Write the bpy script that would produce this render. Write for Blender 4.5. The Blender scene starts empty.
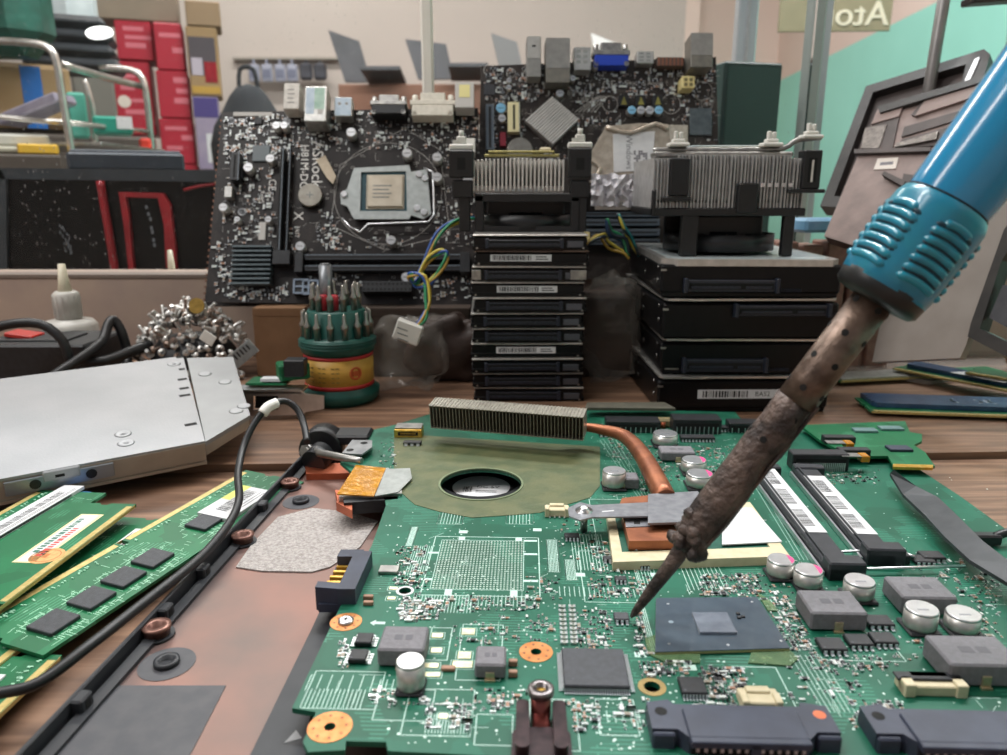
import bpy, math, random
from mathutils import Vector, Matrix
from mathutils.geometry import tessellate_polygon
R = random.Random(7)
S = 0.01                                   # everything below is written in centimetres
COL = bpy.context.scene.collection
rad = math.radians
pi = math.pi

# ---------------------------------------------------------------- camera
CAM_H, PITCH, FPX = 13.0, rad(14.2), 740.0
cd = bpy.data.cameras.new('camera'); cam = bpy.data.objects.new('camera', cd); COL.objects.link(cam)
cam.location = (0, 0, CAM_H * S); cam.rotation_euler = (pi/2 - PITCH, 0, 0)
cd.sensor_width = 36; cd.lens = FPX / 1007 * 36; cd.clip_start = 0.01; cd.clip_end = 50
cd.dof.use_dof = True; cd.dof.focus_distance = 0.27; cd.dof.aperture_fstop = 18
bpy.context.scene.camera = cam
C0 = Vector((0, 0, CAM_H))
FWD = Vector((0, math.cos(PITCH), -math.sin(PITCH))); UP = Vector((0, math.sin(PITCH), math.cos(PITCH))); RT = Vector((1, 0, 0))
def ray(px, py): return FWD + RT*((px-503.5)/FPX) + UP*((377.5-py)/FPX)
def K(px, py, d): return C0 + ray(px, py)*d          # at optical depth d
def P(px, py, z=0.0):
    r = ray(px, py); return C0 + r*((z-CAM_H)/r.z)
def Q(px, py, y):
    r = ray(px, py); return C0 + r*(y/r.y)
def ppc(w): return FPX/max(1e-6, (Vector(w)-C0).dot(FWD))   # pixels per cm there

# ---------------------------------------------------------------- materials
def lin(h):
    h = h.lstrip('#'); c = [int(h[i:i+2], 16)/255 for i in (0, 2, 4)]
    return tuple(x/12.92 if x <= .04045 else ((x+.055)/1.055)**2.4 for x in c) + (1,)
MATS = {}
def M(name, col=None, col2=None, sc=1.0, rough=.5, metal=0, bump=0, bsc=None, det=4, alpha=1, trans=0, coat=0, lo=.35, hi=.65, emit=0, stretch=None, spec=.5, sss=0):
    """principled material; col2 mixed in by object-space noise, scale in 1/cm"""
    if name in MATS: return MATS[name]
    m = bpy.data.materials.new(name); m.use_nodes = True; nt = m.node_tree; n = nt.nodes; l = nt.links
    b = n['Principled BSDF']
    b.inputs['Base Color'].default_value = lin(col); b.inputs['Roughness'].default_value = rough
    b.inputs['Metallic'].default_value = metal; b.inputs['Alpha'].default_value = alpha
    b.inputs['Transmission Weight'].default_value = trans; b.inputs['Coat Weight'].default_value = coat
    b.inputs['Specular IOR Level'].default_value = spec
    if emit: b.inputs['Emission Color'].default_value = lin(col); b.inputs['Emission Strength'].default_value = emit
    if col2 or bump:
        tc = n.new('ShaderNodeTexCoord'); mp = n.new('ShaderNodeMapping'); l.new(tc.outputs['Object'], mp.inputs[0])
        if stretch: mp.inputs['Scale'].default_value = stretch
    if col2:
        no = n.new('ShaderNodeTexNoise'); no.inputs['Scale'].default_value = sc*100; no.inputs['Detail'].default_value = det
        l.new(mp.outputs[0], no.inputs[0])
        cr = n.new('ShaderNodeValToRGB'); cr.color_ramp.elements[0].position = lo; cr.color_ramp.elements[1].position = hi
        cr.color_ramp.elements[0].color = lin(col); cr.color_ramp.elements[1].color = lin(col2)
        l.new(no.outputs[0], cr.inputs[0]); l.new(cr.outputs[0], b.inputs['Base Color'])
    if bump:
        nb = n.new('ShaderNodeTexNoise'); nb.inputs['Scale'].default_value = (bsc or sc)*100; nb.inputs['Detail'].default_value = 6
        l.new(mp.outputs[0], nb.inputs[0])
        bu = n.new('ShaderNodeBump'); bu.inputs['Strength'].default_value = min(1, bump); bu.inputs['Distance'].default_value = 0.001*max(1, bump)
        l.new(nb.outputs[0], bu.inputs['Height']); l.new(bu.outputs[0], b.inputs['Normal'])
    MATS[name] = m; return m

def pcb_mat(name, base, trace, dark):
    """solder mask with copper traces showing through as fine lighter and darker bands"""
    m = bpy.data.materials.new(name); m.use_nodes = True; nt = m.node_tree; n = nt.nodes; l = nt.links
    b = n['Principled BSDF']; b.inputs['Roughness'].default_value = .42; b.inputs['Specular IOR Level'].default_value = .35
    tc = n.new('ShaderNodeTexCoord')
    vo = n.new('ShaderNodeTexVoronoi'); vo.distance = 'CHEBYCHEV'; vo.inputs['Scale'].default_value = 90
    l.new(tc.outputs['Object'], vo.inputs[0])
    r1 = n.new('ShaderNodeValToRGB'); e = r1.color_ramp.elements; e[0].position = 0; e[0].color = lin(dark); e[1].position = .8; e[1].color = lin(base)
    l.new(vo.outputs['Color'], r1.inputs[0])
    wv = n.new('ShaderNodeTexBrick'); wv.inputs['Scale'].default_value = 100
    wv.inputs['Brick Width'].default_value = 2.3; wv.inputs['Row Height'].default_value = .13; wv.inputs['Mortar Size'].default_value = .02
    wv.inputs['Color1'].default_value = (0,0,0,1); wv.inputs['Color2'].default_value = (0,0,0,1); wv.inputs['Mortar'].default_value = (1,1,1,1)
    mp = n.new('ShaderNodeMapping'); l.new(tc.outputs['Object'], mp.inputs[0]); l.new(mp.outputs[0], wv.inputs[0])
    no = n.new('ShaderNodeTexNoise'); no.inputs['Scale'].default_value = 45; l.new(tc.outputs['Object'], no.inputs[0])
    gt = n.new('ShaderNodeMath'); gt.operation = 'GREATER_THAN'; gt.inputs[1].default_value = .55; l.new(no.outputs[0], gt.inputs[0])
    mu = n.new('ShaderNodeMath'); mu.operation = 'MULTIPLY'; l.new(wv.outputs['Color'], mu.inputs[0]); l.new(gt.outputs[0], mu.inputs[1])
    m2 = n.new('ShaderNodeMath'); m2.operation = 'MULTIPLY'; m2.inputs[1].default_value = .55; l.new(mu.outputs[0], m2.inputs[0])
    mx = n.new('ShaderNodeMixRGB'); mx.inputs[2].default_value = lin(trace); l.new(m2.outputs[0], mx.inputs[0]); l.new(r1.outputs[0], mx.inputs[1])
    l.new(mx.outputs[0], b.inputs['Base Color'])
    bu = n.new('ShaderNodeBump'); bu.inputs['Strength'].default_value = .2; bu.inputs['Distance'].default_value = .0002
    l.new(vo.outputs['Distance'], bu.inputs['Height']); l.new(bu.outputs[0], b.inputs['Normal'])
    MATS[name] = m; return m

green = pcb_mat('green_pcb', '#17604a', '#48947a', '#0f4c38')
brown = pcb_mat('brown_pcb', '#1c1514', '#4a423e', '#120d0c')
ramgreen = pcb_mat('ram_green', '#176a42', '#559f7a', '#105634')
black = M('black_plastic', '#17181b', '#222428', 3, .42)
blackg = M('black_gloss', '#0c0d10', rough=.22, coat=.4)
chipm = M('chip_epoxy', '#2c2e33', '#383a40', 6, .5, bump=.15, bsc=60)
chipd = M('chip_dark', '#16171a', '#202226', 6, .5)
slate = M('slate_plastic', '#2b3040', '#353b4c', 1.5, .48)
ferr = M('grey_ferrite', '#6b6b6e', '#77777a', 12, .6, bump=.3, bsc=50)
alu = M('aluminium', '#c9cacc', '#dcdde0', 1.5, .32, 1)
alud = M('worn_steel', '#8f8e8c', '#b3b1ad', 2, .38, 1)
solder = M('solder', '#d9dcdf', rough=.28, metal=.9)
silk = M('white_print', '#b9d6cb', rough=.6)
white = M('white_plastic', '#e6e4dd', rough=.45)
paper = M('white_paper', '#d3d3d4', '#c9cacc', 2, .6)
ink = M('black_ink', '#1d1d20', rough=.6)
cream = M('cream_plastic', '#c4b896', '#d0c4a5', 3, .5)
gold = M('gold_contacts', '#c99b3e', '#dcb760', 4, .35, .8)
copper = M('copper', '#b5643e', '#8c4a30', 1.2, .38, .85, bump=.1, bsc=4)
ringcop = M('ring_copper', '#c98a55', '#b8743f', 4, .4, .55)
brass = M('dark_brass', '#6e4a3c', '#8f6a58', 4, .35, .9)
red = M('red_plastic', '#b3202c', rough=.4)
blue = M('blue_plastic', '#1d3fae', rough=.4)
holem = M('hole_black', '#050505', rough=.8)
tanm = M('ceramic_tan', '#9a7660', rough=.5)

# ---------------------------------------------------------------- mesh builder
class MB:
    def __init__(s, m=None): s.v, s.f, s.mi, s.sm, s.mats, s.cur, s.T = [], [], [], [], [m or black], 0, Matrix()
    def mat(s, m):
        if m not in s.mats: s.mats.append(m)
        s.cur = s.mats.index(m); return s
    def add(s, vs, fs, smooth=False):
        b = len(s.v); T = s.T
        s.v += [T @ Vector(p) for p in vs]; s.f += [tuple(b+i for i in f) for f in fs]
        s.mi += [s.cur]*len(fs); s.sm += [smooth]*len(fs) if isinstance(smooth, bool) else smooth
        return s
    def box(s, c, z, b=0, R_=None):
        hx, hy, hz = z[0]/2, z[1]/2, z[2]/2; b = min(b, hx*.9, hy*.9, hz*.9)
        if b <= 0:
            vs = [(x*hx, y*hy, w*hz) for x in (-1, 1) for y in (-1, 1) for w in (-1, 1)]
            fs = [(0,1,3,2),(4,6,7,5),(0,4,5,1),(2,3,7,6),(0,2,6,4),(1,5,7,3)]
        else:
            vs, ix = [], {}
            for x in (-1, 1):
                for y in (-1, 1):
                    for w in (-1, 1):
                        for a in range(3):
                            p = [x*(hx-b), y*(hy-b), w*(hz-b)]; p[a] += (x, y, w)[a]*b
                            ix[(x, y, w, a)] = len(vs); vs.append(tuple(p))
            fs = []
            for sg in (-1, 1):
                q = [(-1,-1),(1,-1),(1,1),(-1,1)]
                q2 = q if sg > 0 else q[::-1]
                fs.append(tuple(ix[(sg, u, v, 0)] for u, v in q2)); fs.append(tuple(ix[(v, sg, u, 1)] for u, v in q2)); fs.append(tuple(ix[(u, v, sg, 2)] for u, v in q2))
            for i in (-1, 1):
                for j in (-1, 1):
                    e = [ix[(-1,i,j,1)], ix[(1,i,j,1)], ix[(1,i,j,2)], ix[(-1,i,j,2)]]; fs.append(tuple(e if i*j < 0 else e[::-1]))
                    e = [ix[(i,-1,j,2)], ix[(i,1,j,2)], ix[(i,1,j,0)], ix[(i,-1,j,0)]]; fs.append(tuple(e if i*j > 0 else e[::-1]))
                    e = [ix[(i,j,-1,0)], ix[(i,j,1,0)], ix[(i,j,1,1)], ix[(i,j,-1,1)]]; fs.append(tuple(e if i*j > 0 else e[::-1]))
                    for w in (-1, 1):
                        e = [ix[(i,j,w,0)], ix[(i,j,w,1)], ix[(i,j,w,2)]]; fs.append(tuple(e if i*j*w > 0 else e[::-1]))
        c = Vector(c)
        if R_ is not None: vs = [R_ @ Vector(p) + c for p in vs]
        else: vs = [Vector(p) + c for p in vs]
        return s.add(vs, fs)
    def bb(s, x0, x1, y0, y1, z0, z1, b=0): return s.box(((x0+x1)/2, (y0+y1)/2, (z0+z1)/2), (abs(x1-x0), abs(y1-y0), abs(z1-z0)), b)
    def lathe(s, pr, c=(0,0,0), n=20, axis=None, smooth=True):
        """profile [(r, z)...] from bottom to top round z (or round axis)"""
        Rm = Vector((0,0,1)).rotation_difference(Vector(axis)).to_matrix() if axis is not None else Matrix.Identity(3)
        c = Vector(c); vs = []; fs = []
        for r, z in pr:
            for k in range(n):
                a = 2*pi*k/n; vs.append(Rm @ Vector((r*math.cos(a), r*math.sin(a), z)) + c)
        for i in range(len(pr)-1):
            for k in range(n):
                k2 = (k+1) % n; fs.append((i*n+k, i*n+k2, (i+1)*n+k2, (i+1)*n+k))
        sm = [smooth]*len(fs)
        if pr[0][0] > 1e-6: fs.append(tuple(range(n))[::-1]); sm.append(False)
        if pr[-1][0] > 1e-6: fs.append(tuple((len(pr)-1)*n+k for k in range(n))); sm.append(False)
        return s.add(vs, fs, sm)
    def cyl(s, c, r, h, n=18, axis=None, r2=None, b=0):
        r2 = r if r2 is None else r2
        pr = [(r, 0), (r2, h)] if b <= 0 else [(r-b, 0), (r, b), (r2, h-b), (r2-b, h)]
        return s.lathe(pr, c, n, axis)
    def tube(s, pts, r, n=8, cap=True, smooth=3):
        pts = [Vector(p) for p in pts]
        rs = r if isinstance(r, (list, tuple)) else [r]*len(pts)
        if smooth and len(pts) > 2:
            o, ro = [], []
            for i in range(len(pts)-1):
                p0, p1, p2, p3 = pts[max(i-1, 0)], pts[i], pts[i+1], pts[min(i+2, len(pts)-1)]
                for j in range(smooth):
                    t = j/smooth; o.append(.5*((2*p1)+(p2-p0)*t+(2*p0-5*p1+4*p2-p3)*t*t+(3*p1-p0-3*p2+p3)*t**3)); ro.append(rs[i]*(1-t)+rs[i+1]*t)
            o.append(pts[-1]); ro.append(rs[-1]); pts, rs = o, ro
        d = (pts[1]-pts[0]).normalized(); u = d.orthogonal().normalized(); vs = []; fs = []
        for i, p in enumerate(pts):
            t = (pts[min(i+1, len(pts)-1)]-pts[max(i-1, 0)]).normalized()
            u = (u - t*u.dot(t)).normalized(); w = t.cross(u)
            for k in range(n):
                a = 2*pi*k/n; vs.append(p + (u*math.cos(a)+w*math.sin(a))*rs[i])
        for i in range(len(pts)-1):
            for k in range(n): k2 = (k+1) % n; fs.append((i*n+k, i*n+k2, (i+1)*n+k2, (i+1)*n+k))
        sm = [True]*len(fs)
        if cap: fs += [tuple(range(n))[::-1], tuple((len(pts)-1)*n+k for k in range(n))]; sm += [False, False]
        return s.add(vs, fs, sm)
    def prism(s, poly, z0, z1, holes=()):
        """2-D outline (with holes) extruded from z0 to z1"""
        loops = [list(poly)] + [list(h) for h in holes]
        def area(q): return sum(q[i][0]*q[(i+1) % len(q)][1]-q[(i+1) % len(q)][0]*q[i][1] for i in range(len(q)))
        if area(loops[0]) < 0: loops[0].reverse()
        for h in loops[1:]:
            if area(h) > 0: h.reverse()
        tris = tessellate_polygon([[Vector((p[0], p[1], 0)) for p in q] for q in loops])
        flat = [p for q in loops for p in q]; n = len(flat)
        vs = [(p[0], p[1], z1) for p in flat]+[(p[0], p[1], z0) for p in flat]; fs = []
        for t in tris:
            a = Vector((flat[t[1]][0]-flat[t[0]][0], flat[t[1]][1]-flat[t[0]][1])); c = Vector((flat[t[2]][0]-flat[t[0]][0], flat[t[2]][1]-flat[t[0]][1]))
            t = t if a.x*c.y-a.y*c.x > 0 else t[::-1]
            fs.append(tuple(t)); fs.append(tuple(n+i for i in t[::-1]))
        b = 0
        for q in loops:
            for i in range(len(q)): j = (i+1) % len(q); fs.append((b+j, b+i, n+b+i, n+b+j))
            b += len(q)
        return s.add(vs, fs)
    def quad(s, a, b, c, d): return s.add([a, b, c, d], [(0, 1, 2, 3)])
    def line(s, x0, y0, x1, y1, w, z, t=.004):
        d = Vector((x1-x0, y1-y0)); L = d.length
        if L < 1e-6: return s
        a = math.atan2(d.y, d.x)
        return s.box(((x0+x1)/2, (y0+y1)/2, z+t/2), (L+w, w, t), 0, Matrix.Rotation(a, 3, 'Z'))
    def rect(s, x0, x1, y0, y1, w, z):
        s.line(x0, y0, x1, y0, w, z); s.line(x0, y1, x1, y1, w, z); s.line(x0, y0, x0, y1, w, z); s.line(x1, y0, x1, y1, w, z); return s
    def text(s, txt, x, y, z, size, rot=0, flip=False, th=.004, font_scale=(1, 1)):
        cu = bpy.data.curves.new('t', 'FONT'); cu.body = txt; cu.size = size; cu.align_x = 'CENTER'; cu.align_y = 'CENTER'; cu.resolution_u = 3
        ob = bpy.data.objects.new('t', cu); COL.objects.link(ob)
        me = ob.to_mesh(); c, sn = math.cos(rot), math.sin(rot); vs = []
        for p in me.vertices:
            a, b = p.co.x*font_scale[0]*(-1 if flip else 1), p.co.y*font_scale[1]; vs.append((x+a*c-b*sn, y+a*sn+b*c, z+th))
        fs = [tuple(f.vertices)[::-1] if flip else tuple(f.vertices) for f in me.polygons]
        ob.to_mesh_clear(); bpy.data.objects.remove(ob); bpy.data.curves.remove(cu)
        return s.add(vs, fs)
    def barcode(s, x0, x1, y0, y1, z, seed=1):
        r = random.Random(seed); x = x0; s.mat(ink)
        while x < x1:
            w = r.choice((.015, .03, .045))*max(1, (x1-x0)/3); s.bb(x, min(x+w, x1), y0, y1, z, z+.003); x += w+r.choice((.02, .035))*max(1, (x1-x0)/3)
        return s

def circ(cx, cy, r, n=20, ry=None): return [(cx+r*math.cos(2*pi*k/n), cy+(ry or r)*math.sin(2*pi*k/n)) for k in range(n)]
def rrect(x0, x1, y0, y1, r, n=4):
    o = []
    for cx, cy, a0 in ((x1-r, y1-r, 0), (x0+r, y1-r, pi/2), (x0+r, y0+r, pi), (x1-r, y0+r, 3*pi/2)):
        o += [(cx+r*math.cos(a0+pi/2*k/n), cy+r*math.sin(a0+pi/2*k/n)) for k in range(n+1)]
    return o

WM = {}                                    # world matrix (cm) of every empty / part
def tag(o, label=None, cat=None, group=None, kind=None):
    if label: o['label'] = label
    if cat: o['category'] = cat
    if group: o['group'] = group
    if kind: o['kind'] = kind
    return o
def m4(loc=(0, 0, 0), r3=None):
    m = r3.to_4x4() if r3 is not None else Matrix.Identity(4); m.translation = Vector(loc); return m
def setm(o, m):
    q = m.copy(); q.translation = m.translation*S; o.matrix_world = q
def thing(name, label, cat, loc=(0, 0, 0), rz=0, group=None, frame=None, kind=None):
    o = bpy.data.objects.new(name, None); COL.objects.link(o); o.empty_display_size = .01
    m = frame if frame is not None else m4(loc, Matrix.Rotation(rz, 3, 'Z'))
    setm(o, m); WM[o] = m; return tag(o, label, cat, group, kind)
def build(mb, name, parent=None, frame=None, label=None, kind=None):
    """parent given: vertices are in the parent's space. No parent: vertices are in `frame` space, the object sits at frame"""
    me = bpy.data.meshes.new(name); me.from_pydata([p*S for p in mb.v], [], mb.f)
    for m in mb.mats: me.materials.append(m)
    me.polygons.foreach_set('material_index', mb.mi); me.polygons.foreach_set('use_smooth', mb.sm); me.update()
    o = bpy.data.objects.new(name, me); COL.objects.link(o)
    if parent is not None: o.parent = parent; WM[o] = WM[parent]
    else:
        m = frame if frame is not None else Matrix.Identity(4); setm(o, m); WM[o] = m
    return tag(o, label, None, None, kind)
def struct(mb, name, frame=None, parent=None): return build(mb, name, parent, frame, kind='structure' if parent is None else None)
def kids(o): return [c for c in bpy.data.objects if c.parent == o]
def dup(o, frame, label=None):
    r = o.copy(); COL.objects.link(r); WM[r] = frame
    setm(r, frame)
    if label: r['label'] = label
    for ch in kids(o):
        c = ch.copy(); COL.objects.link(c); c.parent = r; WM[c] = frame
        for g in kids(ch): d = g.copy(); COL.objects.link(d); d.parent = c
    return r

class Pl:
    """a plane in the world: origin, in-plane x and y, normal z. px() takes a picture point to plane coordinates"""
    def __init__(s, O, X, Yh):
        s.O = Vector(O); X = Vector(X).normalized(); Z = X.cross(Vector(Yh)).normalized(); Y = Z.cross(X)
        s.X, s.Y, s.Z = X, Y, Z; s.m = Matrix(((X.x, Y.x, Z.x), (X.y, Y.y, Z.y), (X.z, Y.z, Z.z))).to_4x4(); s.m.translation = s.O; s.inv = s.m.inverted()
    def px(s, u, v, h=0):
        r = ray(u, v); O = s.O + s.Z*h; t = (O-C0).dot(s.Z)/r.dot(s.Z); p = s.inv @ (C0+r*t); return (p.x, p.y)
    def poly(s, pts, h=0): return [s.px(*p, h) for p in pts]
    def sc(s, u, v): x, y = s.px(u, v); return ppc(s.m @ Vector((x, y, 0)))
# ================================================================ the room
wallbeige = M('wall_beige', '#bdb3ac', '#b3a9a2', .01, .85, bump=.2, bsc=.5)
wallpink = M('wall_pink', '#dcc8bd', '#d4bfb3', .01, .85)
wallgreen = M('wall_green', '#9adbcb', '#90d1c0', .02, .7)
floorm = M('floor_tile', '#7d766e', '#6d675f', .02, .5)
ceilm = M('ceiling_white', '#d8d5cf', rough=.9)
FZ = -75
b = MB(floorm); b.bb(-260, 150, -150, 372, FZ-5, FZ); struct(b, 'floor')
b = MB(ceilm); b.bb(-260, 150, -150, 372, 200, 205); struct(b, 'ceiling')
b = MB(wallbeige); b.bb(-260, 78, 345, 352, FZ, 200); struct(b, 'wall_back')
b = MB(wallpink); b.bb(78, 128, 360, 368, FZ, 200); b.bb(78, 84, 345, 360, FZ, 200); struct(b, 'wall_far')
b = MB(wallbeige); b.bb(-266, -260, -150, 352, FZ, 200); struct(b, 'wall_left')
# right wall, a little off square, green paint to shoulder height under pink
A0, A1 = Vector((124, 360, 0)), Vector((92.5, -60, 0)); dW = (A1-A0)
fr = Pl(A0, dW, (0, 0, 1)); L = dW.length; fr_wall = fr
HB = 60.5
b = MB(wallgreen); b.bb(0, L, FZ, HB, -6, 0); struct(b, 'wall_right', fr.m)
b = MB(wallpink); b.bb(0, L, HB, 200, -6, 0.0); struct(b, 'wall_right_upper', fr.m)
pil = M('pilaster_paint', '#8fb3a4', '#7fa394', .03, .8)
b = MB(pil); b.bb(190, 206, FZ, 200, 0, 2.5); struct(b, 'trim_1', fr.m)
b = MB(wallpink); b.bb(-266, 150, -156, -150, FZ, 60); struct(b, 'wall_front')

# ================================================================ workbench
def wood(name, c1, c2, c3):
    m = bpy.data.materials.new(name); m.use_nodes = True; nt = m.node_tree; n = nt.nodes; l = nt.links; bs = n['Principled BSDF']
    tc = n.new('ShaderNodeTexCoord'); mp = n.new('ShaderNodeMapping'); mp.inputs['Scale'].default_value = (5, 60, 60); l.new(tc.outputs['Object'], mp.inputs[0])
    no = n.new('ShaderNodeTexNoise'); no.inputs['Scale'].default_value = 2.2; no.inputs['Detail'].default_value = 9; no.inputs['Distortion'].default_value = .9; l.new(mp.outputs[0], no.inputs[0])
    cr = n.new('ShaderNodeValToRGB'); e = cr.color_ramp.elements; e[0].position = .3; e[0].color = lin(c1); e[1].position = .7; e[1].color = lin(c2)
    e2 = cr.color_ramp.elements.new(.5); e2.color = lin(c3); l.new(no.outputs[0], cr.inputs[0])
    n2 = n.new('ShaderNodeTexNoise'); n2.inputs['Scale'].default_value = 9; n2.inputs['Detail'].default_value = 5; l.new(tc.outputs['Object'], n2.inputs[0])
    mx = n.new('ShaderNodeMixRGB'); mx.blend_type = 'MULTIPLY'; mx.inputs[0].default_value = .55; l.new(cr.outputs[0], mx.inputs[1])
    c4 = n.new('ShaderNodeValToRGB'); c4.color_ramp.elements[0].position = .35; c4.color_ramp.elements[0].color = lin('#8f7a6a'); c4.color_ramp.elements[1].position = .6; l.new(n2.outputs[0], c4.inputs[0]); l.new(c4.outputs[0], mx.inputs[2])
    l.new(mx.outputs[0], bs.inputs['Base Color']); bs.inputs['Roughness'].default_value = .55
    bu = n.new('ShaderNodeBump'); bu.inputs['Strength'].default_value = .5; bu.inputs['Distance'].default_value = .0008; l.new(no.outputs[0], bu.inputs['Height']); l.new(bu.outputs[0], bs.inputs['Normal'])
    return m
woodm = wood('plank_wood', '#584031', '#9e7c63', '#7b5d48')
wb = thing('workbench', 'worn brown wooden workbench of wide planks carrying all the computer parts', 'workbench', (0, 0, FZ))
def plank(y0l, y0r, y1l, y1r, z, seed):
    b = MB(woodm); x0, x1 = -62, 78
    b.prism([(x0, y0l), (x1, y0r), (x1, y1r), (x0, y1l)], z-2.5-FZ, z-FZ)
    return build(b, 'plank', wb)
plank(-8, -8, 31.6, 38.2, -.35, 1); plank(31.75, 38.35, 58.5, 58.5, 0, 2)
for x in (-58, 74):
    for y in (-4, 54): b = MB(woodm); b.bb(x-3, x+3, y-3, y+3, 0, -2.5-FZ); build(b, 'leg', wb)

# cream board along the back edge of the bench, the glass stands on it
creamb = M('cream_board', '#b39f90', '#a8958a', .3, .6, bump=.15, bsc=1)
b = MB(creamb); b.bb(-75, 78, 58.6, 65, -20, 6.3, .1); b.mat(M('board_edge', '#7d7067')).bb(-75, 78, 58.5, 60.6, 6.3, 6.55); struct(b, 'trim_2')
# second counter behind the glass
cm2 = M('counter_grey', '#6e665f', '#5f5851', .1, .6)
ct = thing('display_counter', 'low grey counter just behind the glass partition', 'counter', (0, 90, FZ))
b = MB(cm2); b.bb(-90, 88, -28, 45, 71, 74.6, .3); build(b, 'counter_top', ct)
for x in (-86, 82): b = MB(cm2); b.bb(x-2, x+2, -26, 43, 0, 71); build(b, 'side_panel', ct)

# glass partition: pane with dust specks, aluminium posts
def glassmat():
    m = bpy.data.materials.new('dusty_glass'); m.use_nodes = True; nt = m.node_tree; n = nt.nodes; l = nt.links; n.remove(n['Principled BSDF'])
    out = n['Material Output']; tr = n.new('ShaderNodeBsdfTransparent'); tr.inputs[0].default_value = (.97, .98, .975, 1)
    gl = n.new('ShaderNodeBsdfGlossy'); gl.inputs['Roughness'].default_value = .02
    df = n.new('ShaderNodeBsdfDiffuse'); df.inputs[0].default_value = (.85, .85, .83, 1)
    fz = n.new('ShaderNodeFresnel'); fz.inputs[0].default_value = 1.13
    m1 = n.new('ShaderNodeMixShader'); l.new(fz.outputs[0], m1.inputs[0]); l.new(tr.outputs[0], m1.inputs[1]); l.new(gl.outputs[0], m1.inputs[2])
    tc = n.new('ShaderNodeTexCoord'); mp = n.new('ShaderNodeMapping'); mp.inputs['Rotation'].default_value = (0, rad(40), 0); mp.inputs['Scale'].default_value = (1, 1, .45); l.new(tc.outputs['Object'], mp.inputs[0])
    vo = n.new('ShaderNodeTexVoronoi'); vo.inputs['Scale'].default_value = 260; l.new(mp.outputs[0], vo.inputs[0])
    lt = n.new('ShaderNodeMath'); lt.operation = 'LESS_THAN'; lt.inputs[1].default_value = .13; l.new(vo.outputs['Distance'], lt.inputs[0])
    no = n.new('ShaderNodeTexNoise'); no.inputs['Scale'].default_value = 7; l.new(tc.outputs['Object'], no.inputs[0])
    sp = n.new('ShaderNodeMapRange'); sp.inputs[1].default_value = .42; sp.inputs[2].default_value = .7; sp.inputs[3].default_value = 0; sp.inputs[4].default_value = .3; l.new(no.outputs[0], sp.inputs[0])
    mu = n.new('ShaderNodeMath'); mu.operation = 'MULTIPLY'; l.new(lt.outputs[0], mu.inputs[0]); l.new(sp.outputs[0], mu.inputs[1])
    ad = n.new('ShaderNodeMath'); ad.operation = 'ADD'; ad.inputs[1].default_value = .006; l.new(mu.outputs[0], ad.inputs[0])
    m2 = n.new('ShaderNodeMixShader'); l.new(ad.outputs[0], m2.inputs[0]); l.new(m1.outputs[0], m2.inputs[1]); l.new(df.outputs[0], m2.inputs[2])
    l.new(m2.outputs[0], out.inputs[0]); return m
glassm = glassmat()
w1 = thing('window_1', None, None, (0, 64, 6.5), kind='structure')
b = MB(glassm); b.bb(-75, 24.8, -.2, .2, 0, 55); build(b, 'glass_pane', w1)
postm = M('satin_aluminium', '#cdd4da', '#c0c8cf', .1, .35, .5)
postg = M('grey_post', '#a9b3b0', '#b9c1be', .1, .45, .3)
# the two upright posts on the right and the slim white one
b = MB(postm); q = Q(746, 40, 76); b.bb(q.x-.95, q.x+.95, 11.7, 13.2, -6, 55, .15); b.mat(alu).bb(q.x-.2, q.x+.15, 11.6, 11.75, -6, 55); build(b, 'post', w1)
b = MB(postg); q = Q(818, 100, 68); b.bb(q.x-1.2, q.x-.1, 3.6, 5.5, -6, 55, .15); b.mat(postm).bb(q.x-.1, q.x+.5, 3.9, 5.2, -6, 55); build(b, 'post', w1)

# ================================================================ lights (ceiling tubes + daylight)
def area(name, loc, rot, sx, sy, e, c=(1, 1, 1)):
    ld = bpy.data.lights.new(name, 'AREA'); ld.shape = 'RECTANGLE'; ld.size = sx; ld.size_y = sy; ld.energy = e; ld.color = c
    o = bpy.data.objects.new(name, ld); COL.objects.link(o); o.location = Vector(loc)*S; o.rotation_euler = rot; return o
area('ceiling_tube_light', (-60, 60, 185), (0, 0, 0), 1.3, .12, 26, (1, .98, .96))
area('ceiling_tube_light', (50, 130, 185), (0, 0, 0), 1.3, .12, 60, (.95, .98, 1))
area('ceiling_tube_light', (-90, 250, 185), (0, 0, 0), 1.3, .12, 40, (1, .97, .93))
area('bench_tube_light', (-78, 0, 108), (rad(10), rad(-34), 0), 1.2, .12, 9.5, (1, .98, .96))
w = bpy.data.worlds.new('daylight'); bpy.context.scene.world = w; w.use_nodes = True
w.node_tree.nodes['Background'].inputs[0].default_value = (.86, .92, 1, 1); w.node_tree.nodes['Background'].inputs[1].default_value = .4
vs = bpy.context.scene.view_settings; vs.view_transform = 'Standard'; vs.look = 'None'; vs.exposure = -.2; vs.gamma = 1; vs.use_curve_mapping = False
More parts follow.
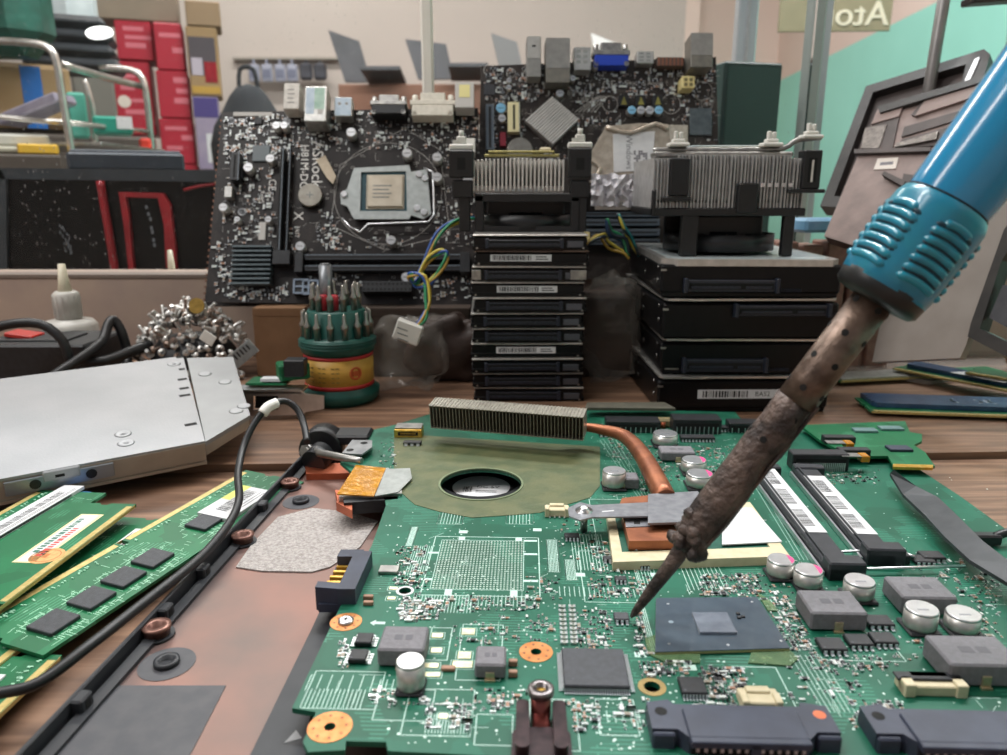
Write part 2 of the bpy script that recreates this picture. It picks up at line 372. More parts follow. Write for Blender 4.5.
# ================================================================ laptop base tray with copper shielding
def tray_mat():
    m = bpy.data.materials.new('tray_shield'); m.use_nodes = True; nt = m.node_tree; n = nt.nodes; l = nt.links; bs = n['Principled BSDF']
    tc = n.new('ShaderNodeTexCoord'); no = n.new('ShaderNodeTexNoise'); no.inputs['Scale'].default_value = 22; no.inputs['Detail'].default_value = 5; l.new(tc.outputs['Object'], no.inputs[0])
    cr = n.new('ShaderNodeValToRGB'); e = cr.color_ramp.elements; e[0].position = .3; e[0].color = lin('#655954'); e[1].position = .66; e[1].color = lin('#8a655a')
    l.new(no.outputs[0], cr.inputs[0])
    sx = n.new('ShaderNodeSeparateXYZ'); l.new(tc.outputs['Object'], sx.inputs[0]); n3 = n.new('ShaderNodeTexNoise'); n3.inputs['Scale'].default_value = 60; l.new(tc.outputs['Object'], n3.inputs[0])
    m1 = n.new('ShaderNodeMath'); m1.operation = 'MULTIPLY_ADD'; m1.inputs[1].default_value = .01; l.new(n3.outputs[0], m1.inputs[0]); l.new(sx.outputs[0], m1.inputs[2])
    mr = n.new('ShaderNodeMapRange'); mr.inputs[1].default_value = .007; mr.inputs[2].default_value = .017; l.new(m1.outputs[0], mr.inputs[0])
    mx = n.new('ShaderNodeMixRGB'); mx.inputs[1].default_value = lin('#37383c'); l.new(mr.outputs[0], mx.inputs[0]); l.new(cr.outputs[0], mx.inputs[2])
    l.new(mx.outputs[0], bs.inputs['Base Color']); bs.inputs['Metallic'].default_value = .35; bs.inputs['Roughness'].default_value = .42
    return m
traym = tray_mat(); trayc = M('bare_copper_tray', '#c56d4c', '#a95a3e', 1, .4, .6)
trayb = M('tray_black', '#2b2d31', '#23252a', 1.2, .5); trayd = M('tray_mask', '#3d3e43', '#47474b', 2, .5)
ZT = .35
W1 = P(-30, 800, .8); W2 = P(300, 456, .8); wd = (W2-W1); wd.z = 0
tr = Pl((W2.x, W2.y, 0), wd, (-1, 0, 0)) if False else Pl((W2.x, W2.y, 0), Vector((wd.y, -wd.x, 0)), wd)   # x to the right of the wall, y along the wall, away from us
LN = wd.length
T = thing('laptop_tray', 'black laptop base tray with dull copper lining under the green motherboard', 'laptop base', frame=tr.m)
b = MB(traym); b.bb(.25, 23, -LN-3, -.15, .1, ZT); build(b, 'tray_floor', T)
b = MB(trayb); b.bb(0, .14, -LN-3, 0, -.3, .82, .04); b.bb(0, 23, -.15, 0, -.3, .75, .05); b.bb(.25, 23, -LN-3, -.15, -.3, .1)
b.bb(.25, .6, -LN-3, -.15, ZT, ZT+.12)
build(b, 'tray_wall', T)
# front right rim of the tray seen along the motherboard
pr = tr.poly([(312, 628), (322, 606), (372, 560), (372, 620), (330, 660), (312, 700), (300, 800), (228, 800)], ZT+.35)
b = MB(trayb); b.prism(pr, ZT, ZT+.35)
build(b, 'tray_rim', T)
b = MB(M('triangle_mark', '#8d8e90', rough=.5)); b.prism(tr.poly([(284, 743), (296, 730), (302, 738)], ZT+.36), ZT+.35, ZT+.36); build(b, 'triangle_mark', T)
for i, (u, v) in enumerate(((200, 567), (158, 607), (78, 697), (262, 503))):
    x, y = tr.px(u, v, .75); b = MB(trayb); b.bb(.1, .42, y-.25, y+.25, ZT, .8, .05); b.mat(holem).bb(.35, .43, y-.1, y+.1, .45, .7); build(b, 'clip', T)
for u, v in ((290, 484), (243, 538), (157, 630)):
    x, y = tr.px(u, v, .55)
    b = MB(M('insert_metal', '#6b4a42', '#8a675b', 5, .4, .6)); b.lathe([(.36, ZT), (.36, .6), (.4, .62), (.4, .72), (.2, .72), (.2, .4)], (x, y, 0), 18)
    b.mat(trayb).cyl((x, y, ZT), .48, .08, 18); build(b, 'brass_insert', T)
for u, v in ((301, 502), (167, 664)):
    x, y = tr.px(u, v, ZT); b = MB(trayd); b.cyl((x, y, ZT), .75, .015, 26); b.mat(trayb).lathe([(.34, ZT), (.34, .5), (.2, .5), (.2, ZT+.02)], (x, y, 0), 20); build(b, 'screw_hole', T)
b = MB(trayd); b.prism(tr.poly([(118, 686), (226, 686), (193, 750), (178, 775), (20, 775)], ZT), ZT, ZT+.02); build(b, 'bare_patch', T)
b = MB(trayd); b.prism(tr.poly([(205, 590), (262, 572), (288, 573), (262, 592), (225, 606)], ZT), ZT, ZT+.006); build(b, 'bare_patch', T) if False else None
# silvery woven gauze pad
gz = M('speckled_foil', '#948d89', '#b9b3af', 9, .6, 0, bump=1, bsc=14)
b = MB(gz); b.prism(tr.poly([(236, 568), (252, 545), (278, 518), (312, 509), (350, 513), (378, 522), (360, 548), (330, 568), (312, 573), (262, 572)], ZT), ZT, ZT+.05); build(b, 'foil_pad', T)
b = MB(trayc); b.prism(tr.poly([(305, 465), (352, 462), (352, 473), (306, 474)], ZT+.3), ZT, ZT+.3); build(b, 'copper_lining', T); b = MB(trayc); b.prism(tr.poly([(335, 490), (352, 490), (352, 505), (338, 502)], ZT+.4), ZT, ZT+.4); build(b, 'copper_lining', T)
# fan below the board opening
x, y = tr.px(481, 486, .6)
b = MB(M('fan_black', '#1b1c1f', rough=.4)); b.lathe([(2.2, ZT), (2.2, .8), (1.72, .86), (1.68, .5)], (x, y, 0), 40); b.cyl((x, y, ZT), 1.66, .05, 36); build(b, 'fan_housing', T)
b = MB(paper); b.cyl((x, y+.1, .42), 1.25, .1, 36)
b.barcode(x-.75, x-.35, y-.5, y+.1, .52, 3).text('DC 5V', x+.3, y+.1, .52, .35).bb(x-.2, x+.7, y-.35, y-.3, .52, .524).bb(x-.2, x+.7, y-.5, y-.46, .52, .524); build(b, 'fan_label', T)

# ================================================================ laptop motherboard
ZB = 1.35
O = P(500, 610, ZB); a = rad(-1.9)
B = Pl((O.x, O.y, ZB), (math.cos(a), math.sin(a), 0), (-math.sin(a), math.cos(a), 0))
MBD = thing('laptop_motherboard', 'large green laptop motherboard lying in front under the soldering iron tip', 'motherboard', frame=B.m)
outline = [(292, 708), (316, 712), (303, 742), (308, 752), (345, 750), (346, 741), (386, 742), (388, 751), (520, 757), (660, 762), (850, 764), (1110, 768),
           (1200, 640), (1120, 585), (1007, 530), (960, 496), (905, 460), (880, 443), (842, 440), (842, 428), (800, 424), (742, 420), (735, 412), (560, 408), (430, 414), (398, 424), (372, 430), (366, 445), (340, 462), (385, 500),
           (386, 505), (372, 545), (352, 582), (330, 628)]
hx, hy = B.px(481, 484)
holes = [circ(hx, hy, 1.66, 40)]
for u, v, r in ((330, 727, .13), (536, 652, .14), (652, 687, .2), (405, 591, .19), (660, 458, .12), (362, 458, .14)):
    x, y = B.px(u, v); holes.append(circ(x, y, r, 14))
b = MB(green); b.prism(B.poly(outline), -.14, 0, holes); build(b, 'circuit_board', MBD)
# copper rings round the screw holes
for u, v, r, ri, mm in ((330, 727, .5, .13, ringcop), (536, 652, .44, .14, ringcop), (652, 687, .34, .2, M('ring_dull', '#9a8352', '#86724a', 3, .4, .5)), (405, 591, .27, .19, paper), (346, 622, .44, .05, ringcop)):
    x, y = B.px(u, v); b = MB(mm); b.prism(circ(x, y, r, 28), 0, .012, [circ(x, y, ri, 14)])
    if mm is ringcop:
        b.mat(M('via_brown', '#7a4a2c'))
        for k in range(8): b.cyl((x+r*.72*math.cos(k*pi/4+.2), y+r*.72*math.sin(k*pi/4+.2), .008), .036, .008, 8)
    build(b, 'screw_ring', MBD)
x, y = B.px(346, 622); b = MB(alu); b.lathe([(.22, 0), (.22, .07), (.15, .1)], (x, y, 0), 18); b.mat(ink).bb(x-.1, x+.1, y-.02, y+.02, .1, .104).bb(x-.02, x+.02, y-.1, y+.1, .1, .104); build(b, 'screw', MBD)
# yellowed film over the fan area
filmm = M('yellow_film', '#6b6f4c', '#586343', .8, .5, alpha=.8, bump=.5, bsc=1.5, lo=.4, hi=.6)
arc = [(394, 438), (425, 436), (600, 447), (600, 486), (590, 498), (560, 507), (540, 513), (518, 515), (472, 518), (440, 512), (415, 505), (400, 492), (394, 470)]
b = MB(filmm); b.prism(B.poly(arc), 0, .02, [circ(hx, hy, 1.74, 40)]); build(b, 'insulating_film', MBD)
b = MB(M('film_edge', '#6d7a5a', rough=.5)); b.prism(circ(hx, hy, 1.74, 40), -.1, .05, [circ(hx, hy, 1.66, 40)]); build(b, 'opening_rim', MBD)

def fw(u, v, w, h=0):
    """front-bottom centre at picture point, w in picture pixels -> x, y, width in cm"""
    x, y = B.px(u, v, h); return x, y, w/B.sc(u, v)
# ---- ferrite inductors
indm = M('inductor_grey', '#77757a', '#6b696d', 8, .55, bump=.3, bsc=50)
def inductor(u, v, w, d, h):
    x, y, W = fw(u, v, w); b = MB(indm); b.box((x, y+d/2, h/2+.03), (W, d, h), .05)
    b.mat(M('tin_clip', '#b9a98a', '#d0c3a4', 6, .35, .8)).bb(x-.11, x+.11, y-.04, y+.02, .0, h*.55, .01); b.bb(x-.13, x+.13, y-.1, y, 0, .05)
    b.mat(M('stamp_grey', '#55545a')).bb(x-W*.2, x-W*.02, y+d*.4, y+d*.6, h+.03, h+.034).bb(x+W*.04, x+W*.2, y+d*.4, y+d*.6, h+.03, h+.034)
    return build(b, 'inductor', MBD)
for q in ((401, 668, 47, 1.05, .5), (490, 680, 31, .8, .4), (622, 490, 34, .75, .45), (678, 462, 34, .9, .42), (838, 632, 56, 1.2, .55), (928, 616, 54, 1.2, .55), (985, 688, 74, 1.25, .6)): inductor(*q)
# ---- electrolytic cans
canm = M('can_aluminium', '#c8c9cb', '#d5d6d8', 3, .3, .85); cans = M('can_side', '#b5b3ae', '#c6c4bf', 5, .35, .7)
pink = M('pink_mark', '#d3447f', rough=.5)
def can(u, v, w, h, mark=None):
    x, y, W = fw(u, v, w); r = W/2; y += r
    b = MB(chipd); b.box((x, y, .05), (2*r*1.02, 2*r*1.02, .1), .05)
    b.mat(cans).lathe([(r*.95, .1), (r, .16), (r, h-.06)], (x, y, 0), 26); b.mat(canm).lathe([(r, h-.06), (r*.93, h), (r*.93, h)], (x, y, 0), 26)
    c = mark or M('can_print', '#8a8c92')
    b.mat(c).prism([(x+r*.9*math.cos(t), y+r*.9*math.sin(t)) for t in [(-.9+i*.3) for i in range(7)]] if mark else [(x-r*.4, y-r*.3), (x+r*.3, y-r*.3), (x+r*.3, y-r*.15), (x-r*.4, y-r*.15)], h, h+.004)
    return build(b, 'electrolytic_capacitor', MBD, label='silver can capacitor with a pink mark on top' if mark else None)
for q in ((409, 698, 29, .78, None), (615, 492, 24, .75, None), (667, 449, 25, .6, None), (696, 477, 25, .6, pink), (702, 492, 27, .6, pink), (784, 583, 27, .6, pink), (812, 594, 28, .6, pink), (864, 606, 30, .6, None), (927, 638, 32, .65, None), (970, 640, 33, .55, None)): can(*q)
# ---- leaded chips
def chip(u, v, w, d, h=.16, legs='fb', n=4, name='chip', mm=None, rot=0):
    x, y, W = fw(u, v, w); b = MB(mm or chipd); cx, cy = x, y+d/2
    b.T = Matrix.Translation((cx, cy, 0)) @ Matrix.Rotation(rot, 4, 'Z')
    b.box((0, 0, h/2+.03), (W, d, h), .025); b.mat(M('chip_dot', '#4a4c52')).cyl((-W*.36, -d*.34, h+.03), .03, .004, 8)
    b.mat(solder)
    for sd in ((-1, 1) if 'f' in legs or '4' in legs else ()):
        for k in range(n):
            px = -W/2+W*(k+.5)/n; b.box((px, sd*(d/2+.05), .03), (W/n*.5, .14, .03)); b.box((px, sd*(d/2+.01), .07), (W/n*.5, .03, .1))
    for sd in ((-1, 1) if 'l' in legs or '4' in legs else ()):
        for k in range(n):
            py = -d/2+d*(k+.5)/n; b.box((sd*(W/2+.05), py, .03), (.14, d/n*.5, .03)); b.box((sd*(W/2+.01), py, .07), (.03, d/n*.5, .1))
    return build(b, name, MBD)
chip(597, 693, 66, 1.5, .17, '4', 28, 'controller_chip', chipm)
chip(363, 648, 17, .45, .14, 'lr', 4); chip(357, 665, 18, .45, .14, 'lr', 4)
chip(572, 541, 15, .35, .12); chip(695, 699, 26, .62, .14, 'fb', 8); chip(835, 655, 26, .55, .14); chip(862, 650, 24, .5, .14); chip(887, 648, 24, .5, .14); chip(882, 630, 26, .5, .14)
chip(698, 442, 34, .5, .2, 'fb', 10); chip(622, 624, 15, .38, .12, 'fb', 3, 'chip', chipm); chip(926, 566, 20, .5, .12); chip(608, 437, 18, .4, .12); chip(935, 563, 22, .5)
chip(621, 584, 12, .28, .1, 'fb', 3); chip(610, 563, 14, .25, .1, 'fb', 3); chip(730, 432, 26, .5, .2, 'fb', 8); chip(412, 446, 18, .35, .15, 'fb', 3); chip(645, 570, 10, .2, .1, 'fb', 3)
# ---- bare-die bridge chip on its dark substrate
sub = M('bga_substrate', '#3c4a57', '#45525e', 3, .28, coat=.5)
pA = B.poly([(655, 652), (790, 648), (757, 597), (656, 598)], .12)
b = MB(M('bga_edge', '#9a9668', rough=.5)); b.prism(pA, .03, .1); b.mat(sub).prism(pA, .1, .125)
b.mat(alu)
for u, v in ((669, 644), (728, 645), (781, 641), (668, 604), (752, 602)):
    x, y = B.px(u, v, .12); b.cyl((x, y, .125), .04, .004, 8)
b.mat(M('sub_dot', '#7e8e99')); x, y = B.px(671, 622, .12); b.cyl((x, y, .125), .07, .003, 12)
sb = build(b, 'bridge_chip', MBD)
b = MB(M('silicon_die', '#8d95a2', '#7c8492', 2, .18, .3, coat=.5)); b.prism(B.poly([(700, 632), (737, 632), (727, 612), (692, 612)], .2), .125, .2); build(b, 'silicon_die', sb)
b = MB(chipd)
for u, v in ((738, 614), (743, 617), (739, 618)): x, y = B.px(u, v, .13); b.bb(x-.05, x+.05, y-.04, y+.04, .125, .17)
build(b, 'die_resistor', sb)
# glue smears round the bridge chip corners
glue = M('dried_glue', '#62855a', '#7d9a6b', 3, .35, alpha=.55)
for pl in ([(645, 640), (656, 636), (664, 652), (700, 656), (700, 664), (668, 665), (648, 655)], [(752, 652), (790, 652), (798, 660), (790, 667), (748, 664)], [(757, 594), (768, 600), (778, 612), (768, 612)]):
    b = MB(glue); b.prism(B.poly(pl), 0, .05); build(b, 'glue_smear', MBD)
# ---- processor socket: cream frame, green carrier
b = MB(cream); o = B.poly([(613, 562), (790, 556), (750, 502), (606, 508)], .3); i_ = B.poly([(622, 552), (770, 547), (742, 507), (614, 512)], .3)
b.prism(o, 0, .3, [i_]); b.mat(M('carrier_green', '#235e4c', '#1d5444', 2, .4)).prism([(p[0]*1, p[1]) for p in i_], .05, .24)
so = build(b, 'processor_socket', MBD)
b = MB(paper); b.prism(B.poly([(722, 545), (782, 542), (752, 508), (722, 508)], .32), .3, .34); b.mat(M('print_line', '#c9c8c4'))  # light reflected off the metal socket, painted as a flat white patch
for k in range(3): x, y = B.px(755, 520+k*5, .34); b.bb(x-.4, x+.4, y-.02, y+.02, .34, .342)  # thin lines on the same painted glare patch
build(b, 'white_glare', so)
b = MB(alu)
for u, v in ((636, 549), (735, 540), (757, 538)): x, y = B.px(u, v, .3); b.cyl((x, y, .24), .07, .08, 10)
build(b, 'rivet', so)
# ---- battery connector at the left edge
F = Pl(B.m @ Vector((*B.px(330, 604), 0)), (1, .03, 0), Vector((.21, 1, 0)))
b = MB(slate); x1 = 1.0; dd = 2.15; xs = [(-.4, 0), (1.0, 0), (1.0, dd), (-.4, dd)]
skew = [B.px(318, 603), B.px(352, 603), B.px(371, 550), B.px(343, 550)]
mid = [B.px(345, 603), B.px(352, 603), B.px(371, 550), B.px(364, 550)]
b.prism([B.px(337, 589, .5), B.px(355, 589, .5), B.px(372, 551, .5), B.px(355, 551, .5)], -.3, .5)
b.prism(skew, -.3, -.05); fl = [B.px(315, 588, .42), B.px(355, 591, .42), B.px(357, 585, .42), B.px(318, 582, .42)]; b.prism(fl, -.3, .45); bk = [B.px(337, 557, .4), B.px(362, 557, .4), B.px(364, 550, .4), B.px(341, 550, .4)]; b.prism(bk, -.3, .42)
bc = build(b, 'battery_connector', MBD)
for k in range(6):
    t = (k+.5)/6; A = B.px(321+(341-321)*t, 589+(558-589)*t, .16); x, y = A
    b = MB(gold); b.bb(x+.02, x+.55, y-.06, y+.06, -.05, .16, .01); build(b, 'gold_contact', bc)
# ---- kapton-wrapped connector
kap = M('kapton_tape', '#c98a12', '#a9700f', 2.2, .25, .1, coat=.6, bump=.6, bsc=3)
b = MB(alud); b.prism(B.poly([(339, 497), (402, 494), (400, 470), (362, 466)], .1), -.45, .12)
b.mat(chipd).prism(B.poly([(344, 503), (398, 499), (398, 492), (342, 495)], 0), -.5, 0); b.mat(trayc).prism(B.poly([(336, 500), (352, 508), (352, 500), (340, 488)], 0), -.45, -.1); cn = build(b, 'side_port', MBD)
b = MB(kap); b.prism(B.poly([(337, 494), (374, 496), (386, 468), (356, 465)], .16), .12, .17); build(b, 'kapton_tape', cn)
b = MB(M('foil_tape', '#8f9390', '#a3a7a4', 3, .4, .2)); b.prism(B.poly([(375, 496), (398, 492), (412, 478), (410, 468), (386, 469)], .16), .12, .16); build(b, 'foil_tape', cn)
# ---- fine leads of a cream plug at the right edge
x, y = B.px(967, 546); b = MB(cream); b.bb(x-.35, x+.35, y, y+.45, 0, .3, .03); b.mat(black).bb(x+.2, x+1.1, y-.1, y+.3, .05, .42, .06); b.tube([(x+.9, y+.1, .3), (x+1.6, y+.15, .5), (x+2.6, y+.1, .4)], .14, 8); build(b, 'plug_header', MBD)
# ---- gold framed port and small cream header
b = MB(gold); x, y, W = fw(408, 438, 28); b.bb(x-W/2, x+W/2, y, y+.7, 0, .42, .03); b.mat(alud).bb(x-W/2+.02, x+W/2-.02, y+.12, y+.85, .4, .5, .02); b.mat(holem).bb(x-W*.36, x+W*.36, y-.01, y+.02, .12, .3); b.mat(gold).bb(x-W*.28, x+W*.28, y-.015, y+.01, .2, .24); build(b, 'edge_port', MBD)
def header(u, v, w, d, h, n=4, topm=None, m_=cream):
    x, y, W = fw(u, v, w); b = MB(m_); b.bb(x-W/2, x+W/2, y, y+d, 0, h*.8, .03); b.bb(x-W/2, x-W*.32, y-.05, y+d*.6, 0, h, .02); b.bb(x+W*.32, x+W/2, y-.05, y+d*.6, 0, h, .02); b.bb(x-W*.3, x+W*.3, y+d*.6, y+d, 0, h, .02)
    b.mat(topm or solder)
    if topm: b.bb(x-W*.55, x+W*.5, y+d*.4, y+d, h*.8, h, .02)
    else:
        for k in range(n): px = x-W*.3+W*.6*k/(n-1); b.bb(px-.03, px+.03, y-.16, y, .01, .05)
    return build(b, 'header', MBD)
header(557, 517, 24, .5, .34); header(762, 712, 40, .55, .3, 3); header(935, 697, 62, .5, .34, 4, chipd); header(935, 437, 30, .4, .25, 4, chipd) if False else None
# ---- edge sockets at the back
def socket(u, v, w, d, h, pins=12, mm=None):
    x, y, W = fw(u, v, w); b = MB(mm or black); b.bb(x-W/2, x+W/2, y, y+d, 0, h, .04); b.mat(holem).bb(x-W*.44, x+W*.44, y-.01, y+.04, h*.3, h*.72)
    b.mat(solder)
    for k in range(pins): px = x-W*.42+W*.84*k/(pins-1); b.bb(px-.02, px+.02, y-.05, y+.005, .0, h*.5)
    return build(b, 'socket', MBD)
socket(697, 434, 48, 1.0, .75, 10); socket(633, 433, 54, .9, .6, 10); socket(820, 471, 56, .7, .75, 26, chipd); socket(748, 433, 38, .8, .5, 6)
# brass and resin bits at the back edge
b = MB(M('resin_bit', '#8a7d58', '#6d6444', 3, .5)); x, y, W = fw(663, 428, 20); b.bb(x-W/2, x+W/2, y, y+.5, 0, .45, .1); b.mat(trayc).cyl((x, y, 0), .12, .3, 10); build(b, 'corner_support', MBD)
b = MB(M('worn_plastic', '#4b4a40', '#5a584c', 2, .6)); x, y, W = fw(630, 418, 90); b.prism([(x-W/2, y), (x+W/2, y), (x+W*.42, y+1.2), (x-W*.46, y+1.0)], .4, .55); build(b, 'worn_cover', MBD)
# ---- two memory slots with white stickers
slotm = M('slot_black', '#202227', '#2a2c32', 2, .45)
def slot(A, Bq, wpx, sticker, txt, seed):
    """A near end, Bq far end in the picture (left edge on the board)"""
    a_ = Vector(B.px(*A)).to_3d(); c_ = Vector(B.px(*Bq)).to_3d(); d = c_-a_; L_ = d.length
    f = Pl(B.m @ a_, B.m.to_3x3() @ Vector((d.y, -d.x, 0)), B.m.to_3x3() @ d)
    rel = B.inv @ f.m; W = wpx/B.sc(*A)
    b = MB(slotm); b.T = rel; b.bb(0, W*.75, 0, L_, 0, .42, .04); b.bb(0, W, 0, .6, 0, .6, .05); b.bb(0, W, L_-.5, L_, 0, .5, .05); b.bb(.1, .16, .6, L_-.5, .42, .5)
    b.mat(alu); b.bb(-.12, -.04, .2, L_-.2, .02, .2); s_ = build(b, 'memory_slot', MBD)
    b = MB(paper); b.T = rel; s0, s1 = sticker; b.bb(.08, W*.74, L_*s0, L_*s1, .425, .44)
    for k in range(3):
        y0 = L_*(s0+(s1-s0)*(.08+.3*k)); b.T = rel
        b.barcode(0, 0, 0, 0, 0)
        yy = y0
        r = random.Random(seed+k)
        while yy < y0+L_*(s1-s0)*.22: ww = r.choice((.02, .04, .06)); b.mat(ink).bb(W*.2, W*.55, yy, yy+ww, .44, .443); yy += ww+r.choice((.03, .05))
    b.T = rel @ Matrix.Translation((W*.42, L_*(s0+(s1-s0)*.72), 0)) @ Matrix.Rotation(-pi/2, 4, 'Z'); b.mat(ink).text(txt, 0, 0, .44, .22)
    build(b, 'white_sticker', s_, label='white barcode sticker')
    return s_
slot((828, 581), (750, 474), 37, (.28, .98), '204', 5)
slot((866, 566), (791, 474), 38, (.18, .84), 'PC3', 9)
b = MB(alu)
for p0, p1 in (((836, 552), (905, 549)), ((860, 569), (965, 566)), ((905, 553), (915, 557))):
    a_, c_ = B.px(*p0, .2), B.px(*p1, .2); b.tube([(*a_, .2), (*c_, .2)], .05, 6)
b.mat(black); x, y = B.px(893, 563); b.bb(x-.6, x+.5, y-.1, y+.25, 0, .3, .03); build(b, 'slot_latch', MBD)
# ---- long drive connectors along the front edge
def drive_socket(u0, u1, v, hole):
    x0, y0 = B.px(u0, v, .3); x1, _ = B.px(u1, v, .3); W = x1-x0; h = .42
    b = MB(slate); d = 1.0
    b.prism([(x0, y0), (x0+.55, y0), (x0+.75, y0-.25), (x1-.75, y0-.25), (x1-.5, y0), (x1, y0), (x1, y0+.85), (x1-.55, y0+.95), (x1-.6, y0+.8), (x0+.6, y0+.8), (x0+.5, y0+.95), (x0, y0+.85)], 0, h)
    b.bb(x0+.75, x1-.75, y0-.3, y0+.6, h, h+.06, .02)
    b.bb(x0, x0+.5, y0-.12, y0, -.85, h-.05, .04); b.bb(x1-.5, x1, y0-.12, y0, -.85, h-.05, .04)
    b.bb(x0+.7, x1-.7, y0-.45, y0-.2, -.85, -.35); b.bb(x0+.75, x1-.75, y0-.45, y0-.2, h-.12, h+.05, .02); b.bb(x0+W*.5, x0+W*.55, y0-.45, y0-.2, -.5, h)
    b.mat(holem); b.bb(x0+.8, x1-.8, y0-.27, y0-.2, -.4, h-.1)
    b.cyl((x0+.28, y0+.55, h), .14, .004, 14); b.mat(trayc if hole else holem).cyl((x1-.25, y0+.55, h), .14, .004, 14)
    b.mat(alu)
    n = 14
    for k in range(n): xx = x0+.9+(W-1.8)*k/(n-1); b.bb(xx-.035, xx+.035, y0-.4, y0-.3, h-.24, h-.13)
    return build(b, 'drive_connector', MBD)
drive_socket(652, 838, 733, True); drive_socket(876, 1070, 738, False)
# ---- threaded post with side flanges at the front edge
x, y = B.px(541, 688, .7)
b = MB(M('post_ring', '#8a8384', '#75706f', 4, .3, .85)); b.lathe([(.2, .55), (.3, .57), (.3, .7), (.27, .73), (.13, .73), (.13, .6)], (x, y, 0), 26)
b.mat(M('post_core', '#6a3430', '#8a4a42', 3, .3, .7)); b.cyl((x, y-.02, -.93), .23, 1.49, 24); b.bb(x-.2, x+.2, y-.6, y-.1, -.93, .2, .05)
b.mat(gold).cyl((x, y, .6), .13, .02, 12)
b.mat(M('post_flange', '#2c2224', '#433335', 3, .3, .5)); b.prism(rrect(x-.56, x-.26, y-1.5, y+.0, .13), -.93, .4); b.prism(rrect(x+.26, x+.56, y-1.5, y+.0, .13), -.93, .4); b.prism(rrect(x-.64, x+.64, y-2.4, y-.6, .25), -.93, .16)
build(b, 'threaded_post', MBD)
# ---- flat crystal / shield pieces, tan capacitors
def lump(u, v, w, d, h, mm, name, bv=.02):
    x, y, W = fw(u, v, w); b = MB(mm); b.bb(x-W/2, x+W/2, y, y+d, 0, h, bv); return build(b, name, MBD)
lump(388, 575, 20, .42, .12, alud, 'crystal'); 
for u, v in ((368, 600), (368, 606)): lump(u, v, 10, .13, .12, tanm, 'ceramic_capacitor')
padm = M('tinned_pad', '#e8dfb0', '#f3eed2', 6, .3, .6)
for u, v, w, d in ((437, 638, 11, .2), (436, 653, 11, .2), (468, 635, 13, .28), (464, 659, 13, .28), (430, 668, 16, .18), (462, 668, 20, .26), (432, 677, 15, .16), (443, 719, 9, .16), (391, 600, 8, .15), (393, 590, 8, .15)):
    x, y, W = fw(u, v, w); b = MB(padm); b.bb(x-W/2, x+W/2, y, y+d, 0, .02); b.mat(silk).rect(x-W/2-.05, x+W/2+.05, y-.05, y+d+.05, .015, 0.001); build(b, 'solder_pad', MBD)
lump(513, 667, 9, .14, .16, tanm, 'ceramic_capacitor'); lump(513, 678, 9, .14, .16, tanm, 'ceramic_capacitor'); lump(448, 672, 14, .15, .1, tanm, 'ceramic_capacitor')
# ---- diode rows near the middle of the board
for k in range(9):
    for du in (-5, 5):
        x, y = B.px(567+k*.3+du, 609+k*4.5)
        b = MB(M('row_body', '#b7bdb3', '#969e94', 5, .4)); b.bb(x-.09, x+.09, y, y+.12, 0, .07, .01); b.mat(solder).bb(x-.1, x-.05, y-.005, y+.125, 0, .075).bb(x+.05, x+.1, y-.005, y+.125, 0, .075); b.mat(chipd).bb(x-.02, x+.02, y+.03, y+.09, .07, .074); build(b, 'resistor_array', MBD)

# ---- surface-mount parts: the hundred largest on their own, the rest as one
zones = [  # picture polygon box, count, kind
    (395, 545, 427, 588, 40), (400, 600, 440, 620, 45), (440, 597, 540, 612, 30), (590, 553, 650, 600, 65), (636, 600, 652, 655, 45), (575, 610, 612, 650, 40),
    (700, 668, 745, 700, 70), (640, 662, 690, 676, 30), (765, 600, 812, 650, 90), (692, 690, 742, 715, 45), (745, 560, 800, 600, 30), (400, 610, 428, 622, 15), (372, 690, 430, 706, 15),
    (425, 700, 470, 728, 30), (340, 640, 350, 670, 12), (610, 440, 660, 460, 30), (650, 455, 690, 480, 25), (685, 445, 730, 475, 40), (790, 470, 880, 485, 30), (905, 560, 1000, 640, 60),
    (810, 650, 900, 672, 25), (850, 700, 900, 726, 14), (620, 690, 650, 730, 12), (560, 700, 600, 730, 28), (525, 575, 560, 600, 10), (500, 615, 560, 640, 16), (470, 690, 530, 715, 20), (590, 540, 640, 556, 25), (700, 575, 760, 596, 60),
    (880, 620, 1000, 660, 30), (790, 655, 860, 700, 18), (560, 520, 600, 560, 12), (620, 470, 650, 500, 12), (395, 575, 420, 600, 18), (380, 430, 400, 470, 10), (455, 622, 495, 645, 14)]
solid = [B.poly(q) for q in ([(530, 560), (533, 540), (435, 540), (420, 600), (540, 600)],)]
blk = []
for o_ in [c for c in bpy.data.objects if c.parent == MBD and c.name.split('.')[0] in ('inductor', 'electrolytic_capacitor', 'chip', 'controller_chip', 'bridge_chip', 'header', 'socket', 'battery_connector', 'memory_slot', 'drive_connector', 'threaded_post', 'screw_ring', 'solder_pad', 'processor_socket', 'crystal')]:
    xs = [v.co.x/S for v in o_.data.vertices]; ys = [v.co.y/S for v in o_.data.vertices]; blk.append((min(xs)-.06, max(xs)+.06, min(ys)-.06, max(ys)+.06))
def free(x, y): return not any(a0 < x < a1 and b0 < y < b1 for a0, a1, b0, b1 in blk) and math.hypot(x-hx, y-hy) > 1.9
parts = []
for u0, v0, u1, v1, n in zones:
    for _ in range(int(n*3.4)):
        u, v = R.uniform(u0, u1), R.uniform(v0, v1); x, y = B.px(u, v); x, y = round(x/.11)*.11, round(y/.11)*.11
        if not free(x, y): continue
        k = R.random(); s_ = .16 if k < .08 else .105 if k < .3 else .068
        parts.append((s_*B.sc(u, v), x, y, s_, R.random() < .5, R.choice((0, 0, 1, 2, 2, 3))))
parts.sort(key=lambda q: -q[0])
bodies = [chipd, tanm, M('white_resistor', '#c9cfca', rough=.4), M('grey_capacitor', '#8e8577', rough=.4)]
